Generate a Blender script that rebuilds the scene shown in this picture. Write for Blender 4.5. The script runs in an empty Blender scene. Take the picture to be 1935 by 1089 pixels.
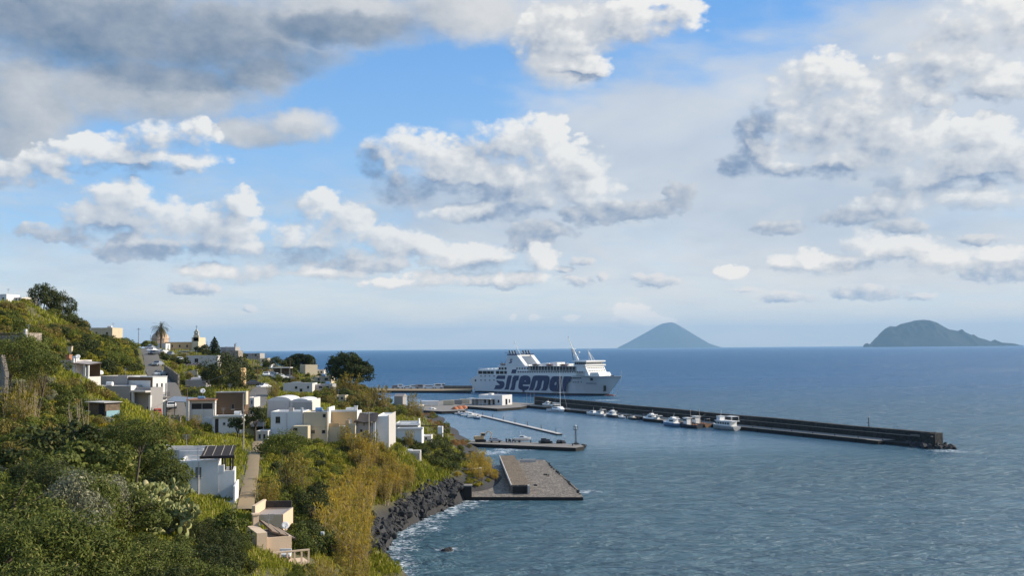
import bpy, bmesh, math, random
import numpy as np
from mathutils import Vector, Matrix, Euler, noise as mnoise

R = math.radians
SC = bpy.context.scene
COL = SC.collection
random.seed(7)

# ------------------------------------------------------------------ camera
CAMZ = 30.0
PITCH, ROLL, FPX = R(3.39), R(0.47), 1935.0
cam_d = bpy.data.cameras.new("camera")
cam_d.sensor_width = 36.0
cam_d.lens = 36.0
cam_d.clip_start = 0.5
cam_d.clip_end = 400000.0
cam = bpy.data.objects.new("camera", cam_d)
COL.objects.link(cam)
CM = Matrix.Rotation(R(90) + PITCH, 4, 'X') @ Matrix.Rotation(-ROLL, 4, 'Z')
cam.matrix_world = Matrix.Translation((0, 0, CAMZ)) @ CM
SC.camera = cam
CM3 = CM.to_3x3()

def ray(px, py):
    return (CM3 @ Vector(((px - 967.5) / FPX, (544.5 - py) / FPX, -1.0)))

def at(px, py, Y):
    """world point seen at photo pixel (px,py) at world depth Y"""
    d = ray(px, py)
    return Vector((0, 0, CAMZ)) + d * (Y / d.y)

def atz(px, py, z):
    """world point seen at photo pixel at height z"""
    d = ray(px, py)
    return Vector((0, 0, CAMZ)) + d * ((z - CAMZ) / d.z)

# ------------------------------------------------------------------ node helper
class S:
    """a socket with arithmetic"""
    def __init__(s, nt, out): s.nt, s.o = nt, out
    def _m(s, op, a=None, b=None, clamp=False):
        n = s.nt.nodes.new('ShaderNodeMath'); n.operation = op; n.use_clamp = clamp
        for i, v in enumerate((s, a, b)):
            if v is None: continue
            if isinstance(v, S): s.nt.links.new(v.o, n.inputs[i])
            else: n.inputs[i].default_value = v
        return S(s.nt, n.outputs[0])
    def __add__(s, b): return s._m('ADD', b)
    __radd__ = __add__
    def __mul__(s, b): return s._m('MULTIPLY', b)
    __rmul__ = __mul__
    def __sub__(s, b): return s._m('SUBTRACT', b)
    def __rsub__(s, b): return (s * -1.0) + b
    def __truediv__(s, b): return s._m('DIVIDE', b)
    def max(s, b): return s._m('MAXIMUM', b)
    def min(s, b): return s._m('MINIMUM', b)
    def pow(s, b): return s._m('POWER', b)
    def abs(s): return s._m('ABSOLUTE')
    def mad(s, a, b): return s._m('MULTIPLY_ADD', a, b)
    def clamp(s): return s._m('ADD', 0.0, clamp=True)
    def smooth(s, e0, e1):
        n = s.nt.nodes.new('ShaderNodeMapRange'); n.interpolation_type = 'SMOOTHSTEP'
        s.nt.links.new(s.o, n.inputs[0])
        n.inputs[1].default_value, n.inputs[2].default_value = e0, e1
        return S(s.nt, n.outputs[0])
    def lin(s, e0, e1, t0=0.0, t1=1.0):
        n = s.nt.nodes.new('ShaderNodeMapRange')
        s.nt.links.new(s.o, n.inputs[0])
        for i, v in zip((1, 2, 3, 4), (e0, e1, t0, t1)): n.inputs[i].default_value = v
        return S(s.nt, n.outputs[0])

def vec(nt, x, y, z=0.0):
    n = nt.nodes.new('ShaderNodeCombineXYZ')
    for i, v in enumerate((x, y, z)):
        if isinstance(v, S): nt.links.new(v.o, n.inputs[i])
        else: n.inputs[i].default_value = v
    return S(nt, n.outputs[0])

def vmath(nt, op, a, b=None, c=None, out=0):
    n = nt.nodes.new('ShaderNodeVectorMath'); n.operation = op
    for i, v in enumerate((a, b, c)):
        if v is None: continue
        if isinstance(v, S): nt.links.new(v.o, n.inputs[i])
        else: n.inputs[i].default_value = v
    return S(nt, n.outputs['Value' if op in ('DOT_PRODUCT', 'LENGTH') else 'Vector'])

def noise_tex(nt, v, scale=1.0, detail=2.0, rough=0.5, lac=2.0, dist=0.0, dim='3D', color=False):
    n = nt.nodes.new('ShaderNodeTexNoise'); n.noise_dimensions = dim
    if v is not None: nt.links.new(v.o, n.inputs['Vector'])
    n.inputs['Scale'].default_value = scale; n.inputs['Detail'].default_value = detail
    n.inputs['Roughness'].default_value = rough; n.inputs['Lacunarity'].default_value = lac
    n.inputs['Distortion'].default_value = dist
    return S(nt, n.outputs['Color' if color else 'Fac'])

def vor_tex(nt, v, scale=1.0, detail=0.0, rough=0.5, feature='F1', dim='3D', out='Distance', smooth=None):
    n = nt.nodes.new('ShaderNodeTexVoronoi'); n.voronoi_dimensions = dim; n.feature = feature
    if v is not None: nt.links.new(v.o, n.inputs['Vector'])
    n.inputs['Scale'].default_value = scale
    n.inputs['Detail'].default_value = detail; n.inputs['Roughness'].default_value = rough
    if smooth is not None: n.inputs['Smoothness'].default_value = smooth
    return S(nt, n.outputs[out])

def mixc(nt, fac, a, b):
    n = nt.nodes.new('ShaderNodeMix'); n.data_type = 'RGBA'
    for i, v in ((0, fac), (6, a), (7, b)):
        if isinstance(v, S): nt.links.new(v.o, n.inputs[i])
        elif i == 0: n.inputs[0].default_value = v
        else: n.inputs[i].default_value = (*v, 1.0)
    return S(nt, n.outputs[2])

def lin(*c):
    """sRGB 0-255 -> linear"""
    o = []
    for v in c:
        v /= 255.0
        o.append(v / 12.92 if v <= 0.04045 else ((v + 0.055) / 1.055) ** 2.4)
    return tuple(o)

# ------------------------------------------------------------------ world: nishita sky + procedural clouds
SUN_AZ, SUN_EL = R(80.0), R(29.0)      # to the right of the view
SKY_STRENGTH = 0.10
EXPOSURE = 0.35                         # the photograph is exposed for the shaded slope
world = bpy.data.worlds.new("World")
world.use_nodes = True
WT = world.node_tree; WT.nodes.clear()

def build_sky():
    nt = WT
    tc = nt.nodes.new('ShaderNodeTexCoord')
    sep = nt.nodes.new('ShaderNodeSeparateXYZ'); nt.links.new(tc.outputs['Generated'], sep.inputs[0])
    X, Y, Z = (S(nt, sep.outputs[i]) for i in range(3))
    sky = nt.nodes.new('ShaderNodeTexSky'); sky.sky_type = 'NISHITA'
    sky.sun_disc = False; sky.sun_elevation = SUN_EL; sky.sun_rotation = SUN_AZ
    sky.altitude = 30; sky.air_density = 1.1; sky.dust_density = 0.6; sky.ozone_density = 2.0
    skyc = vmath(nt, 'MULTIPLY', S(nt, sky.outputs[0]), (1.3, 1.75, 2.4))
    hyp = (X * X + Y * Y + 1e-6)._m('SQRT')
    U = X._m('ARCTAN2', Y) * FPX
    V = (Z / hyp) * FPX
    V = V.min(4000.0)
    def uv(px, py):
        d = ray(px, py)
        return math.atan2(d.x, d.y) * FPX, d.z / math.hypot(d.x, d.y) * FPX
    # perspective-like coordinates of a flat cloud deck: finer and flatter towards the horizon
    vs = V.max(0.0) + 260.0
    P = vec(nt, U, V, 0.0)
    squash = vec(nt, U, V * 1.35, 0.0)
    low = V.smooth(330.0, 120.0)
    # domain warp
    w1 = vmath(nt, 'SUBTRACT', noise_tex(nt, squash, 1 / 95.0, 3.0, 0.55, color=True), (0.5, 0.5, 0.5))
    w2 = vmath(nt, 'SUBTRACT', noise_tex(nt, squash, 1 / 26.0, 4.0, 0.6, color=True), (0.5, 0.5, 0.5))
    # amplitude falls towards the horizon
    amp = V.lin(0.0, 420.0, 0.22, 1.0)
    Pw = vmath(nt, 'MULTIPLY_ADD', w1, vmath(nt, 'MULTIPLY', vec(nt, amp, amp, 0.0), (70.0, 46.0, 0.0)), P)
    Pw = vmath(nt, 'MULTIPLY_ADD', w2, vmath(nt, 'MULTIPLY', vec(nt, amp, amp, 0.0), (32.0, 25.0, 0.0)), Pw)

    LX, LY = 0.80, 0.60                         # towards the sun across the sky chart
    def blobs(lst, p):
        acc = None
        for (px, py, rx, ry) in lst:
            u, v = uv(px, py)
            q = vmath(nt, 'MULTIPLY_ADD', p, (1 / rx, 1 / ry, 0), (-u / rx, -v / ry, 0))
            d2 = vmath(nt, 'DOT_PRODUCT', q, q)
            acc = d2 if acc is None else acc.min(d2)
        return (acc * -1.0 + 1.0).max(-1.5)
    def billow(p):
        a = vor_tex(nt, p, 1 / 46.0, 2.0, 0.55, 'SMOOTH_F1', '2D', smooth=0.35)
        return a * -1.0 + 0.5
    def fbm(p, sc, det=5.0, rg=0.6):
        return noise_tex(nt, p, sc, det, rg) - 0.5

    def shift(p, d):
        return vmath(nt, 'ADD', p, (LX * d, LY * d, 0.0))

    col = skyc
    # --- clear air: deep blue overhead, pale towards the horizon
    air = mixc(nt, V.lin(0.0, 260.0), lin(216, 217, 213), lin(154, 195, 231))
    air = mixc(nt, V.lin(200.0, 640.0), air, lin(102, 159, 218))
    col = mixc(nt, 0.8, col, scale_c(nt, air))
    # --- high thin veil, mostly to the right
    veil_l = [(1500, 330, 620, 270), (1850, 120, 330, 230), (1250, 300, 330, 190), (1700, 470, 520, 90), (1000, 390, 300, 130)]
    stre = fbm(vec(nt, U * 0.35 + V * 0.25, V, 3.0), 1 / 60.0, 5.0, 0.55)
    veil = (blobs(veil_l, Pw) * 0.9 + stre * 1.5).smooth(-0.35, 0.75) * 0.88
    vshade = (fbm(vec(nt, U * 0.5 - V * 0.35, V, 9.0), 1 / 170.0, 4.0, 0.5) * 2.2 + 0.5).clamp()
    vcol = mixc(nt, vshade, lin(188, 198, 212), lin(236, 235, 232))
    col = mixc(nt, veil, col, scale_c(nt, vcol))
    # --- low pale band of far cloud over the horizon
    band = fbm(vec(nt, U * 0.16, V * 1.0, 5.0), 1 / 22.0, 5.0, 0.55)
    bm_ = V.smooth(215.0, 60.0) * 0.55 + V.smooth(90.0, 0.0) * 0.30
    bandc = mixc(nt, (band * 2.6 + 0.5).clamp(), lin(186, 195, 203), lin(233, 226, 213))
    rightness = U.smooth(-700.0, 700.0)
    bandc = mixc(nt, rightness * 0.45, bandc, lin(221, 218, 212))
    col = mixc(nt, (bm_ + band * 0.5 * V.smooth(230.0, 120.0)).clamp(), col, scale_c(nt, bandc))
    wn = fbm(vec(nt, U * 0.30 + V * 0.12, V * 1.0, 17.0), 1 / 44.0, 6.0, 0.6)
    wm = (wn * 2.8 + 0.34).clamp() * V.smooth(60.0, 130.0) * V.smooth(420.0, 260.0)
    wc = mixc(nt, (fbm(vec(nt, U * 0.4, V, 23.0), 1 / 60.0, 4.0, 0.55) * 2.2 + 0.5).clamp(), lin(170, 186, 206), lin(226, 226, 224))
    col = mixc(nt, wm * 0.75, col, scale_c(nt, wc))
    # --- soft grey stratus at top left and the parts of the sky outside the picture
    strat_l = [(150, 40, 330, 120), (420, 70, 260, 90), (640, 30, 260, 70), (270, 165, 250, 75), (560, 235, 85, 36), (480, 130, 90, 60),
               (60, 190, 110, 110), (880, 20, 190, 72), (470, 250, 110, 30), (1090, 40, 190, 70), (1060, 120, 80, 55), (20, 270, 60, 50)]
    def strat_f(p, pw):
        return blobs(strat_l, pw) + fbm(p, 1 / 130.0, 6.0, 0.55) * 1.35
    far_m = (U.abs().smooth(1050.0, 1500.0)).max(V.smooth(720.0, 1100.0))
    rest = fbm(vec(nt, U * 0.6, V * 0.8, 31.0), 1 / 330.0, 5.0, 0.6) * 4.0 * far_m - (1.0 - far_m) * 2.0
    st = strat_f(squash, Pw).max(rest)
    st2 = strat_f(shift(squash, 60.0), shift(Pw, 60.0))
    sa = st.smooth(-0.25, 0.85) * 0.97
    core = blobs([(220, 62, 300, 74), (430, 104, 190, 44), (640, 52, 150, 32), (330, 140, 160, 36)], Pw).smooth(-0.7, 0.7)
    ssh = ((st - st2) * 0.22 + 0.62 - core * 0.42 + U.smooth(-420.0, 60.0) * 0.26 + fbm(squash, 1 / 120.0, 5.0, 0.55) * 0.55 + fbm(squash, 1 / 38.0, 5.0, 0.6) * 0.40).clamp()
    ssh = ssh.max(far_m * 0.75)
    scol = mixc(nt, ssh, lin(100, 124, 152), lin(222, 222, 222))
    col = mixc(nt, sa, col, scale_c(nt, scol))
    # --- grey shaded cumulus fragments
    grey_l = [(1200, 395, 120, 26), (1290, 372, 40, 36), (1030, 432, 85, 20), (1110, 405, 70, 30), (1105, 492, 34, 11), (1068, 507, 22, 8),
              (1088, 530, 34, 14), (1240, 532, 50, 15), (1205, 524, 22, 10), (1470, 432, 52, 18), (1610, 412, 70, 22), (1905, 512, 90, 24), (1640, 552, 75, 18),
              (1480, 562, 70, 12), (1410, 547, 36, 8), (95, 442, 75, 20), (1000, 455, 60, 30), (230, 470, 60, 30), (470, 582, 16, 10), (1735, 560, 40, 10),
              (1140, 520, 16, 10), (1850, 450, 50, 12), (360, 545, 60, 16), (690, 500, 120, 18), (950, 530, 90, 18), (1690, 430, 60, 20)]
    def grey_f(p, pw): return blobs(grey_l, pw) + billow(p) * 0.8 + (fbm(p, 1 / 38.0, 5.0, 0.62) * (1.0 - low) + fbm(p, 1 / 16.0, 5.0, 0.62) * low) * 1.6
    g1 = grey_f(squash, Pw); g2 = grey_f(shift(squash, 16.0), shift(Pw, 16.0))
    ga = g1.smooth(-0.15, 0.50) * 0.93
    gsh = ((g1 - g2) * 0.55 + 0.36).clamp()
    gcol = mixc(nt, gsh, lin(136, 154, 180), lin(226, 224, 222))
    col = mixc(nt, ga, col, scale_c(nt, gcol))
    # --- bright cumulus
    cum_l = [
        # big tower at right
        (1545, 150, 90, 58), (1490, 175, 50, 50), (1640, 195, 110, 75), (1550, 240, 130, 72), (1730, 170, 56, 48), (1772, 184, 36, 24), (1440, 292, 66, 34), (1690, 260, 110, 64),
        (1428, 250, 40, 64), (1386, 312, 34, 28), (1500, 318, 110, 22), (1610, 300, 110, 40),
        # right of it
        (1862, 252, 74, 44), (1820, 305, 120, 56), (1930, 300, 80, 70), (1750, 335, 110, 46), (1690, 385, 90, 30), (1860, 370, 110, 26),
        # middle
        (770, 285, 80, 52), (720, 300, 50, 52), (850, 315, 130, 62), (960, 275, 100, 54), (1028, 262, 60, 48), (770, 355, 84, 48), (1080, 320, 90, 56), (985, 350, 150, 62), (1110, 355, 70, 44), (900, 400, 130, 26),
        # left
        (235, 378, 76, 48), (195, 410, 74, 48), (330, 425, 130, 52), (462, 386, 40, 34), (420, 430, 92, 50), (290, 462, 150, 34), (450, 468, 70, 26), (150, 440, 60, 26),
        # centre left
        (608, 385, 46, 38), (655, 418, 62, 46), (590, 455, 104, 46), (740, 455, 100, 42), (805, 465, 56, 32), (560, 488, 110, 24), (690, 485, 120, 28),
        # low
        (890, 490, 100, 36), (1022, 488, 40, 34), (850, 525, 120, 20), (430, 515, 100, 22), (960, 525, 100, 20), (620, 515, 110, 15), (500, 505, 70, 22), (740, 535, 90, 14),
        # upper left
        (300, 262, 60, 38), (372, 255, 52, 36), (200, 290, 96, 38), (95, 308, 72, 36), (25, 328, 60, 32), (280, 302, 140, 26),
        # top centre and corner
        (1060, 66, 120, 66), (1200, 36, 130, 50), (1292, 24, 50, 38), (1090, 125, 80, 34), (1890, 40, 150, 70), (1800, 110, 130, 50), (1900, 150, 120, 40),
        # low right
        (1530, 490, 30, 28), (1490, 497, 48, 22), (1640, 455, 48, 28), (1700, 470, 90, 28), (1790, 490, 84, 26), (1590, 500, 80, 22), (1380, 512, 36, 16), (1880, 480, 60, 18),
        # small ones over the islands
        (1190, 596, 44, 26), (1220, 602, 34, 14), (1160, 606, 24, 10), (1250, 607, 30, 8), (1080, 601, 18, 8), (1010, 600, 12, 8), (970, 600, 9, 7)]
    def cum_f(p, pw): return blobs(cum_l, pw) * 1.0 + billow(p) * 0.70 + (fbm(p, 1 / 42.0, 6.0, 0.62) * (1.0 - low) + fbm(p, 1 / 17.0, 6.0, 0.62) * low) * 1.45
    D = 20.0
    c1 = cum_f(squash, Pw); c2 = cum_f(shift(squash, D), shift(Pw, D))
    bb = blobs(cum_l, Pw)
    big = bb - blobs(cum_l, shift(Pw, 42.0))
    mid = fbm(squash, 1 / 90.0, 3.0, 0.5)
    shade_l = [(1425, 255, 42, 66), (1388, 316, 40, 28), (1500, 326, 110, 15), (760, 358, 76, 34), (95, 446, 76, 22), (575, 484, 110, 20), (330, 482, 150, 22), (860, 366, 110, 22), (930, 508, 80, 16), (1480, 512, 60, 12),
               (700, 315, 30, 40), (205, 440, 50, 20), (1600, 345, 90, 14), (1840, 350, 80, 16), (1090, 150, 60, 14), (250, 322, 110, 14), (1640, 500, 90, 10), (980, 410, 90, 18)]
    shd = (blobs(shade_l, Pw) + fbm(squash, 1 / 50.0, 5.0, 0.6) * 1.6).smooth(-0.6, 0.9)
    csh = ((c1 - c2) * 0.34 + big * 0.36 + mid * 0.75 + 0.58 - shd * 0.46 - bb.smooth(0.3, 1.0) * 0.10).clamp()
    soft = noise_tex(nt, squash, 1 / 150.0, 2.0, 0.5).lin(0.35, 0.65, 0.30, 1.0) + (1.0 - csh) * 0.7
    ca = ((c1 + 0.25) / soft).smooth(0.0, 1.0)
    ccol = mixc(nt, csh.smooth(0.0, 0.55), lin(118, 141, 174), lin(208, 211, 216))
    ccol = mixc(nt, csh.smooth(0.45, 0.95), ccol, lin(246, 244, 240))
    warm = V.smooth(260.0, 40.0)
    ccol = mixc(nt, warm * 0.35, ccol, lin(228, 220, 206))
    col = mixc(nt, ca * 0.97, col, scale_c(nt, ccol))
    # aerial fade of everything near the horizon
    col = mixc(nt, V.smooth(100.0, -10.0) * 0.38, col, scale_c(nt, mixc(nt, rightness, lin(198, 203, 206), lin(216, 215, 210))))
    # the lowest clouds stand beyond the sea haze: brighter and creamier than they look through it
    lift = V.smooth(250.0, 25.0)
    tint = vec(nt, lift * 0.56 + 1.0, lift * 0.38 + 1.0, lift * 0.19 + 1.0)
    col = vmath(nt, 'MULTIPLY', col, tint)
    # below the horizon: sea-blue bounce
    col = mixc(nt, V.smooth(-2.0, -12.0), col, scale_c(nt, lin_s(nt, lin(70, 105, 140))))
    bg = nt.nodes.new('ShaderNodeBackground'); bg.inputs['Strength'].default_value = SKY_STRENGTH
    nt.links.new(col.o, bg.inputs['Color'])
    out = nt.nodes.new('ShaderNodeOutputWorld')
    nt.links.new(bg.outputs[0], out.inputs[0])

def lin_s(nt, c):
    n = nt.nodes.new('ShaderNodeRGB'); n.outputs[0].default_value = (*c, 1.0)
    return S(nt, n.outputs[0])

def scale_c(nt, c):
    n = nt.nodes.new('ShaderNodeVectorMath'); n.operation = 'SCALE'
    nt.links.new(c.o, n.inputs[0]); n.inputs['Scale'].default_value = 1.0 / SKY_STRENGTH / 2 ** EXPOSURE
    return S(nt, n.outputs[0])

build_sky()
SC.world = world
world.cycles.sampling_method = 'MANUAL'
world.cycles.sample_map_resolution = 1024

sun_d = bpy.data.lights.new("sun", 'SUN'); sun_d.energy = 4.9; sun_d.angle = R(0.5); sun_d.color = (1.0, 0.885, 0.72)
sun = bpy.data.objects.new("sun", sun_d); COL.objects.link(sun)
SUN_DIR = Vector((math.sin(SUN_AZ) * math.cos(SUN_EL), math.cos(SUN_AZ) * math.cos(SUN_EL), math.sin(SUN_EL)))
sun.rotation_euler = (-SUN_DIR).to_track_quat('-Z', 'Y').to_euler()

vs_ = SC.view_settings
vs_.view_transform = 'Standard'; vs_.look = 'None'; vs_.exposure = EXPOSURE; vs_.gamma = 1.0; vs_.use_curve_mapping = False
SC.render.engine = 'CYCLES'
cy = SC.cycles
cy.use_denoising = True
cy.max_bounces = 5; cy.diffuse_bounces = 2; cy.glossy_bounces = 2; cy.transmission_bounces = 2; cy.transparent_max_bounces = 8; cy.volume_bounces = 0
cy.caustics_reflective = False; cy.caustics_refractive = False
cy.sample_clamp_indirect = 4.0; cy.sample_clamp_direct = 2.0
cy.use_adaptive_sampling = False

# ------------------------------------------------------------------ materials
def new_mat(name):
    m = bpy.data.materials.new(name); m.use_nodes = True
    nt = m.node_tree; nt.nodes.clear()
    out = nt.nodes.new('ShaderNodeOutputMaterial')
    b = nt.nodes.new('ShaderNodeBsdfPrincipled')
    nt.links.new(b.outputs[0], out.inputs[0])
    return m, nt, b, out

def put(nt, node, inp, v):
    if isinstance(v, S): nt.links.new(v.o, node.inputs[inp])
    elif isinstance(v, tuple): node.inputs[inp].default_value = (*v, 1.0) if len(v) == 3 else v
    else: node.inputs[inp].default_value = v

def obj_co(nt, kind='Object'):
    return S(nt, nt.nodes.new('ShaderNodeTexCoord').outputs[kind])
def geo(nt, what):
    return S(nt, nt.nodes.new('ShaderNodeNewGeometry').outputs[what])
def bump(nt, b, h, strength=0.3, dist=0.1):
    n = nt.nodes.new('ShaderNodeBump'); n.inputs['Strength'].default_value = strength; n.inputs['Distance'].default_value = dist
    nt.links.new(h.o, n.inputs['Height']); nt.links.new(n.outputs[0], b.inputs['Normal'])
    return n

def plaster(name, c, dirt=(0.30, 0.26, 0.20), amount=0.45, rough=0.9, scale=1.0, bstr=0.25):
    """lime plaster or concrete with rain streaks, blotches and grain"""
    m, nt, b, _ = new_mat(name)
    p = geo(nt, 'Position')
    n1 = noise_tex(nt, p, 0.45 * scale, 5, 0.6)
    st = noise_tex(nt, vmath(nt, 'MULTIPLY', p, (2.2, 2.2, 0.22)), 1.0 * scale, 4, 0.6)
    n3 = noise_tex(nt, p, 9.0, 3, 0.6)
    f = (n1.smooth(0.48, 0.75) * 0.6 + st.smooth(0.52, 0.8) * 0.7) * amount
    c1 = mixc(nt, f.clamp(), c, tuple(c[i] * 0.45 + dirt[i] * 0.35 for i in range(3)))
    c2 = mixc(nt, n3.lin(0.3, 0.7), tuple(v * 0.93 for v in c), tuple(min(1, v * 1.04) for v in c))
    mul = nt.nodes.new('ShaderNodeMix'); mul.data_type = 'RGBA'; mul.inputs[0].default_value = 0.5
    nt.links.new(c1.o, mul.inputs[6]); nt.links.new(mixc(nt, f.clamp(), c2, c1).o, mul.inputs[7])
    nt.links.new(mul.outputs[2], b.inputs['Base Color'])
    b.inputs['Roughness'].default_value = rough; b.inputs['Specular IOR Level'].default_value = 0.2
    bump(nt, b, n3, bstr, 0.03)
    return m

def plain(name, c, rough=0.5, metal=0.0, spec=0.5, var=0.12, scale=3.0):
    m, nt, b, _ = new_mat(name)
    n = noise_tex(nt, geo(nt, 'Position'), scale, 3, 0.6)
    put(nt, b, 'Base Color', mixc(nt, n.lin(0.3, 0.7), tuple(v * (1 - var) for v in c), tuple(min(1, v * (1 + var)) for v in c)))
    b.inputs['Roughness'].default_value = rough; b.inputs['Metallic'].default_value = metal
    b.inputs['Specular IOR Level'].default_value = spec
    return m

def stone(name, c1, c2, scale=1.6, bstr=0.7, mortar=None):
    m, nt, b, _ = new_mat(name)
    p = geo(nt, 'Position')
    cell = vor_tex(nt, p, scale, 0, 0.5, 'F1', '3D', 'Color')
    sep = nt.nodes.new('ShaderNodeSeparateColor'); nt.links.new(cell.o, sep.inputs[0])
    r = S(nt, sep.outputs[0])
    edge = vor_tex(nt, p, scale, 0, 0.5, 'DISTANCE_TO_EDGE')
    n = noise_tex(nt, p, scale * 4, 5, 0.65)
    col = mixc(nt, (r * 0.7 + n * 0.6 - 0.15).clamp(), c1, c2)
    e = edge.smooth(0.0, 0.10)
    col = mixc(nt, e, mortar or tuple(v * 0.45 for v in c1), col)
    put(nt, b, 'Base Color', col); b.inputs['Roughness'].default_value = 0.9
    bump(nt, b, e * 0.7 + n * 0.5, bstr, 0.08)
    return m

def leaf_mat(name, ca, cb, cc=None, trans=0.25, patch=0.35):
    """leaves: colour differs leaf by leaf, plant by plant and in patches over the ground"""
    m, nt, b, out = new_mat(name)
    rnd = geo(nt, 'Random Per Island')
    oi = nt.nodes.new('ShaderNodeObjectInfo'); orn = S(nt, oi.outputs['Random'])
    n = noise_tex(nt, geo(nt, 'Position'), patch, 2, 0.5)
    f = (rnd * 0.55 + (n - 0.5) * 1.3 + orn * 0.35 + 0.05).clamp()
    col = mixc(nt, f, ca, cb)
    if cc: col = mixc(nt, rnd.smooth(0.90, 0.97), col, cc)
    put(nt, b, 'Base Color', col)
    b.inputs['Roughness'].default_value = 0.6; b.inputs['Specular IOR Level'].default_value = 0.12
    tr = nt.nodes.new('ShaderNodeBsdfTranslucent'); nt.links.new(col.o, tr.inputs['Color'])
    mx = nt.nodes.new('ShaderNodeMixShader'); mx.inputs[0].default_value = trans
    nt.links.new(b.outputs[0], mx.inputs[1]); nt.links.new(tr.outputs[0], mx.inputs[2])
    nt.links.new(mx.outputs[0], out.inputs[0])
    return m

M = {}
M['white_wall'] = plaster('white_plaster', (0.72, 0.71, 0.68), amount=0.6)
M['old_white'] = plaster('weathered_white_plaster', (0.62, 0.58, 0.53), amount=0.75)
M['cream_wall'] = plaster('cream_plaster', (0.62, 0.52, 0.36), amount=0.6)
M['tan_wall'] = plaster('tan_plaster', (0.56, 0.47, 0.32), amount=0.55)
M['ochre_wall'] = plaster('ochre_plaster', (0.62, 0.42, 0.22), amount=0.5)
M['pink_wall'] = plaster('pale_pink_plaster', (0.68, 0.51, 0.35), amount=0.45)
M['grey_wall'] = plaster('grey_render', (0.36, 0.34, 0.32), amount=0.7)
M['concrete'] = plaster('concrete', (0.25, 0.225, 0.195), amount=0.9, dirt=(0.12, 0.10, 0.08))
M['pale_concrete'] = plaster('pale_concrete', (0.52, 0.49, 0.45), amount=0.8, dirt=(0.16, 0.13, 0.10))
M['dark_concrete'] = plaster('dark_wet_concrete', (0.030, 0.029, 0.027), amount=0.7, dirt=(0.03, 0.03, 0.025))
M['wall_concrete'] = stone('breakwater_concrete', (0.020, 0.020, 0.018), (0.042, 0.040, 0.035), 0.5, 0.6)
M['brown_wall'] = plaster('bare_brown_render', (0.13, 0.085, 0.05), amount=0.8, dirt=(0.05, 0.04, 0.03), bstr=0.6)
M['stone_wall'] = stone('dry_stone_wall', (0.10, 0.085, 0.07), (0.26, 0.22, 0.17), 2.2)
M['pale_stone'] = stone('pale_rubble_stone', (0.22, 0.18, 0.14), (0.40, 0.34, 0.27), 1.6)
M['worn_paving'] = stone('worn_stone_paving', (0.12, 0.098, 0.075), (0.30, 0.25, 0.19), 1.1, 0.9)
M['rubble_top'] = stone('brown_rubble_top', (0.11, 0.078, 0.045), (0.27, 0.20, 0.125), 1.9, 0.9)
M['roof_white'] = plaster('limewashed_roof', (0.72, 0.69, 0.64), amount=0.6)
M['roof_grey'] = plaster('grey_roof_screed', (0.34, 0.30, 0.27), amount=0.9)
M['roof_tile'] = plaster('brown_roof_tile', (0.24, 0.18, 0.13), amount=0.9)
M['terracotta'] = plaster('terracotta', (0.42, 0.20, 0.11), amount=0.6)
M['dome_plaster'] = plaster('dome_plaster', (0.50, 0.37, 0.27), amount=0.6)
M['rock'] = stone('basalt', (0.011, 0.011, 0.012), (0.054, 0.052, 0.050), 0.6, 0.9, mortar=(0.03, 0.03, 0.032))
M['asphalt'] = plaster('asphalt', (0.17, 0.155, 0.135), amount=0.7, dirt=(0.05, 0.045, 0.04))
M['path'] = plaster('sandy_path', (0.29, 0.215, 0.125), amount=0.9, dirt=(0.20, 0.14, 0.08), bstr=0.5)
M['wood'] = plain('weathered_wood', (0.16, 0.11, 0.07), 0.8, var=0.3)
M['pale_wood'] = plain('pale_timber_pole', (0.42, 0.36, 0.28), 0.8, var=0.25)
M['dark_wood'] = plain('dark_timber', (0.04, 0.03, 0.024), 0.8, var=0.3)
M['bark'] = plain('bark', (0.10, 0.075, 0.05), 0.95, var=0.4, scale=6)
M['twig'] = plain('pale_bare_twigs', (0.34, 0.27, 0.18), 0.95, var=0.3, scale=6)
M['glass'] = plain('dark_window_glass', (0.02, 0.024, 0.03), 0.08, spec=0.6)
M['opening'] = plain('dim_interior', (0.025, 0.022, 0.02), 0.9)
M['frame'] = plain('grey_window_frame', (0.13, 0.125, 0.12), 0.6)
M['pane_pale'] = plain('curtained_glass', (0.32, 0.32, 0.31), 0.25)
M['red_frame'] = plain('red_painted_wood', (0.42, 0.06, 0.035), 0.5)
M['blue_frame'] = plain('pale_blue_painted_wood', (0.25, 0.42, 0.46), 0.6)
M['metal'] = plain('galvanised_steel', (0.35, 0.36, 0.37), 0.45, metal=0.6)
M['dark_metal'] = plain('dark_iron', (0.045, 0.045, 0.05), 0.5, metal=0.3)
M['dish'] = plain('white_dish_paint', (0.72, 0.71, 0.68), 0.45)
M['ship_white'] = plaster('ship_white_paint', (0.64, 0.645, 0.635), amount=0.3, rough=0.4, scale=0.12, bstr=0.02, dirt=(0.35, 0.25, 0.18))
M['ship_top'] = plaster('ship_superstructure_paint', (0.74, 0.73, 0.69), amount=0.3, rough=0.45, scale=0.3, bstr=0.02, dirt=(0.35, 0.25, 0.16))
M['ship_navy'] = plain('navy_ship_paint', (0.012, 0.028, 0.085), 0.4, var=0.1)
M['ship_boot'] = plain('dark_boot_topping', (0.012, 0.014, 0.022), 0.45)
M['rust'] = plain('anti_fouling_red', (0.30, 0.10, 0.06), 0.7, var=0.3)
M['deck_green'] = plain('ship_deck', (0.16, 0.15, 0.13), 0.8, var=0.3)
M['orange'] = plain('lifeboat_orange', (0.60, 0.17, 0.05), 0.5)
M['grey_hull'] = plain('grey_boat_paint', (0.40, 0.40, 0.39), 0.4)
M['hull_white'] = plain('white_gelcoat', (0.78, 0.77, 0.74), 0.25, var=0.04)
M['hull_blue'] = plain('blue_boat_paint', (0.16, 0.26, 0.40), 0.4)
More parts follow.
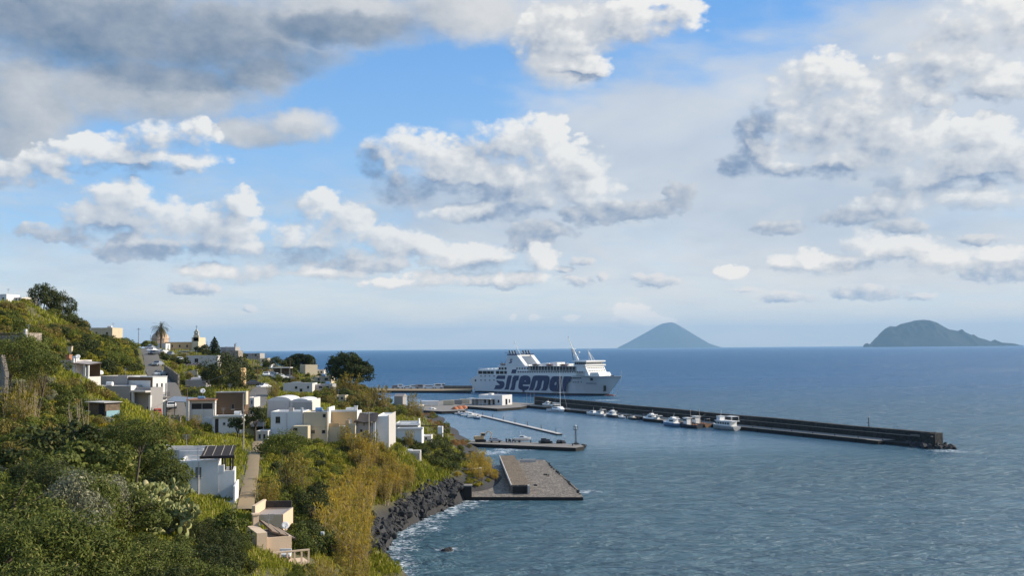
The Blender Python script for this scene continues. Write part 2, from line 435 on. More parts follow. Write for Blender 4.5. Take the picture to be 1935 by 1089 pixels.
M['hull_dark'] = plain('dark_boat_paint', (0.045, 0.05, 0.06), 0.4)
M['hull_wood'] = plain('varnished_boat_wood', (0.22, 0.12, 0.06), 0.5, var=0.3)
M['canvas'] = plain('sand_canvas', (0.55, 0.47, 0.36), 0.9)
M['tyre'] = plain('tyre_rubber', (0.02, 0.02, 0.02), 0.9)
M['hose'] = plain('orange_nets', (0.40, 0.14, 0.06), 0.9, var=0.35, scale=5)

L_ = {}
L_['oleaster'] = leaf_mat('dark_olive_leaves', (0.038, 0.054, 0.011), (0.150, 0.168, 0.030), (0.22, 0.20, 0.06), 0.16, 0.30)
L_['green'] = leaf_mat('fresh_green_leaves', (0.065, 0.085, 0.014), (0.20, 0.215, 0.032), (0.30, 0.26, 0.06), 0.3, 0.25)
L_['bright'] = leaf_mat('bright_yellow_green_leaves', (0.13, 0.13, 0.014), (0.33, 0.29, 0.030), (0.42, 0.33, 0.06), 0.3, 0.2)
L_['pine'] = leaf_mat('pine_needles', (0.017, 0.026, 0.008), (0.062, 0.074, 0.016), None, 0.1, 0.4)
L_['dark'] = leaf_mat('deep_green_leaves', (0.022, 0.033, 0.010), (0.082, 0.094, 0.021), (0.13, 0.12, 0.04), 0.15, 0.4)
L_['reed'] = leaf_mat('golden_reed_leaves', (0.30, 0.23, 0.024), (0.66, 0.47, 0.065), (0.70, 0.50, 0.16), 0.42, 0.2)
L_['reed_green'] = leaf_mat('yellow_green_reed_leaves', (0.17, 0.155, 0.020), (0.42, 0.31, 0.045), (0.52, 0.38, 0.09), 0.35, 0.2)
L_['russet'] = leaf_mat('russet_dry_leaves', (0.20, 0.105, 0.035), (0.40, 0.22, 0.075), (0.5, 0.32, 0.12), 0.3, 0.4)
L_['scrub'] = leaf_mat('mixed_scrub_leaves', (0.085, 0.080, 0.018), (0.27, 0.205, 0.045), (0.38, 0.29, 0.12), 0.25, 0.12)
L_['grass'] = leaf_mat('grass_blades', (0.12, 0.145, 0.014), (0.36, 0.345, 0.036), (0.46, 0.36, 0.12), 0.3, 0.09)
L_['palm'] = leaf_mat('palm_fronds', (0.06, 0.058, 0.025), (0.17, 0.14, 0.06), None, 0.2, 0.5)
L_['cactus'] = leaf_mat('prickly_pear_pads', (0.17, 0.19, 0.06), (0.46, 0.44, 0.19), (0.6, 0.5, 0.25), 0.05, 0.6)
L_['silver'] = leaf_mat('silvery_leaves', (0.13, 0.14, 0.075), (0.32, 0.30, 0.18), (0.46, 0.42, 0.28), 0.2, 0.5)
L_['yellow'] = leaf_mat('yellow_blossom', (0.30, 0.22, 0.015), (0.58, 0.42, 0.03), None, 0.3, 0.4)

# ------------------------------------------------------------------ object helpers
def setp(o, label=None, cat=None, group=None, kind=None):
    if label: o['label'] = label
    if cat: o['category'] = cat
    if group: o['group'] = group
    if kind: o['kind'] = kind
    return o

def thing(name, label, cat, loc=(0, 0, 0), rz=0.0, group=None):
    o = bpy.data.objects.new(name, None); COL.objects.link(o)
    o.empty_display_size = 0.5
    o.location = loc; o.rotation_euler = (0, 0, rz)
    return setp(o, label, cat, group)

def copy_tree(o, parent=None):
    c = o.copy(); COL.objects.link(c)
    if parent is not None: c.parent = parent
    for ch in list(o.children): copy_tree(ch, c)
    return c

class MB:
    """mesh builder: collects faces with material slots, builds one object"""
    def __init__(s): s.v, s.f, s.m, s.mats, s.sm = [], [], [], [], []
    def mi(s, mat):
        if mat not in s.mats: s.mats.append(mat)
        return s.mats.index(mat)
    def poly(s, pts, mat, smooth=False):
        n = len(s.v); s.v += [tuple(p) for p in pts]; s.f.append(tuple(range(n, n + len(pts)))); s.m.append(s.mi(mat)); s.sm.append(smooth)
    def mesh(s, verts, faces, mat, smooth=False):
        n = len(s.v); s.v += [tuple(p) for p in verts]; k = s.mi(mat)
        for f in faces: s.f.append(tuple(i + n for i in f)); s.m.append(k); s.sm.append(smooth)
    def box(s, x0, x1, y0, y1, z0, z1, mat, top=None, T=None):
        V = [(x, y, z) for z in (z0, z1) for y in (y0, y1) for x in (x0, x1)]
        if T is not None: V = [T @ Vector(p) for p in V]
        n = len(s.v); s.v += [tuple(p) for p in V]
        F = [(0, 2, 3, 1), (4, 5, 7, 6), (0, 1, 5, 4), (2, 6, 7, 3), (1, 3, 7, 5), (0, 4, 6, 2)]
        for i, f in enumerate(F):
            s.f.append(tuple(j + n for j in f)); s.m.append(s.mi(top if (top and i == 1) else mat)); s.sm.append(False)
    def prism(s, pts, z0, z1, mat, top=None):
        """vertical prism over a ccw outline"""
        n = len(pts)
        V = [(p[0], p[1], z0) for p in pts] + [(p[0], p[1], z1) for p in pts]
        F = [(i, (i + 1) % n, (i + 1) % n + n, i + n) for i in range(n)]
        s.mesh(V, F, mat); s.poly(V[n:], top or mat); s.poly(V[:n][::-1], mat)
    def tube(s, pts, r, mat, seg=6, r2=None, smooth=True, cap=True):
        pts = [Vector(p) for p in pts]; n = len(pts); V = []; r2 = r if r2 is None else r2
        for i, p in enumerate(pts):
            t = (pts[min(i + 1, n - 1)] - pts[max(i - 1, 0)]).normalized()
            a = Vector((0, 0, 1)) if abs(t.z) < 0.9 else Vector((1, 0, 0))
            u = t.cross(a).normalized(); w = t.cross(u).normalized()
            rr = r + (r2 - r) * i / max(1, n - 1)
            for k in range(seg):
                an = 2 * math.pi * k / seg
                V.append(p + (u * math.cos(an) + w * math.sin(an)) * rr)
        F = [(i * seg + k, i * seg + (k + 1) % seg, (i + 1) * seg + (k + 1) % seg, (i + 1) * seg + k) for i in range(n - 1) for k in range(seg)]
        s.mesh(V, F, mat, smooth)
        if cap:
            s.poly(V[:seg][::-1], mat); s.poly(V[-seg:], mat)
    def lathe(s, prof, mat, seg=24, c=(0, 0, 0), smooth=True):
        """prof: list of (r,z)"""
        V = []
        for r, z in prof:
            for k in range(seg):
                a = 2 * math.pi * k / seg; V.append((c[0] + r * math.cos(a), c[1] + r * math.sin(a), c[2] + z))
        F = [(i * seg + k, i * seg + (k + 1) % seg, (i + 1) * seg + (k + 1) % seg, (i + 1) * seg + k) for i in range(len(prof) - 1) for k in range(seg)]
        s.mesh(V, F, mat, smooth)
    def loft(s, secs, mat, smooth=True, closed=True, caps=True):
        """secs: list of rings with equal counts"""
        n = len(secs[0]); V = [p for r in secs for p in r]
        F = []
        for i in range(len(secs) - 1):
            for k in range(n if closed else n - 1):
                F.append((i * n + k, i * n + (k + 1) % n, (i + 1) * n + (k + 1) % n, (i + 1) * n + k))
        s.mesh(V, F, mat, smooth)
        if caps:
            s.poly(secs[0][::-1], mat); s.poly(secs[-1], mat)
    def build(s, name, parent=None, loc=None, rz=None, bevel=0.0):
        me = bpy.data.meshes.new(name)
        me.from_pydata(s.v, [], s.f)
        for m in s.mats: me.materials.append(m)
        me.polygons.foreach_set('material_index', s.m)
        me.polygons.foreach_set('use_smooth', s.sm)
        me.update()
        o = bpy.data.objects.new(name, me); COL.objects.link(o)
        if parent is not None: o.parent = parent
        if loc is not None: o.location = loc
        if rz is not None: o.rotation_euler = (0, 0, rz)
        if bevel:
            md = o.modifiers.new('bevel', 'BEVEL'); md.width = bevel; md.segments = 2; md.limit_method = 'ANGLE'
        return o

def np_mesh(name, V, F, mats, mi=None, smooth=None):
    """fast mesh from numpy arrays; F is (n,4) or (n,3)"""
    me = bpy.data.meshes.new(name)
    V = np.asarray(V, np.float32); F = np.asarray(F, np.int32); k = F.shape[1]
    me.vertices.add(len(V)); me.vertices.foreach_set('co', V.ravel())
    me.loops.add(F.size); me.loops.foreach_set('vertex_index', F.ravel())
    me.polygons.add(len(F)); me.polygons.foreach_set('loop_start', np.arange(0, F.size, k, dtype=np.int32))
    for m in mats: me.materials.append(m)
    if mi is not None: me.polygons.foreach_set('material_index', np.asarray(mi, np.int32))
    if smooth: me.polygons.foreach_set('use_smooth', np.ones(len(F), bool))
    me.update(calc_edges=True)
    return me

def link(name, me, parent=None, loc=None):
    o = bpy.data.objects.new(name, me); COL.objects.link(o)
    if parent is not None: o.parent = parent
    if loc is not None: o.location = loc
    return o

# ------------------------------------------------------------------ terrain
def gp(px, py, Y):
    p = at(px, py, Y); return (p.x, p.y, p.z)
def gz(px, py, z):
    p = atz(px, py, z); return (p.x, p.y, p.z)

COAST = [gz(742, 1095, 0), gz(722, 1050, 0), gz(748, 1008, 0), gz(795, 982, 0), gz(850, 958, 0), gz(885, 941, 0)]
EDGE = [gz(684, 1095, 4.6), gz(686, 1030, 4.8), gz(700, 972, 4.8), gz(760, 935, 4.8), gz(810, 912, 5.0), gz(850, 900, 5.0)]
G = []
G += COAST + EDGE
G += [(p[0] + 6, p[1] - 5, -4.5) for p in COAST] + [(p[0] + 1.6, p[1] - 1.4, -1.6) for p in COAST]
# near slope under the camera
G += [(-60, 10, 30), (-40, 15, 25.5), (-22, 15, 21), (-10, 15, 14), (0, 15, 5), (8, 20, -3), (-60, 40, 27), (-36, 40, 23.5), (-20, 40, 19.5),
      (-12, 45, 16.5), (-4, 50, 9), (2, 60, 1), (6, 70, -4), (-36, 65, 22), (-24, 62, 18.4), (-16, 62, 15.8), (-12, 75, 12.6), (-9, 85, 8.0), (-6, 100, 2.0), (-2, 100, -3),
      (-22, 82, 13.4), (-17, 95, 11.4), (-18, 115, 8.6), (-14, 122, 5.2), (-30, 92, 15.6), (-40, 90, 19.5), (-55, 85, 23), (-75, 85, 28)]
# white house terrace, path, fields
G += [gp(440, 950, 105), gp(470, 950, 108), gp(478, 880, 140), gp(487, 836, 176), gp(350, 880, 128), gp(300, 870, 120), gp(410, 830, 165), gp(350, 835, 155),
      gp(560, 900, 140), gp(560, 960, 118), gp(640, 960, 128), gp(650, 905, 150), gp(560, 855, 172), gp(640, 860, 178)]
# main row of houses
G += [gp(520, 842, 188), gp(650, 848, 190), gp(790, 845, 220), gp(760, 874, 212), gp(840, 870, 225), gp(880, 880, 235), gp(905, 914, 216), gp(925, 892, 236), gp(895, 900, 222), gp(835, 815, 300), gp(720, 790, 250), gp(700, 770, 280)]
# left garden slope
G += [gp(0, 840, 96), gp(120, 840, 100), gp(220, 830, 112), gp(0, 740, 125), gp(100, 770, 130), gp(200, 795, 138), gp(270, 800, 150), gp(0, 660, 160), gp(110, 700, 165), gp(180, 740, 165), gp(230, 790, 165)]
G += [gp(0, 600, 225), gp(50, 575, 245), gp(110, 598, 262), gp(150, 622, 275), gp(200, 640, 290), gp(240, 655, 300), gp(150, 665, 225), gp(60, 625, 215), gp(250, 700, 225), gp(180, 705, 205)]
G += [gp(265, 668, 335), gp(275, 700, 262), gp(300, 730, 236), gp(330, 760, 222), gp(340, 795, 205), gp(300, 792, 205), gp(400, 800, 190), gp(460, 820, 182)]
# town plateau
G += [gp(330, 664, 380), gp(400, 676, 350), gp(370, 700, 300), gp(350, 740, 250), gp(470, 690, 330), gp(440, 720, 280), gp(490, 745, 235), gp(500, 715, 285), gp(560, 745, 270),
      gp(590, 722, 320), gp(660, 745, 295), gp(640, 770, 250), gp(740, 770, 330), gp(760, 775, 380)]
G += [(-150, 420, 27), (-110, 420, 24), (-75, 400, 18), (-58, 420, 9), (-40, 400, 6), (-200, 430, 32), (-250, 380, 42), (-200, 330, 41), (-160, 300, 40), (-180, 260, 47), (-150, 230, 46), (-120, 180, 36), (-130, 140, 36), (-110, 110, 32), (-260, 250, 55), (-220, 160, 48)]
# shores and sea floor
G += [(-12, 215, 3.5), (-8, 205, 1.0), (-14, 240, 4), (-12, 262, 2), (-9, 285, 0.0), (-5, 300, -3), (-13, 318, 0.6), (-6, 330, -3), (-17, 352, 0), (-9, 360, -4), (-25, 400, 0), (-17, 410, -4),
      (-39, 470, 0.8), (-30, 480, -3), (-62, 500, 1.6), (-58, 560, 0), (-45, 580, -4), (-85, 560, 1.6), (-90, 620, -1), (-60, 640, -4), (-130, 560, 1), (-140, 640, -4), (-120, 500, 9), (-200, 540, 6), (-260, 560, 3), (-200, 640, -4), (-300, 640, -4),
      (5, 140, -4), (5, 200, -4), (8, 260, -5), (20, 350, -6), (20, 450, -6), (20, 600, -6), (-60, 720, -6), (20, 100, -6), (20, 40, -6), (-200, 720, -6)]

G_EXTRA = []

# ------------------------------------------------------------------ house table: facade from px0 to px1 (nearest right corner), roof line pyT, foot pyB, depth Y
HT = {}
def H_(key, px0, px1, pyT, pyB, Y, D=6.0, yaw=0.0, px2=None):
    a = at(px1, pyB, Y); u = Vector((math.cos(R(yaw)), math.sin(R(yaw)), 0)); n = Vector((u.y, -u.x, 0)); b = -n
    r = ray(px0, pyB); k = r.x / r.y; W = (a.x - k * a.y) / (u.x - k * u.y)
    if px2 is not None:
        r = ray(px2, pyB); k = r.x / r.y; D = (k * a.y - a.x) / (b.x - k * b.y)
    H = at(px1, pyT, Y).z - a.z
    HT[key] = dict(pL=px0, pR=px1, pT=pyT, pB=pyB, a=a, u=u, n=n, b=b, W=W, D=D, H=H, yaw=R(yaw))
H_('white_main', 338, 412, 870, 941, 105, 5.0, 11)
H_('white_terrace', 412.5, 443, 890, 941, 105.4, 4.0, 13)
H_('white_rear', 292, 384, 850, 900, 113, 4.5)
H_('pink_rear', 476, 535, 973, 1000, 90, 4.0)
H_('pink_front', 503, 551, 1014, 1054, 80, 4.0, 26)
H_('two_storey', 237, 287.5, 712.5, 789, 203, None, -30, 315)
H_('annexe', 247, 284, 733, 792, 199, 3.0, -30)
H_('low_wing', 184, 240, 711, 745, 206, 7.0, -12)
H_('blue_wing', 170, 246, 729.5, 750, 200, 5.0, -8)
H_('garden_shed', 166, 199, 762, 796, 140, 2.2, -35)
H_('veranda_house', 110, 143, 681, 722, 186, 5.0, -10)
H_('upper_left', 0, 46, 629, 655, 176, 5.0, -8)
H_('ridge_hut', -6, 12, 556, 573, 252, 5.0, -10)
H_('ridge_house', 17, 47, 561.5, 574, 256, 5.0, -10)
H_('green_flat', 171, 212, 619.5, 645, 300, 8.0)
H_('nave', 311, 366, 646.5, 664, 380, 8.0)
H_('church_front', 362, 374.5, 638, 664, 378, 9.0)
H_('palm_block', 292, 313, 649.5, 661, 374, 5.0)
H_('grey_gable', 417, 444.5, 656, 672, 342, 6.0)
H_('stone_block', 419, 450, 663, 690, 335, 6.0)
H_('pinkish', 351, 411, 672, 697, 300, None, -12, 418)
H_('far_grey', 458, 491, 668, 684, 362, 7.0)
H_('far_cream', 491, 503, 677.5, 690, 350, 6.0)
H_('ochre_tower', 445, 455, 696, 731, 252, 3.0, -10)
H_('low_roof', 350, 389, 718, 736, 262, 7.0, 6)
H_('box_house', 567, 577, 690, 709, 330, None, -58, 600)
H_('low_white', 535, 590, 725, 745, 272, 7.0)
H_('upper_row', 505, 589, 757, 795, 200, 9.0)
H_('main_white', 511.5, 572, 778, 842, 188, 6.0)
H_('main_tan', 573, 619, 779, 842, 187, 6.0)
H_('stair_house', 530, 572, 806, 842, 184, 3.6)
H_('main_ochre', 620, 671, 806, 842, 188, 8.0)
H_('awning_house', 672, 705, 799, 840, 190, 8.0)
H_('grey_block', 710, 734, 787, 838, 193, None, 0, 747)
H_('sea_terrace', 748, 797, 811, 840, 222, 5.0)
H_('sea_upper', 748, 790, 799.5, 815, 228, 6.0)
H_('stair_hut', 757, 793, 857, 876, 208, 4.0)
H_('brown_block', 408, 462, 742, 786, 192, 6.0, 6)
H_('brown_base', 401, 457, 787, 826, 187, 5.0, 6)
H_('porch_house', 355, 406, 757, 800, 190, 6.0, 4)
H_('beach_white', 798, 815, 824, 838, 232, 4.0)
H_('cliff_white', 827, 836, 807, 832, 250, 3.0)
H_('fill_a', 466, 480, 752, 772, 208, 5.0)
H_('fill_b', 594, 626, 712, 724, 305, 6.0)
H_('fill_c', 596, 612, 699, 710, 335, 5.0)
H_('fill_d', 596, 628, 727, 740, 276, 6.0)
H_('fill_e', 505, 522, 700, 712, 318, 5.0)
H_('fill_f', 492, 512, 688, 699, 345, 5.0)
H_('fill_g', 484, 506, 815, 840, 185, 4.0)
H_('fill_h', 632, 652, 748, 760, 262, 5.0)
for _h in HT.values():
    a, u, b = _h['a'], _h['u'], _h['b']
    c = a - u * (_h['W'] * .5); G_EXTRA.append((c.x, c.y, c.z))
    G_EXTRA.append((a.x, a.y, a.z)); a2 = a - u * _h['W']; G_EXTRA.append((a2.x, a2.y, a2.z))
    c2 = c + b * _h['D']; G_EXTRA.append((c2.x, c2.y, c2.z + .3))

# foundations fix the ground level; slope points closer than 5 m to a house give way
_hx = np.array(G_EXTRA)[:, :2]
G = [g for g in G if np.min(((_hx - np.array(g[:2])) ** 2).sum(1)) > 25.0 or g[2] <= 0.05]
_keep = []
for g in G_EXTRA:
    if all((g[0] - k[0]) ** 2 + (g[1] - k[1]) ** 2 > 4.0 for k in _keep): _keep.append(g)
G += _keep

class Terrain:
    def __init__(s, pts):
        P = np.array(pts, float); s.xy = P[:, :2]; n = len(P)
        d = np.sqrt(((s.xy[:, None] - s.xy[None]) ** 2).sum(-1))
        A = np.zeros((n + 3, n + 3)); A[:n, :n] = d - np.eye(n) * 0.6
        A[:n, n] = 1; A[:n, n + 1:] = s.xy; A[n, :n] = 1; A[n + 1:, :n] = s.xy.T
        b = np.zeros(n + 3); b[:n] = P[:, 2]
        s.w = np.linalg.solve(A, b)
    def __call__(s, x, y):
        x = np.atleast_1d(np.asarray(x, float)); y = np.atleast_1d(np.asarray(y, float))
        out = np.empty(len(x)); n = len(s.xy)
        for i in range(0, len(x), 20000):
            q = np.stack([x[i:i + 20000], y[i:i + 20000]], 1)
            d = np.sqrt(((q[:, None] - s.xy[None]) ** 2).sum(-1))
            z = d @ s.w[:n] + s.w[n] + q @ s.w[n + 1:]
            # the sea side of the rubble shore falls straight into the water
            best = np.full(len(q), 1e9); side = np.zeros(len(q))
            for a, b in zip(COAST[:-1], COAST[1:]):
                a, b = np.array(a[:2]), np.array(b[:2]); e = b - a; t = ((q - a) @ e) / (e @ e); tc = np.clip(t, 0, 1)
                v = q - a - tc[:, None] * e; dd = np.sqrt((v ** 2).sum(1)); cr = (e[0] * (q - a)[:, 1] - e[1] * (q - a)[:, 0]) < 0
                m = (dd < best) & (t > -.3) & (t < 1.3); best[m] = dd[m]; side[m] = cr[m]
            m = (side > 0) & (best < 14); z[m] = np.minimum(z[m], -.2 - .55 * best[m])
            out[i:i + 20000] = z
        return out
TERR = Terrain(G)
def hz(x, y): return float(TERR(x, y)[0])

_BV = np.random.RandomState(5)
def vnoise(x, y, sc, seed=0):
    """cheap value noise on arrays"""
    rs = np.random.RandomState(seed); T = rs.rand(64, 64)
    u = np.asarray(x) / sc; v = np.asarray(y) / sc
    i = np.floor(u).astype(int); j = np.floor(v).astype(int); fu = u - i; fv = v - j
    fu = fu * fu * (3 - 2 * fu); fv = fv * fv * (3 - 2 * fv)
    g = lambda a, b: T[a % 64, b % 64]
    return (g(i, j) * (1 - fu) + g(i + 1, j) * fu) * (1 - fv) + (g(i, j + 1) * (1 - fu) + g(i + 1, j + 1) * fu) * fv

def build_terrain():
    xs = np.concatenate([np.arange(-330, -140, 4.0), np.arange(-140, 12.1, 1.25)])
    ys = np.concatenate([np.arange(8, 260, 1.5), np.arange(260, 700, 3.5)])
    X, Y = np.meshgrid(xs, ys)
    Z = TERR(X.ravel(), Y.ravel())
    land = np.clip(Z / 3.0, 0, 1)
    Z = Z + ((vnoise(X.ravel(), Y.ravel(), 7.0, 1) - 0.5) * 0.9 + (vnoise(X.ravel(), Y.ravel(), 2.6, 2) - 0.5) * 0.4) * land * 0.5
    nx, ny = len(xs), len(ys)
    V = np.stack([X.ravel(), Y.ravel(), Z], 1)
    I = np.arange(nx * ny).reshape(ny, nx)
    F = np.stack([I[:-1, :-1].ravel(), I[:-1, 1:].ravel(), I[1:, 1:].ravel(), I[1:, :-1].ravel()], 1)
    keep = (Z[F] > -3.0).any(1)
    m, nt, b, _ = new_mat('hillside_soil')
    p = geo(nt, 'Position')
    sp = nt.nodes.new('ShaderNodeSeparateXYZ'); nt.links.new(p.o, sp.inputs[0]); pz = S(nt, sp.outputs[2])
    n1 = noise_tex(nt, p, 0.08, 5, 0.6); n2 = noise_tex(nt, p, 0.9, 5, 0.65)
    c = mixc(nt, (n1 * 1.6 - 0.35).clamp(), (0.085, 0.085, 0.026), (0.20, 0.155, 0.065))
    c = mixc(nt, (n2 * 1.4 - 0.3).clamp(), c, (0.05, 0.055, 0.02))
    rocky = (pz + (n2 - 0.5) * 3.0).smooth(5.0, 2.6)
    c = mixc(nt, rocky, c, (0.035, 0.033, 0.031))
    put(nt, b, 'Base Color', c); b.inputs['Roughness'].default_value = 0.95
    bump(nt, b, n2, 0.9, 0.35)
    o = link('hillside', np_mesh('hillside', V, F[keep], [m], smooth=True))
    setp(o, kind='structure')
build_terrain()

# ------------------------------------------------------------------ sea
def build_sea():
    R_ = 60000.0
    m, nt, b, _ = new_mat('sea_water')
    p = geo(nt, 'Position')
    sp = nt.nodes.new('ShaderNodeSeparateXYZ'); nt.links.new(p.o, sp.inputs[0]); px, py = S(nt, sp.outputs[0]), S(nt, sp.outputs[1])
    # wind-driven crests run roughly across the view
    w = vec(nt, px * 0.80 + py * 0.25, py * 1.0 - px * 0.20, 0.0)
    swell = noise_tex(nt, w, 0.10, 4, 0.55, dist=0.6)
    chop = noise_tex(nt, vmath(nt, 'MULTIPLY', w, (0.55, 1.0, 1.0)), 0.42, 5, 0.62, dist=0.8)
    rip = noise_tex(nt, vmath(nt, 'MULTIPLY', w, (0.7, 1.0, 1.0)), 1.7, 4, 0.65, dist=0.4)
    gust = noise_tex(nt, vec(nt, px * 0.35, py, 4.0), 0.012, 4, 0.6)
    # sheltered water behind the breakwater line (5,523)->(121,291)
    side = (px - 5.0) * 0.894 + (py - 523.0) * 0.447
    calm = side.smooth(2.0, -16.0) * py.smooth(250.0, 330.0)
    amt = calm * -0.78 + 1.0
    roll = noise_tex(nt, vmath(nt, 'MULTIPLY', w, (0.35, 1.0, 1.0)), 0.022, 4, 0.6, dist=0.5)
    streak = noise_tex(nt, vmath(nt, 'MULTIPLY', w, (0.30, 1.0, 1.0)), 0.23, 3, 0.55, dist=1.0)
    h = (roll * 2.4 + swell * 1.5 + (streak - 0.5).abs() * -1.6 + chop * 0.85 + rip * 0.22) * amt * ((gust - 0.5) * 3.2 + 1.65).max(0.5)
    n = nt.nodes.new('ShaderNodeBump'); n.inputs['Strength'].default_value = 1.0; n.inputs['Distance'].default_value = 1.25
    nt.links.new(h.o, n.inputs['Height'])
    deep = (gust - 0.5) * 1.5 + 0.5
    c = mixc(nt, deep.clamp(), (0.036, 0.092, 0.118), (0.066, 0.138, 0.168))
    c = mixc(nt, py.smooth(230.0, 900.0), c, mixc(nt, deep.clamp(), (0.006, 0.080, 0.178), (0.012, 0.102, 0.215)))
    # broken water along the rocks and round the pier heads
    foam = None
    def spot(x, y, r):
        nonlocal foam
        q = vmath(nt, 'MULTIPLY_ADD', p, (1 / r, 1 / r, 0), (-x / r, -y / r, 0))
        d = vmath(nt, 'DOT_PRODUCT', q, q)
        foam = d if foam is None else foam.min(d)
    for i in range(len(COAST) - 1):
        a, c2 = COAST[i], COAST[i + 1]
        for t in (0.0, 0.33, 0.66):
            spot(a[0] + (c2[0] - a[0]) * t + 1.4, a[1] + (c2[1] - a[1]) * t - 1.6, 4.6)
    for (qx, qy, r) in ((845, 1040, 2.6), (910, 945, 4.0), (1110, 930, 4.0), (930, 856, 9.0), (965, 850, 8.0), (1000, 850, 5), (1795, 853, 7.0), (815, 1000, 4), (1148, 757, 11), (860, 738, 14), (880, 742, 10)):
        s_ = gz(qx, qy, 0); spot(s_[0], s_[1], r)
    fn = noise_tex(nt, p, 0.75, 6, 0.68, dist=1.2)
    fm = (foam * -1.0 + 1.0).max(0.0)
    fo = (fm.pow(0.6) * 0.58 + (fn - 0.5) * 2.3).smooth(0.40, 0.85) * fm.smooth(0.0, 0.12)
    c = mixc(nt, fo, c, (0.66, 0.70, 0.72))
    # water body + reflecting facets: unresolved waves far out tilt the facets, so reflection stays partial
    out = [q for q in nt.nodes if q.type == 'OUTPUT_MATERIAL'][0]; nt.nodes.remove(b)
    df = nt.nodes.new('ShaderNodeBsdfDiffuse'); nt.links.new(c.o, df.inputs['Color']); nt.links.new(n.outputs[0], df.inputs['Normal'])
    gl = nt.nodes.new('ShaderNodeBsdfGlossy'); nt.links.new(n.outputs[0], gl.inputs['Normal']); gl.inputs['Color'].default_value = (0.93, 0.97, 1.0, 1)
    ro = py.smooth(150.0, 1600.0) * 0.20 + 0.20; nt.links.new((ro + fo * 0.4).o, gl.inputs['Roughness'])
    fr = nt.nodes.new('ShaderNodeFresnel'); fr.inputs['IOR'].default_value = 1.42; nt.links.new(n.outputs[0], fr.inputs['Normal'])
    cap = py.smooth(330.0, 1500.0) * -0.50 + 0.74 + (gust - 0.5) * 0.5 + (px / (py.abs() + 1.0)).smooth(-0.1, 0.5) * py.smooth(330.0, 1500.0) * 0.14
    fac = (S(nt, fr.outputs[0]) * 0.9).min(cap) * (fo * -0.8 + 1.0)
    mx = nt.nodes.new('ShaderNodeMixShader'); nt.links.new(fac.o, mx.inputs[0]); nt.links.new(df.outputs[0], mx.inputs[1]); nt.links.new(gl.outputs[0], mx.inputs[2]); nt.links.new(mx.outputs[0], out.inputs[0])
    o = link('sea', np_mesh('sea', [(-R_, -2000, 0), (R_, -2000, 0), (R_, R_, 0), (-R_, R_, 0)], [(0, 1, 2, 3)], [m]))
    setp(o, kind='structure')
build_sea()

# ------------------------------------------------------------------ islands on the horizon
def island(name, outline, Y, depth, seed, label):
    """a ridge-lined island: crest heights along x from the outline, eroded slopes front and back"""
    pts = [at(px, py, Y) for px, py in outline]
    x0, x1 = pts[0].x, pts[-1].x
    xs = np.linspace(x0, x1, 90); crest = np.interp(xs, [p.x for p in pts], [max(p.z, 0.0) for p in pts])
    ts = np.linspace(-1, 1, 41)
    Xg, Tg = np.meshgrid(xs, ts); H = np.tile(crest, (len(ts), 1))
    w = np.tile(0.25 + 0.75 * np.sqrt(np.clip(crest / crest.max(), 0, 1)), (len(ts), 1))
    Yg = Y + Tg * depth * w
    er = 1 - 0.20 * np.abs(vnoise(Xg.ravel(), Yg.ravel(), depth * 0.16, seed) - 0.5).reshape(Xg.shape) * 2 * (np.abs(Tg) > 0.04)
    Z = H * np.clip(1 - np.abs(Tg) ** 1.15, 0, 1) * er - 8.0
    V = np.stack([Xg.ravel(), Yg.ravel(), Z.ravel()], 1)
    nx, ny = len(xs), len(ts); I = np.arange(nx * ny).reshape(ny, nx)
    F = np.stack([I[:-1, :-1].ravel(), I[:-1, 1:].ravel(), I[1:, 1:].ravel(), I[1:, :-1].ravel()], 1)
    m, nt, b, _ = new_mat('island_slopes')
    n = noise_tex(nt, geo(nt, 'Position'), 0.004, 6, 0.6)
    put(nt, b, 'Base Color', mixc(nt, n.lin(0.35, 0.65), (0.030, 0.040, 0.042), (0.048, 0.056, 0.052))); b.inputs['Roughness'].default_value = 1.0
    b.inputs['Specular IOR Level'].default_value = 0.0
    return setp(link(name, np_mesh(name, V, F, [m], smooth=True)), label, None, None, 'structure')
island('volcano_island', [(1170, 655.5), (1185, 648), (1205, 637), (1225, 626), (1240, 617), (1250, 612), (1258, 610), (1270, 609), (1276, 611), (1295, 622), (1318, 636), (1340, 649), (1356, 654.5)], 42000, 2600, 3,
       'pale blue conical volcano island on the horizon right of the ferry')
island('rocky_island', [(1650, 652), (1653, 645), (1660, 632), (1672, 621), (1682, 616), (1692, 617), (1702, 612), (1715, 609), (1730, 605), (1745, 604), (1757, 605), (1770, 609), (1782, 616), (1793, 622), (1810, 625), (1818, 621), (1822, 626), (1836, 633), (1841, 631), (1846, 637), (1862, 641), (1872, 645), (1880, 641), (1890, 647), (1915, 648.5)], 21000, 900, 8,
       'humped blue island with a jagged right end on the horizon')
island('islet', [(1632, 652), (1634, 649.5), (1639, 648), (1643, 650), (1646, 652)], 20000, 60, 9, 'tiny islet left of the humped blue island')

# haze between here and the islands
def build_haze():
    m = bpy.data.materials.new('sea_haze'); m.use_nodes = True; nt = m.node_tree; nt.nodes.clear()
    out = nt.nodes.new('ShaderNodeOutputMaterial'); v = nt.nodes.new('ShaderNodeVolumePrincipled')
    v.inputs['Color'].default_value = (0.45, 0.735, 1.0, 1.0); v.inputs['Density'].default_value = HAZE_DENSITY; v.inputs['Anisotropy'].default_value = 0.0
    nt.links.new(v.outputs[0], out.inputs['Volume'])
    mb = MB(); mb.box(-61000, 61000, -2100, 61000, -1.0 - 8, 1250, m)
    setp(mb.build('haze'), kind='stuff')
HAZE_DENSITY = 2.7e-5
build_haze()

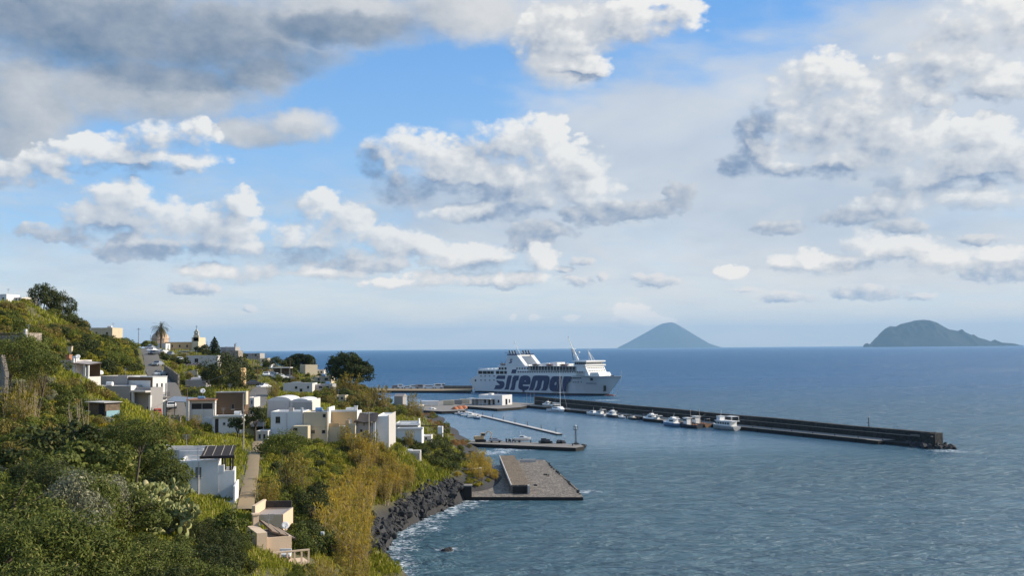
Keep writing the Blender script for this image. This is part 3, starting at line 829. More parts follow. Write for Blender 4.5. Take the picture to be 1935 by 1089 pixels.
# ------------------------------------------------------------------ ferry
def build_ferry():
    s1 = atz(870 + 160 / 6.047, 620 + 737 / 6.047, 0); s2 = atz(870 + 1240 / 6.047, 620 + 772 / 6.047, 0)
    fw = (s2 - s1); fw.z = 0; fw.normalize()
    nr = Vector((fw.y, -fw.x, 0))                       # starboard outward
    def side(px, py, y=0.0):
        """local (x,z) on the plane at local y (port is +)"""
        d = ray(px, py); o = s1 - nr * y; c = Vector((0, 0, CAMZ))
        t = (o - c).dot(nr) / d.dot(nr); p = c + d * t
        return (p - s1).dot(fw), p.z
    cz = lambda x, y: (870 + x / 6.047, 620 + y / 6.047)       # crops of the photograph used for measuring
    ca = lambda x, y: (925 + x / 12.094, 695 + y / 12.094)
    cb = lambda x, y: (880 + x / 12.094, 630 + y / 12.094)
    W, T, N, B, D, O = M['ship_white'], M['ship_top'], M['ship_navy'], M['ship_boot'], M['deck_green'], M['opening']
    sh = thing('ferry', 'large white and navy car ferry moored behind the breakwater', 'ferry', s1, math.atan2(fw.y, fw.x))
    # hull: lofted stations from transom to stem
    st = [-5, -2, 2, 6, 20, 45, 70, 80, 88, 94, 100, 104, 108, 111, 114, 116.5, 118.5, 119.6]
    bd = np.interp(st, [-5, 6, 86, 94, 100, 106, 111, 115, 118, 119.6], [9.3, 9.5, 9.5, 9.2, 8.3, 6.8, 4.9, 3.0, 1.3, 0.25])
    bw = np.interp(st, [-5, 0, 66, 78, 88, 98, 104, 109], [8.6, 9.5, 9.5, 8.3, 5.9, 2.8, 1.2, 0.2])
    zt = np.interp(st, [-5, -2, 3, 80, 100, 119.6], [8.3, 9.8, 12.0, 12.2, 12.3, 12.4])
    zs = [-1.2, 0.0, 1.1, 3.0, 5.5, 8.0, 10.5, 12.0]
    def section(i):
        x, top = st[i], zt[i]; ring = []
        for z in zs:
            zz = -1.2 + (z + 1.2) / 13.2 * (top + 1.2)
            f = max(0.0, min(1.0, zz / max(top, 0.1)))
            hb = bw[i] + (bd[i] - bw[i]) * f ** 1.25
            xx = x
            if x > 104:                                 # raked stem: lower sections end earlier
                lim = 108.2 + (119.6 - 108.2) * f
                xx = 104 + (x - 104) * (lim - 104) / (119.6 - 104)
                hb = max(0.12, hb * (1.0 if x < 119 else 0.6))
            if x < 2: xx = x + (1 - f) * 4.6 * (2 - x) / 7.0
            ring.append((xx, hb, zz))
        return ring
    secs = [section(i) for i in range(len(st))]
    mb = MB(); ns, nz = len(st), len(zs)
    for sgn in (-1, 1):
        V = [(x, 9.5 + sgn * b, z) for r in secs for (x, b, z) in r]
        for i in range(ns - 1):
            for k in range(nz - 1):
                q = (i * nz + k, (i + 1) * nz + k, (i + 1) * nz + k + 1, i * nz + k + 1)
                if sgn > 0: q = q[::-1]
                mb.poly([V[j] for j in q], B if k < 2 else W, False)
    r0 = secs[0]
    mb.poly([(x, 9.5 - b, z) for x, b, z in r0] + [(x, 9.5 + b, z) for x, b, z in r0[::-1]], W)
    hull = mb.build('hull', sh)
    for p in hull.data.polygons: p.use_smooth = True
    hull.data.set_sharp_from_angle(angle=R(25)) if hasattr(hull.data, 'set_sharp_from_angle') else None
    dk = MB()
    top = [(x, b) for (x, b, z) in [r[-1] for r in secs]]
    for i in range(ns - 1):
        (x0, b0, z0), (x1, b1, z1) = secs[i][-1], secs[i + 1][-1]
        z0 -= 0.9 if st[i] > 96 else 0.02; z1 -= 0.9 if st[i + 1] > 96 else 0.02
        dk.poly([(x0, 9.5 - b0 + .12, z0), (x1, 9.5 - b1 + .05, z1), (x1, 9.5 + b1 - .05, z1), (x0, 9.5 + b0 - .12, z0)], D)
    dk.build('deck', sh)
    rl = MB()                                            # rubbing strake along the side
    rl.box(1.0, 72.0, -0.12, 0.05, 2.35, 2.6, W); rl.box(4, 88, -0.10, 0.04, 12.05, 12.35, T)
    rl.build('rubbing_strake', sh)
    bb = MB()                                            # bulb at the forefoot, just breaking the surface
    bb.lathe([(0.0, 0.0), (0.7, 0.4), (1.0, 1.6), (1.1, 4.0), (1.0, 7.0)], M['rust'], 14)
    b_ = bb.build('bulbous_bow', sh); b_.rotation_euler = (0, R(-90), 0); b_.location = (113.6, 9.5, -0.15)
    # lettering on the side
    G_ = [[(195, 180), (365, 185), (355, 262), (150, 262), (166, 215)],
          [(155, 300), (185, 295), (215, 305), (300, 310), (335, 330), (350, 370), (340, 420), (315, 465), (280, 490), (240, 497), (100, 495), (130, 455), (140, 405), (200, 405), (240, 398), (225, 380), (175, 335)],
          [(520, 45), (625, 45), (600, 135), (500, 135)],
          [(428, 182), (515, 185), (440, 505), (340, 505), (372, 440), (402, 262)],
          [(575, 185), (680, 185), (660, 290), (625, 300), (605, 340), (570, 515), (470, 515), (500, 440), (532, 230)],
          [(750, 527), (810, 527), (800, 556), (762, 560)],
          [(1035, 185), (1130, 182), (1330, 184), (1372, 220), (1375, 280), (1330, 470), (1290, 529), (1180, 527), (1220, 470), (1245, 320), (1230, 290), (1205, 310), (1170, 470), (1130, 527), (1030, 525), (1080, 430), (1105, 320), (1090, 290), (1065, 310), (1030, 450), (1000, 520), (900, 520), (930, 440), (975, 265), (1000, 205)],
          [(1700, 212), (1740, 200), (1870, 206), (1840, 320), (1800, 322), (1780, 350), (1745, 552), (1635, 550), (1660, 440), (1682, 290)]]
    E_out = [(720, 205), (780, 182), (860, 182), (915, 205), (940, 250), (940, 330), (925, 388), (765, 390), (765, 422), (910, 430), (895, 480), (850, 515), (770, 522), (700, 505), (665, 470), (660, 420), (680, 310), (700, 240)]
    E_in = [(802, 298), (828, 294), (834, 320), (802, 326)]
    A_out = [(1430, 215), (1490, 198), (1655, 202), (1640, 300), (1600, 450), (1575, 549), (1440, 544), (1390, 520), (1370, 460), (1370, 390), (1390, 290)]
    A_in = [(1490, 335), (1530, 320), (1537, 360), (1522, 405), (1490, 405), (1475, 365)]
    lt = bmesh.new()
    def flat(loops, yy=-0.16, th=0.03):
        cu = bpy.data.curves.new('tmp', 'CURVE'); cu.dimensions = '2D'; cu.fill_mode = 'BOTH'; cu.extrude = th / 2
        for lp in loops:
            sp = cu.splines.new('POLY'); sp.points.add(len(lp) - 1); sp.use_cyclic_u = True
            for i, (a, b) in enumerate(lp):
                x, z = side(*ca(a, b)); sp.points[i].co = (x, z, 0, 1)
        ob = bpy.data.objects.new('tmp', cu); me = bpy.data.meshes.new_from_object(ob)
        me.transform(Matrix(((1, 0, 0, 0), (0, 0, -1, yy), (0, 1, 0, 0), (0, 0, 0, 1))))
        lt.from_mesh(me); bpy.data.objects.remove(ob); bpy.data.curves.remove(cu); bpy.data.meshes.remove(me)
    for g in G_: flat([g])
    flat([E_out, E_in]); flat([A_out, A_in])
    me = bpy.data.meshes.new('lettering'); lt.to_mesh(me); lt.free(); me.materials.append(N)
    for p in me.polygons: p.material_index = 0
    link('lettering', me, hull)
    # hull windows, portholes, mooring ports
    def port(a, b, c, d, crop=cz, y=-0.05, parent=hull, mat=O, name='porthole'):
        (x0, z1), (x1, z0) = side(*crop(a, b), y), side(*crop(c, d), y)
        m_ = MB(); m_.box(min(x0, x1), max(x0, x1), y - 0.10, y + 0.14, min(z0, z1), max(z0, z1), mat)
        return m_.build(name, parent)
    for x in (228, 276, 328, 378):
        port(x, 546, x + 13, 556); port(x, 594, x + 13, 604)
    port(165, 590, 180, 612, name='mooring_port'); port(600, 735, 615, 745, name='mooring_port')
    for x in (1262, 1288, 1312, 1336, 1362): port(x, 567, x + 15, 579)
    for x in (1286, 1313, 1341, 1376): port(x, 616, x + 10, 626, y=0.25)
    port(1485, 572, 1512, 603, y=0.5, name='mooring_port'); 
    for k in range(9): port(1440 + k * 13, 630, 1447 + k * 13, 640, y=1.2, mat=N, name='name_letter')
    # anchor in its pocket
    ax, az = side(*cz(1660, 690), 6.2)
    an = MB(); an.box(ax - .9, ax + .9, 5.05, 5.5, az - 1.5, az + 1.6, O); an.box(ax - .25, ax + .25, 4.8, 5.2, az - 1.6, az + .9, M['dark_metal']); an.box(ax - 1.1, ax + 1.1, 4.8, 5.2, az - 2.0, az - 1.5, M['dark_metal'])
    an.build('anchor', sh)
    # --- superstructure
    def block(name, x0, x1, y0, y1, z0, z1, mat=T, par=sh, bev=0.0):
        m_ = MB(); m_.box(x0, x1, y0, y1, z0, z1, mat); return m_.build(name, par, bevel=bev)
    a_deck = block('deckhouse', 3.0, 98.0, 0.0, 19.0, 12.35, 15.0)
    block('deck_edge', 3.0, 99.0, -0.15, 19.15, 15.0, 15.22)
    block('aft_shelter', 4.0, 22.0, 0.6, 18.4, 15.22, 16.0)
    b_deck = block('upper_deckhouse', 24.0, 50.0, 0.0, 19.0, 15.22, 18.3)
    block('upper_deckhouse', 50.0, 93.0, 2.6, 16.4, 15.22, 18.3)
    block('boat_deck', 22.0, 97.5, -0.1, 19.1, 18.3, 18.5)
    # dark openings of the aft promenade and windows along the deckhouse
    for (a, c) in ((206, 248), (256, 300), (306, 342), (348, 380), (408, 444), (452, 492), (502, 530)):
        port(a, 494, c, 527, parent=a_deck, name='promenade_opening')
    for x in list(range(655, 1390, 27)):
        port(x, 496, x + 15, 512, parent=a_deck, name='window')
    for x in (438, 470, 505): port(x, 452, x + 22, 478, parent=b_deck, name='window')
    for x in range(640, 790, 30): port(x, 455, x + 14, 472, parent=b_deck, name='window')
    # open promenade: dark sheet on the inner wall paints in the recess's shade; posts, rails
    inn = MB(); inn.box(50.2, 92.8, 2.52, 2.60, 15.3, 18.2, M['dark_metal']); inn.build('promenade_shade', sh)
    for x in np.arange(51, 93, 2.6): block('promenade_post', x, x + 0.16, 0.05, 0.22, 15.22, 18.3, T)
    for z in (15.6, 15.95, 16.3): block('rail', 50, 93, 0.02, 0.07, z, z + 0.05, T)
    def rail(x0, x1, y, z, n):
        m_ = MB()
        for k in range(n + 1):
            xx = x0 + (x1 - x0) * k / n; m_.box(xx - .03, xx + .03, y, y + .06, z, z + 1.05, T)
        for h in (0.4, 0.72, 1.02): m_.box(x0, x1, y, y + .05, z + h, z + h + .05, T)
        m_.build('railing', sh)
    rail(24, 50, 0.05, 18.5, 16); rail(52, 92, 0.05, 18.5, 24); rail(4, 22, 0.05, 16.0, 10); rail(4, 22, 18.6, 16.0, 10)
    rail(52, 92, 18.6, 18.5, 24)
    # lifeboats on davits over the promenade
    for i, x in enumerate((56, 68, 80)):
        lb = MB(); secs_ = []
        for t in np.linspace(-1, 1, 9):
            r = max(0.05, (1 - abs(t) ** 2.6)); secs_.append([(x + 3.6 * t, 0.9 + 1.05 * r * math.cos(a), 18.9 + 0.25 + 0.95 * r * math.sin(a) * (1.0 if math.sin(a) < 0 else 0.75)) for a in np.linspace(0, 2 * math.pi, 12, endpoint=False)])
        lb.loft(secs_, M['rust'] if i else M['hull_wood']); lb.build('lifeboat', sh)
        for dx in (-2.6, 2.6):
            dv = MB(); dv.tube([(x + dx, 2.4, 18.5), (x + dx, 2.3, 20.3), (x + dx, 0.9, 20.6)], 0.10, T); dv.build('davit', sh)
    # white lockers and vents on the boat deck
    for (x0, x1, y0, y1, z1) in ((57, 63, 6, 13, 20.2), (64.5, 70.5, 5.5, 13.5, 20.8), (72, 75, 8, 11, 19.6), (77, 79, 7, 12, 19.9), (51, 55, 8, 15, 19.7)):
        block('deck_locker', x0, x1, y0, y1, 18.5, z1, T, bev=0.08)
    # rafts and gear on the aft deck
    gear = MB()
    for (x, y, r) in ((23, 3.5, .55), (24.6, 3.6, .55), (26.2, 3.6, .5), (29, 3, .5)):
        gear.tube([(x, y - .9, 19.6), (x, y + .9, 19.6)], r, B, 10)
    gear.box(22.3, 28, 2.8, 3.2, 18.5, 19.3, B); gear.tube([(23, 3.3, 19), (23.4, 3.3, 21.4)], .12, B); gear.tube([(26, 3.3, 19), (26.6, 3.3, 20.9)], .12, B)
    gear.build('raft_rack', sh)
    lt2 = MB()
    for x in (5.0, 8.5, 12, 15.5): lt2.box(x, x + 2.6, 6.0, 15, 16.0, 16.5, M['hull_white'])
    lt2.build('aft_awning', sh)
    # twin funnels joined by a beam
    for y0 in (1.0, 14.6):
        m_ = MB(); z0, z1 = 18.5, 25.6
        P_ = [(28.5, z0), (46.5, z0), (39.2, z1), (30.6, z1)]
        y1 = y0 + 3.4
        m_.poly([(x, y0, z) for x, z in P_], W); m_.poly([(x, y1, z) for x, z in P_[::-1]], W)
        for i in range(4):
            (xa, za), (xb, zb) = P_[i], P_[(i + 1) % 4]
            m_.poly([(xa, y0, za), (xa, y1, za), (xb, y1, zb), (xb, y0, zb)], T)
        f_ = m_.build('funnel', sh)
        c_ = MB(); c_.box(30.4, 39.3, y0 - .1, y1 + .1, 25.6, 26.4, N)
        for x in (32, 34.5, 37): c_.tube([(x, y0 + 1.7, 26.2), (x - 1.2, y0 + 1.7, 28.6)], .55, B, 10)
        c_.tube([(31, y0 + 1.7, 27.2), (26.5, y0 + 1.7, 27.3)], .14, B)
        c_.build('funnel_cap', f_)
        if y0 < 5:
            lg = MB()
            for poly in ([(1020, 592), (1072, 592), (1062, 616), (1006, 616)], [(1010, 628), (1040, 630), (1062, 645), (1050, 675), (1020, 690), (985, 690), (998, 664), (1030, 662), (1022, 650)]):
                pts = [side(*cb(a, b), y0) for a, b in poly]
                lg.poly([(x, y0 - .06, z) for x, z in pts], N); 
            lg.build('funnel_emblem', f_)
    bm_ = MB(); bm_.box(36.6, 39.0, 4.4, 14.6, 24.9, 25.7, T); bm_.build('funnel_beam', sh)
    bm_ = MB(); bm_.box(44.0, 46.6, 4.4, 14.6, 18.5, 19.3, T); bm_.build('funnel_beam', sh)
    # aft signal mast
    (mx, mz) = side(*cb(1125, 215), 9.5); m_ = MB()
    m_.tube([(mx + 5.4, 9.5, 25.6), (mx + 2.6, 9.5, mz - 5), (mx, 9.5, mz)], .22, T, 6, .12)
    m_.tube([(mx + 2.6, 9.5, mz - 5), (mx - 1.0, 7.6, 25.6)], .10, T); m_.tube([(mx + 2.6, 9.5, mz - 5), (mx + 7.5, 11.6, 25.6)], .10, T)
    m_.tube([(mx + 1.2, 7.6, mz - 3), (mx + 1.2, 11.4, mz - 3)], .07, T); m_.lathe([(0.0, -.4), (.42, -.3), (.42, .35), (0.0, .45)], T, 8, (mx, 9.5, mz))
    m_.build('signal_mast', sh)
    # forward accommodation and bridge
    fr = MB()
    V = [(91, 0, 12.35), (101.5, 0, 12.35), (98.2, 0, 18.5), (91, 0, 18.5)]
    fr.poly(V, T); fr.poly([(x, 19.0, z) for x, y, z in V[::-1]], T)
    for i in range(4):
        a, b = V[i], V[(i + 1) % 4]; fr.poly([a, (a[0], 19.0, a[2]), (b[0], 19.0, b[2]), b], T)
    fb = fr.build('front_accommodation', sh)
    lo = MB(); V = [(100.3, 2.4, 11.8), (107.2, 3.6, 11.8), (105.6, 3.4, 14.6), (100.1, 2.2, 14.6)]
    lo.poly(V, T); lo.poly([(x, 19.0 - y, z) for x, y, z in V[::-1]], T)
    for i in range(4):
        a, b = V[i], V[(i + 1) % 4]; lo.poly([a, (a[0], 19.0 - a[1], a[2]), (b[0], 19.0 - b[1], b[2]), b], T)
    lo.build('forward_house', sh)
    wm = MB()
    for z in (13.4, 15.3, 17.0):
        for y in np.arange(1.6, 18, 1.75):
            xs_ = 101.5 + (98.2 - 101.5) * (z - 12.35) / 6.15
            m_ = MB(); m_.box(xs_ - .35, xs_ + .10, y, y + .6, z, z + .7, O)
            if z > 14: m_.build('window', fb)
    br = MB(); br.box(88.5, 98.6, 0.6, 18.4, 18.5, 19.5, T); br.box(89.0, 98.2, 1.0, 18.0, 19.5, 21.1, M['glass']); br.box(97.2, 99.0, -1.1, 20.1, 18.7, 19.6, T)
    rf = MB(); rf.box(87.6, 99.4, -0.4, 19.4, 21.1, 22.0, T)
    mu = br
    for y in np.arange(1.0, 18.2, 1.72): mu.box(98.16, 98.3, y - .06, y + .06, 19.5, 21.1, T)
    for x in np.arange(89.0, 98.2, 1.5): mu.box(x - .06, x + .06, 0.93, 1.05, 19.5, 21.1, T)
    bo = br.build('bridge', sh)
    rf.build('bridge_roof', bo, bevel=0.12)
    # main mast, raked aft
    (tx, tz), (bx, bz) = side(*cz(1233, 112), 9.5), side(*cz(1335, 372), 9.5)
    m_ = MB(); mid = (bx + (tx - bx) * .52, 9.5, bz + (tz - bz) * .5)
    m_.tube([(bx + 0.6, 9.5, 22.0), mid], 0.95, T, 10, .70); m_.tube([mid, (tx, 9.5, tz)], .32, T, 8, .16)
    m_.tube([(bx - 3.2, 9.5, 22.0), (mid[0] - .8, 9.5, mid[2])], .22, B, 6)
    m_.box(mid[0] - 1.2, mid[0] + 1.6, 7.6, 11.4, mid[2] - .15, mid[2] + .1, T)
    for k, h in enumerate((.22, .4, .62, .78)):
        q = Vector((bx + (tx - bx) * h, 9.5, bz + (tz - bz) * h)); m_.tube([q + Vector((0, -2.4 + k * .4, 0)), q + Vector((0, 2.4 - k * .4, 0))], .08, T)
        m_.box(q.x + .6, q.x + 2.6 - k * .3, 9.3, 9.7, q.z - .1, q.z + .15, T)
    m_.lathe([(0, -.6), (.6, -.45), (.7, .2), (.0, .7)], T, 10, (bx + 1.5, 9.5, bz + 5.2))
    m_.lathe([(0, -.3), (.35, 0), (0, .4)], B, 8, (tx, 9.5, tz + .2))
    m_.build('main_mast', sh)
    (rx, rz), (r2x, r2z) = side(*cz(1463, 248), 9.5), side(*cz(1500, 355), 9.5)
    m_ = MB()
    for yy in (8.2, 10.8): m_.tube([(r2x - 1.0, yy, 22.0), (rx, 9.5, rz - 1.6)], .16, T); m_.tube([(r2x + 1.6, yy, 22.0), (rx + .4, 9.5, rz - 1.6)], .16, T)
    m_.tube([(rx, 9.5, rz - 1.8), (rx - .3, 9.5, rz + .2)], .2, T); m_.box(rx - 1.3, rx + 1.3, 9.2, 9.8, rz - .2, rz + .1, T)
    m_.build('radar_mast', sh)
    # foredeck: windlass, breakwater, jack staff, rails
    m_ = MB(); m_.box(108.5, 110.5, 7, 12, 11.4, 12.3, M['dark_metal']); m_.tube([(107, 6.3, 11.9), (107, 12.7, 11.9)], .5, M['dark_metal'], 10); m_.box(111.4, 112.6, 8.3, 8.9, 11.4, 12.7, M['dark_metal']); m_.box(111.4, 112.6, 10.1, 10.7, 11.4, 12.7, M['dark_metal'])
    m_.build('windlass', sh)
    m_ = MB(); m_.tube([(118.6, 9.5, 12.0), (119.4, 9.5, 16.2)], .07, T); m_.build('jack_staff', sh)
    # bow mooring rope, tight down to the water
    m_ = MB(); m_.tube([(119.2, 9.5, 11.6), (115.5, 10.5, 4.0), (112.0, 12, -.3)], .12, M['dish']); m_.build('mooring_rope', sh)
build_ferry()

# ------------------------------------------------------------------ harbour works
BW0, BW1 = Vector((4.2, 526.5, 0)), Vector((117.2, 299.1, 0))       # quay edge of the breakwater
BWD = (BW1 - BW0).normalized(); BWN = Vector((-BWD.y, BWD.x, 0))     # towards the open sea
BWL = (BW1 - BW0).length
BWA = math.atan2(BWD.y, BWD.x)
def bw(s, t, z=0.0):
    p = BW0 + BWD * s + BWN * t; return Vector((p.x, p.y, z))
def build_breakwater():
    t = thing('breakwater', 'long dark concrete breakwater with a high sea wall running out to the right', 'breakwater', BW0, BWA)
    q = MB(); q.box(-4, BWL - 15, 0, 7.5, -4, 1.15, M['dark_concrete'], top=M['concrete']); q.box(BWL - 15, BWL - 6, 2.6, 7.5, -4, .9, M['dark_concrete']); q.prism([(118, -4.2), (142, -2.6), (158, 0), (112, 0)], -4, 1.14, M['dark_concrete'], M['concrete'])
    q.build('quay', t)
    e = MB()
    for k in range(0, int(BWL - 19), 3): e.box(k + .02, k + 2.96, -.10, .45, 1.15, 1.32, M['concrete'])
    e.build('quay_edge', t)
    w = MB()
    for k in range(0, int(BWL) - 6, 7):                               # cast in bays
        h = 5.2 - 1.1 * k / BWL + 0.10 * math.sin(k * 1.7)
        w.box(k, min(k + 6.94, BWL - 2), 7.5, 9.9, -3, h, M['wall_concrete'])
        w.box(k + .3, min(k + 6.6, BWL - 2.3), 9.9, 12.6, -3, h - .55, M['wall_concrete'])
    w.build('sea_wall', t)
    l = MB()
    for k in range(0, int(BWL) - 6, 7): l.box(k, min(k + 6.94, BWL - 2), 7.32, 7.5, 3.15 - 0.5 * k / BWL, 3.33 - 0.5 * k / BWL, M['concrete'])
    l.build('wall_ledge', t)
    h = MB(); h.prism([(BWL - 5, 6.6), (BWL - 1.6, 6.9), (BWL - .9, 8.2), (BWL - 1.0, 11.6), (BWL - 2.2, 12.8), (BWL - 5, 12.8)], -3, 3.95, M['wall_concrete']); h.box(BWL - 9, BWL - .9, 7.0, 7.4, 3.0, 3.25, M['concrete']); h.build('wall_head', t)
    # bollards down the quay
    m = MB(); m.lathe([(.0, .62), (.22, .6), (.24, .45), (.13, .35), (.15, 0)], M['dark_metal'], 8)
    b0 = m.build('bollard'); setp(b0, 'small dark bollard on the breakwater quay edge', 'bollard', 'bollards along the breakwater quay')
    for i in range(22):
        o = b0 if i == 0 else b0.copy()
        if i: COL.objects.link(o)
        o.location = bw(30 + i * 10.0, .9, 1.15)
    # pale lights under the quay edge
    p = thing('light_post', 'short navigation light post with a cross arm near the breakwater end', 'light post', bw(BWL - 27, 8.6, 4.0), BWA)
    m = MB(); m.tube([(0, 0, 0), (0, 0, 3.0)], .14, M['dark_metal']); m.build('post', p)
    m = MB(); m.box(-1.0, .1, -.05, .05, 1.5, 1.66, M['dark_metal']); m.build('cross_arm', p)
    m = MB(); m.lathe([(0, .0), (.2, .05), (.2, .5), (0, .62)], M['metal'], 8, (0, 0, 3.0)); m.build('lantern', p)
build_breakwater()

# irregular rocks
def rock_mesh(name, seed, mat=None, jag=.35, sub=3):
    bm = bmesh.new(); bmesh.ops.create_icosphere(bm, subdivisions=sub, radius=1.0); rs = random.Random(seed)
    planes = [(Vector((rs.gauss(0, 1), rs.gauss(0, 1), rs.gauss(0, 1))).normalized(), rs.uniform(.35, .72)) for _ in range(9)]
    for v in bm.verts:
        for n, d in planes:
            k = v.co.dot(n)
            if k > d: v.co -= n * (k - d)
        v.co += v.co.normalized() * mnoise.noise(v.co * 2.3 + Vector((seed, 0, 0))) * .12 * jag
    me = bpy.data.meshes.new(name); bm.to_mesh(me); bm.free(); me.materials.append(mat or M['rock']); return me
ROCKS = [rock_mesh('boulder', i) for i in range(7)]
def put_rock(p, s, label, group, rs, name='boulder', flat=.75):
    o = bpy.data.objects.new(name, ROCKS[rs.randrange(len(ROCKS))]); COL.objects.link(o)
    o.location = p; o.rotation_euler = (rs.uniform(-.7, .7), rs.uniform(-.7, .7), rs.uniform(0, 6.3))
    o.scale = (s * rs.uniform(.8, 1.35), s * rs.uniform(.7, 1.1), s * flat * rs.uniform(.7, 1.1))
    return setp(o, label, 'boulder', group)
def rocks():
    rs = random.Random(11)
    # rubble shore below the reeds
    n = 0
    C_, E_ = [Vector(c) for c in COAST], [Vector(e) for e in EDGE]
    def lerp(L_, t):
        k = min(int(t * (len(L_) - 1)), len(L_) - 2); f = t * (len(L_) - 1) - k
        return L_[k].lerp(L_[k + 1], f)
    cand = []
    while len(cand) < 950:
        t = rs.random() ** .8; u = rs.uniform(-.10, 1.18)
        c = lerp(C_, t).lerp(lerp(E_, t), u)
        s = rs.uniform(.38, .82) * (1.45 if rs.random() < .25 else 1.0)
        if all((c.x - o[0].x) ** 2 + (c.y - o[0].y) ** 2 > (.50 * (s + o[1])) ** 2 for o in cand) or rs.random() < .10: cand.append((c, s))
    cand.sort(key=lambda q: q[1] / q[0].y, reverse=True)
    for i, (c, s) in enumerate(cand[:285]):
        z = hz(c.x, c.y); put_rock((c.x, c.y, max(z, -.2) + s * .16), s, 'angular dark basalt boulder in the rubble bank below the reeds', 'basalt boulders of the rubble bank', rs)
    bm = bmesh.new()
    for (c, s) in cand[285:]:
        me = ROCKS[rs.randrange(7)]; k = len(bm.verts); bm.from_mesh(me); bm.verts.ensure_lookup_table()
        z = hz(c.x, c.y); Mx = Matrix.Translation((c.x, c.y, max(z, -.2) + .05)) @ Euler((rs.uniform(-1, 1), rs.uniform(-1, 1), rs.uniform(0, 6))).to_matrix().to_4x4() @ Matrix.Diagonal((s, s, s * .7, 1))
        for v in bm.verts[k:]: v.co = Mx @ v.co
    me = bpy.data.meshes.new('rubble'); bm.to_mesh(me); bm.free(); me.materials.append(M['rock'])
    setp(link('rubble', me), kind='stuff')
    # lone rock in the bay
    o = put_rock(atz(845, 1042, .05), .95, 'lone black rock awash in the bay', None, rs, 'sea_rock', .8)
    # rocks at the breakwater head
    for (px, py, s, z) in ((1792, 848, 1.2, .2), (1784, 845, 1.4, .5), (1800, 845, 1.5, .5), (1806, 849, .8, .1), (1776, 846, 1.3, .5), (1768, 847, 1.2, .3), (1758, 847, 1.3, .4), (1748, 846, 1.2, .4), (1740, 844, 1.1, .4)):
        put_rock(atz(px, py, z), s, 'dark boulder heaped at the foot of the breakwater head', 'boulders at the breakwater head', rs)
    for i in range(34):
        put_rock(bw(BWL - 7 + rs.uniform(-2, 9.5), rs.uniform(1.5, 14), rs.uniform(-.1, .9)), rs.uniform(.7, 1.5), 'dark boulder heaped at the foot of the breakwater head', 'boulders at the breakwater head', rs)
    # rough armour blocks along the seaward crest
    for i in range(70):
        s = rs.uniform(2, BWL * .8); put_rock(bw(s, rs.uniform(12.6, 17), 2.6 - 1.6 * s / BWL + rs.uniform(0, .8)), rs.uniform(1.0, 1.9), 'black armour block piled behind the sea wall', 'armour blocks seaward of the wall', rs, 'armour_block')
    for i in range(26):
        k = rs.uniform(0, 1); p = atz(1085 + 20 * k + rs.uniform(-3, 3), 841 + 5 * k + rs.uniform(-3, 3), .4)
        put_rock(p, rs.uniform(.45, .9), 'grey boulder round the tip of the short pier', 'boulders round the short pier tip', rs)
rocks()

# ------------------------------------------------------------------ boats
def hull_loft(mb, L, B, H, mat, sheer=.25, deckmat=None, inner=None, transom=.85, bowfine=1.0):
    xs = np.linspace(-L / 2, L / 2, 11); secs = []
    for x in xs:
        t = (x + L / 2) / L
        b = B / 2 * (transom + (1 - transom) * min(1, t * 3)) * max(.03, (1 - max(0, (t - .45) / .55) ** 2.2))
        zt = H * (1 + sheer * max(0, t - .3) ** 1.5 * 1.6)
        k = -.25 * H + (.55 * H * max(0, (t - .72) / .28) ** 2)
        secs.append([(x, -b, zt), (x - .02 * L * t, -b * .92, zt * .45), (x - .04 * L * t, -b * .55, k * .5), (x - .05 * L * t, 0, k), (x - .04 * L * t, b * .55, k * .5), (x - .02 * L * t, b * .92, zt * .45), (x, b, zt)])
    mb.loft(secs, mat, True, False, False)
    mb.poly(secs[0], mat)
    dm = deckmat or mat; dz = .28 * H if inner else .04
    for i in range(len(xs) - 1):
        a, b = secs[i], secs[i + 1]
        mb.poly([(a[0][0], a[0][1] * .9, a[0][2] - dz), (b[0][0], b[0][1] * .9, b[0][2] - dz), (b[6][0], b[6][1] * .9, b[6][2] - dz), (a[6][0], a[6][1] * .9, a[6][2] - dz)], dm)
        if inner:
            for s in (0, 6): mb.poly([a[s], b[s], (b[s][0], b[s][1] * .9, b[s][2] - dz), (a[s][0], a[s][1] * .9, a[s][2] - dz)], mat)
    return secs

def skiff(name, label, group, p, rz, L=5.6, hull='hull_white', cover=None, cat='boat'):
    t = thing(name, label, cat, p, rz, group)
    mb = MB(); hull_loft(mb, L, L * .38, .62, M[hull], .3, M['canvas'] if cover else M['dish'], True); mb.build('hull', t)
    s = MB(); s.box(-L * .25, -L * .12, -L * .16, L * .16, .42, .52, M['wood']); s.build('seat', t)
    c = MB(); c.box(-.05 * L, .08 * L, -.35, .35, .4, 1.15, M['hull_white']); c.poly([(.08 * L, -.4, 1.1), (.08 * L, .4, 1.1), (.02 * L, .36, 1.55), (.02 * L, -.36, 1.55)], M['glass']); c.build('console', t)
    o = MB(); o.box(-L / 2 - .35, -L / 2 + .02, -.18, .18, .35, .95, M['tyre']); o.box(-L / 2 - .25, -L / 2 - .1, -.07, .07, -.3, .4, M['tyre']); o.build('outboard', t)
    if cover:
        c = MB(); c.loft([[(x, -w, .55), (x, -w * .6, h), (x, w * .6, h), (x, w, .55)] for x, w, h in ((-.1 * L, L * .15, .8), (.15 * L, L * .17, 1.0), (.42 * L, L * .06, .8))], M[cover]); c.build('boat_cover', t)
    return t

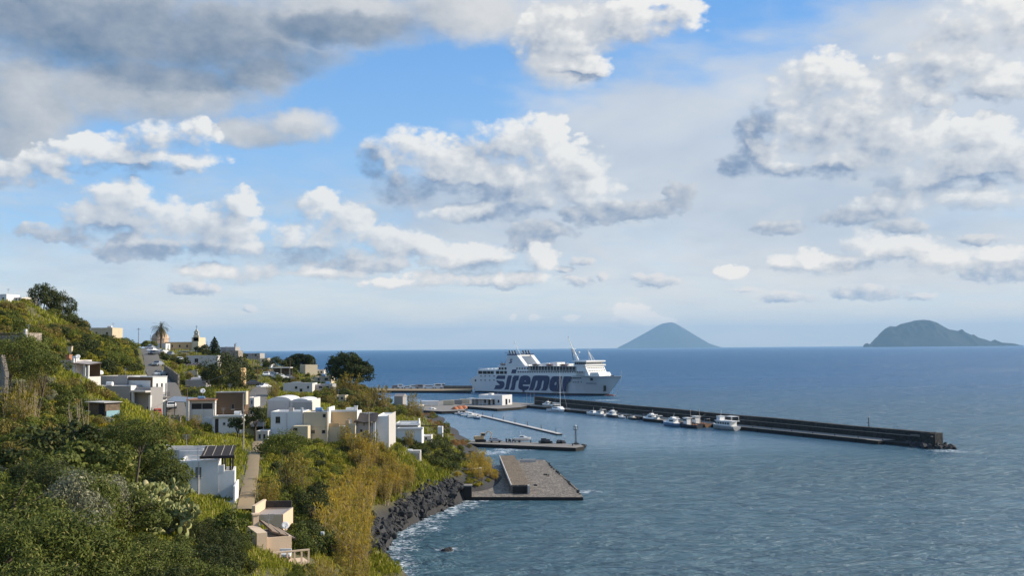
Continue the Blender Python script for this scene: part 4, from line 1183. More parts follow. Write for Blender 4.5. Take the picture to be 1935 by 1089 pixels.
def cruiser(name, label, group, p, rz, L=8, hull='hull_white', fly=True, bimini=False, cat='motorboat'):
    t = thing(name, label, cat, p, rz, group); B = L * .34
    mb = MB(); hull_loft(mb, L, B, L * .13, M[hull], .35, M['dish']); mb.build('hull', t)
    H = L * .13
    c = MB(); c.loft([[(x, -w, H * .9), (x2, -w * .8, H + h), (x2, w * .8, H + h), (x, w, H * .9)] for x, x2, w, h in ((-.22 * L, -.2 * L, B * .38, L * .14), (.08 * L, .04 * L, B * .38, L * .14), (.3 * L, .26 * L, B * .22, L * .05))], M['hull_white'], False)
    cb = c.build('cabin', t)
    w = MB(); w.box(-.18 * L, .02 * L, -B * .365, B * .365, H + L * .055, H + L * .105, M['glass']); w.build('window', cb)
    if fly:
        f = MB(); f.box(-.30 * L, .08 * L, -B * .36, B * .36, H + L * .14, H + L * .165, M['hull_white']); f.box(-.12 * L, -.0 * L, -B * .25, B * .25, H + L * .165, H + L * .21, M['hull_white']); f.build('flybridge', t)
    if bimini:
        f = MB(); f.box(-.40 * L, -.12 * L, -B * .38, B * .38, H + L * .22, H + L * .235, M['hull_white'])
        for x in (-.38 * L, -.14 * L):
            for y in (-.34 * B, .34 * B): f.tube([(x, y, H * .9), (x, y, H + L * .22)], .03, M['metal'])
        f.build('bimini', t)
    r = MB()
    for sg in (-1, 1): r.tube([(.05 * L, sg * B * .46, H * 1.75), (.3 * L, sg * B * .36, H * 2.0), (.49 * L, 0, H * 2.25)], .025, M['metal'])
    r.build('bow_rail', t)
    m = MB(); m.tube([(-.1 * L, 0, H + L * .16), (-.13 * L, 0, H + L * .36)], .03, M['dish']); m.build('aerial', t)
    return t

def fisher(name, label, group, p, rz, L=9, hull='hull_blue', nets=True):
    t = thing(name, label, 'fishing boat', p, rz, group); B = L * .34; H = L * .12
    mb = MB(); hull_loft(mb, L, B, H, M[hull], .55, M['wood'], True); mb.build('hull', t)
    c = MB(); c.box(.02 * L, .2 * L, -B * .28, B * .28, H * .6, H + L * .2, M['hull_white']); cb = c.build('wheelhouse', t)
    r = MB(); r.box(-.01 * L, .23 * L, -B * .33, B * .33, H + L * .2, H + L * .22, M['dish']); r.build('roof', cb)
    w = MB(); w.box(.05 * L, .205 * L, -B * .285, B * .285, H + L * .11, H + L * .165, M['glass']); w.build('window', cb)
    m = MB(); m.tube([(-.06 * L, 0, H * .6), (-.06 * L, 0, H + L * .5)], .06, M['pale_wood']); m.tube([(-.06 * L, 0, H + L * .15), (-.36 * L, 0, H + L * .3)], .045, M['pale_wood']); m.build('mast', t)
    g = MB()
    for x, r_ in ((-.3 * L, .5), (-.18 * L, .42), (-.38 * L, .35)): g.lathe([(0, r_ * .9), (r_ * .6, r_ * .7), (r_, .1), (r_ * .9, -.2)], M['hose'] if nets else M['canvas'], 9, (x, 0, H * .75))
    g.build('nets', t)
    a = MB(); a.tube([(-.44 * L, -B * .35, H * .8), (-.44 * L, -B * .35, H + L * .15), (-.44 * L, B * .35, H + L * .15), (-.44 * L, B * .35, H * .8)], .05, M['metal']); a.build('gantry', t)
    return t

HD = math.atan2(-BWD.y, -BWD.x)               # bows back towards the harbour mouth's root
def boats():
    g = 'boats moored along the breakwater quay'
    def w(px, py, off=None):
        p = atz(px, py, 0.0); t = (p - BW0).dot(BWN); lim = -(2.0 if off is None else off)
        return p if t < lim else p - BWN * (t - lim)
    # sailing catamaran
    t = thing('catamaran', 'white sailing catamaran with a tall bare mast beside the quay', 'catamaran', w(1061, 778.5), BWA + .28)
    L = 11.4
    for sg in (-1, 1):
        m = MB(); hull_loft(m, L, 1.7, 1.25, M['hull_white'], .12, None, False, .7)
        o = m.build('hull', t); o.location = (0, sg * 2.6, 0)
        k = MB(); k.box(-2.2, 2.6, -sg * 0 - .87, .87, .72, .92, M['glass']); k.build('hull_window', o)
    m = MB(); m.box(-4.6, 2.2, -2.6, 2.6, .75, 1.25, M['hull_white']); m.box(-5.2, -4.4, -2.4, 2.4, .5, .9, M['hull_dark']); m.build('bridgedeck', t)
    m = MB(); m.loft([[(x, -w_, 1.2), (x2, -w_ * .82, h), (x2, w_ * .82, h), (x, w_, 1.2)] for x, x2, w_, h in ((-2.8, -2.7, 2.3, 2.45), (.6, .2, 2.2, 2.4), (2.2, 1.7, 1.4, 1.7))], M['hull_white'], False); c = m.build('saloon', t)
    m = MB(); m.box(-2.4, .3, -2.06, 2.06, 1.75, 2.15, M['glass']); m.build('window', c)
    m = MB(); m.box(-4.8, -1.2, -2.0, 2.0, 3.2, 3.35, M['hull_white']); m.build('bimini', t)
    for x in (-4.6, -1.4):
        for y in (-1.8, 1.8): m = MB(); m.tube([(x, y, 1.2), (x, y, 3.2)], .04, M['metal']); m.build('bimini_pole', t)
    m = MB(); m.tube([(.5, 0, 1.3), (.35, 0, 18.2)], .13, M['dish'], 8, .09); mm = m.build('mast', t)
    m = MB(); m.tube([(.3, 0, 3.9), (-4.8, 0, 4.1)], .16, M['dish'], 8); m.build('boom', mm)
    m = MB(); m.tube([(.35, 0, 17.6), (5.2, 0, 1.2)], .035, M['metal']); m.build('forestay', mm)
    m = MB(); m.tube([(.35, 0, 17.8), (-5.4, 1.5, 1.0)], .03, M['metal']); m.build('backstay', mm)
    m = MB(); m.tube([(.42, -.9, 9), (.42, .9, 9)], .04, M['metal']); m.build('spreader', mm)
    # quay boats, left to right
    cruiser('motorboat', 'small white motorboat moored just right of the catamaran', g, w(1136, 784.5), HD + .2, 6.0, fly=False)
    skiff('skiff', 'low dark skiff between two white motorboats right of the catamaran', g, w(1147, 786), HD + .1, 5.0, 'hull_dark')
    cruiser('motorboat', 'white open motorboat, second white one right of the catamaran', g, w(1161, 785.5), HD + .15, 6.4, fly=False, bimini=True)
    cruiser('motorboat', 'dark-hulled cabin boat with a white top left along the quay', g, w(1182, 788), HD, 7.2, 'hull_dark', True)
    skiff('skiff', 'white skiff moored by a dark-hulled skiff along the quay', g, w(1202, 790), HD, 5.2)
    skiff('skiff', 'dark skiff with pale deck left of the white cabin cruiser', g, w(1217, 792.5), HD, 5.4, 'hull_dark', 'canvas')
    cruiser('cabin_cruiser', 'white cabin cruiser with a tall aerial at the quay', g, w(1238, 796.5), HD + .12, 7.6)
    cruiser('motorboat', 'small white boat with sand awning behind the pale blue cruiser', g, w(1258, 797), HD + .3, 5.6, fly=False, bimini=True)
    cruiser('motorboat', 'small white boat with a bimini behind the wooden fishing boat', g, w(1292, 800), HD + .3, 5.6, fly=False, bimini=True)
    cruiser('cabin_cruiser', 'pale blue-hulled cruiser between white cruiser and fishing boats', g, w(1270, 806, 4.4), HD + .1, 8.2, 'hull_blue', True)
    fisher('fishing_boat', 'dark wooden fishing boat with white wheelhouse and heaped nets', g, w(1303, 809, 4.6), HD + .1, 8.6, 'hull_dark')
    fisher('fishing_boat', 'brown wooden fishing boat with orange nets and a mast', g, w(1334, 806, 2.4), HD + .05, 9.0, 'hull_wood')
    for o in [o for o in COL.objects if o.get('group') == g]: o.scale = (1.28, 1.28, 1.28)
    # passenger boat by the apron
    t = thing('passenger_boat', 'grey and white two-deck excursion boat at the widest part of the quay', 'passenger boat', w(1378, 812, 3.0), HD + .06, g); L = 13.0
    m = MB(); hull_loft(m, L, 3.9, 1.5, M['grey_hull'], .35, M['dish'], False, .92); m.build('hull', t)
    m = MB(); m.box(-4.6, 3.2, -1.6, 1.6, 1.5, 3.2, M['hull_white']); c = m.build('saloon', t)
    for x in np.arange(-4.0, 3.0, 1.3): m = MB(); m.box(x, x + .9, -1.63, 1.63, 2.1, 2.8, M['glass']); m.build('window', c)
    m = MB(); m.box(-6.0, 3.6, -1.85, 1.85, 3.2, 3.34, M['hull_white']); m.build('upper_deck', t)
    m = MB(); m.box(1.2, 3.0, -1.2, 1.2, 3.34, 4.7, M['hull_white']); m.box(1.0, 3.2, -1.35, 1.35, 4.7, 4.82, M['hull_white']); m.build('wheelhouse', t)
    m = MB(); m.box(-5.8, -1.6, -1.7, 1.7, 4.9, 5.0, M['hull_white']); m.build('canopy', t)
    for x in (-5.7, -1.7):
        for y in (-1.6, 1.6): m = MB(); m.box(x - .05, x + .05, y - .05, y + .05, 3.34, 4.9, M['hull_white']); m.build('canopy_post', t)
    m = MB(); m.tube([(2.0, 0, 4.8), (1.7, 0, 7.0)], .05, M['dish']); m.build('mast', t)
    # boat hauled out on the quay behind the catamaran and three bare masts
    cruiser('motorboat', 'white motorboat hauled out on the quay left of the catamaran', None, bw(22, 3.2, 1.5), HD + .25, 7.0, fly=True)
    for i, (px, lab) in enumerate(((995.5, 'thin pale mast nearest the harbour building'), (1002.5, 'middle one of three thin masts on the quay'), (1009.5, 'thin mast nearest the hauled-out motorboat'))):
        p = atz(px, 767.5, 1.2); t = thing('flag_mast', lab, 'mast', p, 0, 'thin masts on the quay')
        m = MB(); m.tube([(0, 0, 0), (0, 0, 6.6)], .07, M['pale_wood'], 6, .05); m.build('pole', t)
        m = MB(); m.lathe([(0, 0), (.16, 0), (.16, .14), (0, .14)], M['metal'], 8); m.build('foot_plate', t)
    # pontoon boats
    g = 'boats berthed at the floating pontoon'
    P0, P1 = atz(872, 779, 0), atz(1058, 823, 0); d = (P1 - P0).normalized(); n = Vector((-d.y, d.x, 0)); n = n if n.x < 0 else -n
    na = math.atan2(-n.y, -n.x)
    labs = ['white open boat', 'white skiff with a sand cover', 'dark-hulled skiff', 'white skiff with tan seat', 'pale blue skiff', 'white skiff, bow to the walkway', 'white cabin boat', 'covered white skiff']
    for i, s in enumerate((2, 7.5, 13, 18.5, 24, 29.5, 35.5, 42)):
        p = P0 + d * s + n * 4.6; lab = labs[i] + ' berthed %s on the pontoon' % ('first', 'second', 'third', 'fourth', 'fifth', 'sixth', 'seventh', 'last')[i]
        if i == 6: cruiser('motorboat', lab, g, p, na + .1, 6.6, fly=False)
        else: skiff('skiff', lab, g, p, na + (i % 3 - 1) * .12, 5.6 + (i % 2) * .8, ('hull_white', 'hull_white', 'hull_dark', 'hull_white', 'hull_blue', 'hull_white', 'hull_white', 'hull_white')[i], 'canvas' if i in (1, 7) else None)
    p = P0 + d * 49 + n * 5; skiff('skiff', 'pale blue-grey boat lying off the pontoon beyond the berthed skiffs', None, p, math.atan2(d.y, d.x), 7.5, 'hull_blue')
    skiff('skiff', 'white skiff at the beach left of the pontoon', None, atz(803, 780, 0), .4, 6.0)
    cruiser('motorboat', 'white motorboat on the beach near the pontoon root', None, atz(818, 778.5, 0), .7, 7.0, fly=False)
    # boats and gear ashore behind them
    for i, (px, py, rz, lab) in enumerate(((765, 771, .3, 'white boat stored ashore, leftmost on the yard'), (793, 769, .9, 'white boat stored ashore in the middle of the yard'), (812, 765, 1.3, 'white boat stored ashore nearest the mole'))):
        p = atz(px, py, 1.6); skiff('skiff', lab, 'boats stored ashore', (p.x, p.y, max(1.6, hz(p.x, p.y)) + .1), rz, 6.4, 'hull_white', 'canvas' if i == 1 else None)
boats()

# ------------------------------------------------------------------ piers and quays
def quay(name, label, outline, z, side_m, top_m, cat='quay', z0=-4):
    t = thing(name, label, cat, (0, 0, 0))
    P_ = [atz(px, py, z) for px, py in outline]
    a = sum(P_[i].x * P_[(i + 1) % len(P_)].y - P_[(i + 1) % len(P_)].x * P_[i].y for i in range(len(P_)))
    if a < 0: P_ = P_[::-1]
    c = sum(P_, Vector()) / len(P_); t.location = (c.x, c.y, 0)
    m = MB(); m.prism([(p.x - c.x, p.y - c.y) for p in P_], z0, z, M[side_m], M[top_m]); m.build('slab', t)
    return t, c

def piers():
    # pontoon
    P0, P1 = atz(868, 777.5, 0), atz(1058, 823, 0); d = P1 - P0; L = d.length; a = math.atan2(d.y, d.x)
    t = thing('pontoon', 'long pale floating walkway slanting across the harbour', 'pontoon', P0, a)
    nseg = 12
    for k in range(nseg):
        m = MB(); m.box(k * L / nseg + .12, (k + 1) * L / nseg - .12, -.95, .95, -.35, .36, M['dark_concrete']); m.box(k * L / nseg + .06, (k + 1) * L / nseg - .06, -1.02, 1.02, .36, .52, M['pale_concrete']); m.build('float', t)
    for k in range(9):
        m = MB(); s = 8 + k * (L - 14) / 8; m.lathe([(.0, 1.5), (.16, 1.45), (.16, 0.0)], M['dark_metal'], 8, (s, .7 if k % 2 else .65, .5)); m.build('service_post', t)
    # harbour mole
    t, c = quay('harbour_quay', 'grey stone quay carrying the white harbour building', [(884, 768.5), (940, 773), (984, 770), (1010, 763.5), (905, 756), (838, 757), (800, 762), (800, 776), (835, 778), (878, 776.5)], 1.2, 'dark_concrete', 'concrete')
    # harbour building
    p = atz(949, 766.5, 1.2); rz = R(-38)
    b = thing('harbour_building', 'flat-roofed white harbour building with an awning on the quay', 'building', p, rz)
    W, D, H = 15.5, 8.2, 4.8
    m = MB(); shell(m, -W, 0, D, H, .35, M['white_wall'], M['roof_white'],
                    front=[(W - 3.0, 1.2, 1.2, 1.5), (W - 6.4, .1, 1.5, 2.6), (W - 9.2, .1, 1.5, 2.6), (W - 12.0, .9, 1.6, 1.6)], right=[(2.6, .1, 1.7, 3.0), (5.4, .9, 1.1, 1.9)])
    wl = m.build('walls', b)
    openings(b, -W, [(W - 3.0, 1.2, 1.2, 1.5), (W - 12.0, .9, 1.6, 1.6)], 'front', 'frame')
    openings(b, -W, [(W - 6.4, .1, 1.5, 2.6), (W - 9.2, .1, 1.5, 2.6)], 'front', 'frame', name='door')
    openings(b, -W, [(5.4, .9, 1.1, 1.9)], 'right', 'frame'); openings(b, -W, [(2.6, .1, 1.7, 3.0)], 'right', 'dark_wood', name='door')
    m = MB(); m.box(-W - 5.2, -5.0, -3.6, -.05, 3.0, 3.22, M['roof_white']); aw = m.build('awning', b)
    for x in np.arange(-W - 5.0, -5.0, 2.6): m = MB(); m.box(x - .08, x + .08, -3.45, -3.3, 0, 3.0, M['dish']); m.build('awning_post', b)
    m = MB(); m.box(-W - 5.0, -W - .1, .3, 4.0, 0, 2.9, M['grey_wall']); m.build('kiosk', b)
    m = MB(); m.box(-W + 4, -W + 6.2, 3, 5, H, H + 1.0, M['roof_white']); m.build('roof_hut', b)
    m = MB(); m.tube([(-6, 4, H), (-6, 4, H + 2.4)], .05, M['metal']); m.build('aerial', b)
    # things on the mole
    for i, (px, py, mat, lab, sz) in enumerate(((848, 766, 'cream_wall', 'sand-coloured cargo container on the mole, left one', (5.5, 2.3, 2.4)), (862, 764.5, 'roof_grey', 'grey cargo container on the mole, between two others', (6, 2.3, 2.3)), (878, 763, 'cream_wall', 'pale container on the mole nearest the harbour building', (5, 2.2, 2.3)), (812, 767, 'roof_white', 'long white shed box at the root of the mole', (9, 3, 2.4)))):
        p = atz(px, py, 1.2); k = thing('container', lab, 'container', p, .08 * i, 'containers on the mole'); x, y, z = sz
        m = MB(); m.box(-x / 2, x / 2, -y / 2, y / 2, .12, z, M[mat])
        for q in np.arange(-x / 2 + .2, x / 2 - .2, .4): m.box(q, q + .2, -y / 2 - .05, -y / 2, .2, z - .1, M[mat])
        m.build('body', k)
        m = MB(); m.box(x / 2 - .02, x / 2 + .04, -y * .45, y * .45, .2, z - .1, M['metal']); m.build('door', k)
    for i, (px, py, s) in enumerate(((860, 774, 1.6), (868, 773.5, 2.0), (876, 772.5, 1.9))):
        p = atz(px, py, 1.2); m = MB(); rs = random.Random(i)
        m.lathe([(0, s * .75), (s * .5, s * .7), (s * .95, s * .3), (s * 1.05, 0)], M['hose'], 12)
        for v in range(len(m.v)): m.v[v] = tuple(c_ * rs.uniform(.85, 1.15) for c_ in m.v[v])
        setp(m.build('net_heap', loc=p), ('orange fishing net heap, left one on the mole', 'orange fishing net heap, middle one on the mole', 'orange fishing net heap nearest the harbour building')[i], 'net heap', 'net heaps on the mole')
    # far quay left of the ferry
    t, c = quay('far_quay', 'distant low quay running left from the ferry stern', [(690, 738.5), (889, 739), (893, 735.2), (690, 734)], 1.6, 'dark_concrete', 'path')
    a0, a1 = atz(838, 735.2, 1.6), atz(893, 735.4, 1.6)
    m = MB(); m.box(0, (a1 - a0).length, 0, 1.6, 1.55, 3.8, M['stone_wall']); o = m.build('low_wall', loc=(a0.x, a0.y, 0), rz=math.atan2((a1 - a0).y, (a1 - a0).x)); setp(o, 'brown stone wall on the distant quay by the ferry stern', 'wall')
    for i, (px, w, h, mat) in enumerate(((747, 5, 2.4, 'roof_grey'), (757, 4, 3.2, 'hull_white'), (770, 6, 2.0, 'hull_white'), (783, 7, 2.6, 'hull_white'), (797, 9, 3.0, 'roof_grey'), (811, 9, 2.6, 'hull_white'), (828, 6, 3.6, 'roof_white'), (838, 3, 3.8, 'hull_white'))):
        p = atz(px, 735.0, 1.6); lab = ('grey', 'tall white', 'low white', 'white', 'long grey', 'long white', 'tall cream', 'narrow white')[i] + ' van or hut parked on the distant quay'
        v = thing('van', lab, 'van', p, 0.0, 'vans parked on the distant quay')
        m = MB(); m.prism([(-w / 2, -1), (w / 2, -1), (w / 2, 1), (-w / 2, 1)], .45, h * .55, M[mat]); m.box(-w / 2, w * .3, -.95, .95, h * .55, h, M[mat]); m.build('body', v)
        m = MB(); m.box(-w * .3, w * .305, -.98, .98, h * .62, h * .85, M['glass']); m.build('window', v)
        for x in (-w * .32, w * .32): m = MB(); m.tube([(x, -1.02, .45), (x, 1.02, .45)], .44, M['tyre'], 10); m.build('wheel', v)
    # short near pier
    t, c = quay('pier', 'short dark concrete pier with parked vehicles and a light mast', [(884, 838.4), (1060, 845.8), (1088, 847.0), (1104, 844.2), (1098, 841.5), (1050, 838.2), (905, 833.0), (850, 832)], 1.05, 'dark_concrete', 'concrete')
    P = lambda px, py: atz(px, py, 1.05)
    l = thing('light_mast', 'dark lattice light mast with a lantern near the pier tip', 'light mast', P(1088, 842))
    m = MB()
    for k in range(4):
        a = k * math.pi / 2; m.tube([(.28 * math.cos(a), .28 * math.sin(a), 0), (.2 * math.cos(a), .2 * math.sin(a), 4.6)], .045, M['dark_metal'])
    for z in np.arange(.3, 4.6, .45):
        for k in range(4):
            a, b_ = k * math.pi / 2, (k + 1) * math.pi / 2; m.tube([(.26 * math.cos(a), .26 * math.sin(a), z), (.24 * math.cos(b_), .24 * math.sin(b_), z + .4)], .03, M['dark_metal'])
    m.build('lattice', l)
    m = MB(); m.box(-.7, .7, -.5, .5, 4.6, 4.72, M['dark_metal'])
    for x in (-.7, .7):
        for y in (-.5, .5): m.tube([(x, y, 4.7), (x, y, 5.5)], .03, M['dark_metal'])
    m.box(-.72, .72, -.52, -.46, 5.4, 5.48, M['dark_metal']); m.box(-.72, .72, .46, .52, 5.4, 5.48, M['dark_metal']); m.build('gallery', l)
    m = MB(); m.lathe([(.25, 4.7), (.28, 5.6), (.15, 5.95), (0, 6.1)], M['metal'], 10); m.build('lantern', l)
    # excavator
    e = thing('excavator', 'yellow excavator standing at the landward end of the pier', 'excavator', P(908, 835.8), R(8))
    m = MB()
    for y in (-1.0, 1.0):
        m.loft([[(x, y - .28, z), (x, y + .28, z)] for x, z in ((-1.6, .35), (-1.3, .05), (1.3, .05), (1.6, .35), (1.3, .75), (-1.3, .75), (-1.6, .35))], M['dark_metal'], False, False, False)
    m.box(-1.6, 1.6, -1.28, -.72, .1, .7, M['tyre']); m.box(-1.6, 1.6, .72, 1.28, .1, .7, M['tyre']); m.box(-1.2, 1.2, -.72, .72, .4, .8, M['dark_metal']); m.build('tracks', e)
    m = MB(); m.box(-2.0, 1.0, -1.2, 1.2, .85, 1.8, M['ochre_wall']); m.build('body', e, bevel=.08)
    m = MB(); m.box(.0, 1.2, -1.15, -.1, 1.8, 2.8, M['ochre_wall']); c_ = m.build('cab', e, bevel=.06)
    m = MB(); m.box(.15, 1.23, -1.18, -.07, 2.0, 2.65, M['glass']); m.build('window', c_)
    m = MB(); m.tube([(1.0, .3, 1.6), (2.4, .3, 3.3), (3.6, .3, 2.6)], .2, M['ochre_wall'], 6, .16); m.tube([(3.6, .3, 2.6), (3.3, .3, 1.1)], .14, M['ochre_wall']); m.build('arm', e)
    m = MB(); m.box(2.9, 3.6, -.2, .8, .5, 1.1, M['dark_metal']); m.build('bucket', e)
    car('grey saloon car parked on the pier beside the excavator', P(936, 836.8), R(6), 'metal')
    b = cruiser('motorboat', 'white motorboat standing on a trailer in the middle of the pier', None, P(988, 836.5) + Vector((0, 0, .7)), R(4), 5.2, fly=False)
    tr = thing('trailer', 'low trailer carrying the white boat on the pier', 'trailer', P(988, 836.5), R(4))
    m = MB(); m.box(-2.2, 3.0, -.08, .08, .42, .55, M['metal']); m.box(-1.2, -1.0, -.8, .8, .42, .55, M['metal']); m.build('chassis', tr)
    for y in (-.85, .85): m = MB(); m.tube([(-1.1, y - .1, .32), (-1.1, y + .1, .32)], .32, M['tyre'], 12); m.build('wheel', tr)
    for i, (px, w, lab) in enumerate(((957, 1.5, 'dark scooter, left one of the row on the pier'), (963, 1.5, 'dark scooter in the middle of the pier row'), (971, 1.6, 'dark scooter with pale seat nearest the trailer boat'))):
        scooter(P(px, 836.2), R(100 + 15 * i), lab, 'scooters parked on the pier')
    for i, (px, s, lab) in enumerate(((1028, 1.15, 'large black crate pile on the pier'), (1035, .95, 'smaller black crate right of the large crate pile'), (1057, .8, 'black fish crate toward the pier tip, left of two'), (1064, .7, 'black fish crate nearest the light mast'))):
        k = thing('crate', lab, 'crate', P(px, 838.8), .2 * i, 'black crates on the pier')
        m = MB(); m.box(-s, s, -s * .7, s * .7, 0, s * .8, M['tyre']); m.box(-s * .8, s * .6, -s * .5, s * .5, s * .8, s * 1.4, M['hull_dark']); m.build('body', k)
        m = MB(); m.box(-s * 1.03, s * 1.03, -s * .73, s * .73, s * .68, s * .82, M['hull_dark']); m.build('rim', k)
    for i, (px, py) in enumerate(((1003, 837.5), (1019, 838.5), (1043, 839), (1082, 843))):
        m = MB(); m.lathe([(0, .75), (.26, .72), (.28, .55), (.15, .42), (.18, 0)], M['dark_metal'], 8)
        setp(m.build('bollard', loc=P(px, py)), 'squat dark bollard on the short pier', 'bollard', 'bollards on the short pier')
    m = MB(); ring = []
    for k in range(14):
        a = 2 * math.pi * k / 14; ring.append([(math.cos(a) * (.42 + .15 * math.cos(b)), .15 * math.sin(b), math.sin(a) * (.42 + .15 * math.cos(b))) for b in np.linspace(0, 2 * math.pi, 7)[:-1]])
    m.loft(ring + [ring[0]], M['tyre'], True, True, False); f0 = m.build('tyre_fender'); setp(f0, 'black tyre fender hung on the breakwater quay face', 'tyre fender', 'tyre fenders on the breakwater quay')
    for i in range(18):
        o = f0 if i == 0 else f0.copy()
        if i: COL.objects.link(o)
        o.location = bw(34 + i * 11.5, -.18, .55); o.rotation_euler = (0, 0, BWA)
    # bathing platform: broad worn slab with a long raised block
    t, c = quay('stone_platform', 'broad worn stone platform jutting into the bay', [(876, 940), (1102, 940.5), (1092, 925), (1029, 869.8), (975, 869.6), (944, 890), (939, 914), (905, 929), (876, 932)], 0.65, 'dark_concrete', 'worn_paving')
    q = [atz(943.9, 861.9, 2.35), atz(971.8, 861.2, 2.35), atz(1001, 917, 2.35), atz(966.4, 917.7, 2.35)]
    k = thing('raised_block', 'long raised rubble block on the stone platform, dark side towards the reeds', 'sea wall', (q[3].x, q[3].y, .65))
    o_ = q[3]; m = MB(); pts = [(p.x - o_.x, p.y - o_.y) for p in q][::-1]
    ar = sum(pts[i][0] * pts[(i + 1) % 4][1] - pts[(i + 1) % 4][0] * pts[i][1] for i in range(4)); pts = pts if ar > 0 else pts[::-1]
    m.prism(pts, -.02, 1.7, M['stone_wall'], M['rubble_top']); m.build('masonry', k)
    m = MB(); a_, b_ = Vector((q[0].x - o_.x, q[0].y - o_.y, 1.7)), Vector((0, 0, 1.7))
    m.tube([a_ + Vector((-.06, 0, .03)), b_ + Vector((-.06, 0, .03))], .16, M['pale_concrete'], 4, smooth=False); m.build('kerb', k)
    m = MB(); e = q[2] - o_; m.box(.25, e.x - .7, -.03, .06, .1, 1.45, M['opening']); m.build('opening', k)
    m = MB(); m.box(e.x - .45, e.x - .05, -1.1, .25, -.01, 1.74, M['pale_concrete']); m.build('pier_wall', k)
    p = atz(982, 874.6, .65); m = MB(); m.box(0, 4.2, 0, .6, 0, .75, M['pale_concrete']); setp(m.build('low_wall', loc=p), 'short pale wall at the back of the stone platform', 'wall')
    rs = random.Random(4)
    for i, u in enumerate(np.linspace(.02, .95, 26)):
        p = atz(1098 - 68 * u + rs.uniform(-2, 1), 936 - 66 * u, .7); put_rock(p, rs.uniform(.22, .5), 'broken stone along the worn seaward edge of the platform', 'broken stones on the platform edge', rs, 'broken_stone')
    for i, (px, py, s) in enumerate(((1033, 898, .5), (1037, 899, .4), (1029, 898, .35), (1012, 918, .5), (986, 868, .4), (1040, 881, .6), (1042, 884, .4))):
        put_rock(atz(px, py, .75), s, 'loose dark stone lying on the stone platform', 'loose stones on the platform', rs, 'loose_stone')

# ------------------------------------------------------------------ vehicles
def car(label, p, rz, paint='dish', group=None, L=4.0, tall=0.0, name='parked_car'):
    t = thing(name, label, 'car', p, rz, group); W = 1.66
    prof = [(-L * .5, .38), (-L * .5, .80), (-L * .46, .92 + tall), (-L * .30, .95), (-L * .19, 1.42 + tall), (L * .10, 1.45 + tall), (L * .25, .98), (L * .45, .84), (L * .5, .66), (L * .5, .34)]
    m = MB(); ring = lambda y, k: [(x, y * (k if z > 1.2 else 1.0), z) for x, z in prof]
    m.loft([ring(-W / 2, .82), ring(-W / 2 * .98, .82), ring(W / 2 * .98, .82), ring(W / 2, .82)], M[paint], False); b = m.build('body', t)
    g = MB()
    for sg in (-1, 1): g.poly([(-L * .27, sg * W * .485, 1.0), (L * .20, sg * W * .485, 1.0), (L * .09, sg * W * .43, 1.38 + tall), (-L * .18, sg * W * .43, 1.38 + tall)][::sg], M['glass'])
    g.poly([(L * .255, -W * .42, 1.0), (L * .255, W * .42, 1.0), (L * .118, W * .37, 1.40 + tall), (L * .118, -W * .37, 1.40 + tall)], M['glass'])
    g.poly([(-L * .305, -W * .42, 1.0), (-L * .205, -W * .37, 1.38 + tall), (-L * .205, W * .37, 1.38 + tall), (-L * .305, W * .42, 1.0)], M['glass']); g.build('windows', b)
    for x in (-L * .31, L * .31):
        for y in (-W / 2, W / 2):
            w = MB(); w.tube([(x, y - .09, .31), (x, y + .09, .31)], .31, M['tyre'], 12); w.build('wheel', t)
    for y in (-.55, .55): h = MB(); h.box(L * .49, L * .51, y - .16, y + .16, .62, .76, M['dish']); h.build('headlight', t)
    return t

def scooter(p, rz, label, group):
    t = thing('scooter', label, 'scooter', p, rz, group)
    m = MB(); m.box(-.7, .1, -.17, .17, .4, .8, M['hull_dark']); m.box(.1, .5, -.15, .15, .25, .38, M['hull_dark']); m.box(.45, .58, -.2, .2, .3, 1.05, M['hull_dark']); m.build('body', t)
    for x in (-.6, .68): w = MB(); w.tube([(x, -.06, .25), (x, .06, .25)], .25, M['tyre'], 12); w.build('wheel', t)
    m = MB(); m.box(-.68, -.02, -.15, .15, .8, .9, M['tyre']); m.build('seat', t)
    m = MB(); m.tube([(.5, -.32, 1.08), (.5, .32, 1.08)], .03, M['metal']); m.build('handlebar', t)

# ------------------------------------------------------------------ buildings
def grid_wall(mb, O, u, n, W, H, holes, mat, depth=.18):
    """a wall in the plane O + u*x + z, outward normal n, with rectangular holes (x,z,w,h) and reveals"""
    xs = sorted({0.0, W, *[h[0] for h in holes], *[h[0] + h[2] for h in holes]}); zs = sorted({0.0, H, *[h[1] for h in holes], *[h[1] + h[3] for h in holes]})
    xs = [x for x in xs if 0 <= x <= W]; zs = [z for z in zs if 0 <= z <= H]
    P = lambda x, z, d=0.0: Vector(O) + u * x + Vector((0, 0, z)) - n * d
    flip = u.cross(Vector((0, 0, 1))).dot(n) < 0
    def add(q): mb.poly(q[::-1] if flip else q, mat)
    for i in range(len(xs) - 1):
        for j in range(len(zs) - 1):
            cx, cz = (xs[i] + xs[i + 1]) / 2, (zs[j] + zs[j + 1]) / 2
            if any(h[0] < cx < h[0] + h[2] and h[1] < cz < h[1] + h[3] for h in holes): continue
            add([P(xs[i], zs[j]), P(xs[i + 1], zs[j]), P(xs[i + 1], zs[j + 1]), P(xs[i], zs[j + 1])])
    for (x, z, w, h) in holes:
        add([P(x, z), P(x, z, depth), P(x + w, z, depth), P(x + w, z)][::-1]); add([P(x, z + h), P(x + w, z + h), P(x + w, z + h, depth), P(x, z + h, depth)][::-1])
        add([P(x, z), P(x, z + h), P(x, z + h, depth), P(x, z, depth)][::-1]); add([P(x + w, z), P(x + w, z, depth), P(x + w, z + h, depth), P(x + w, z + h)][::-1])

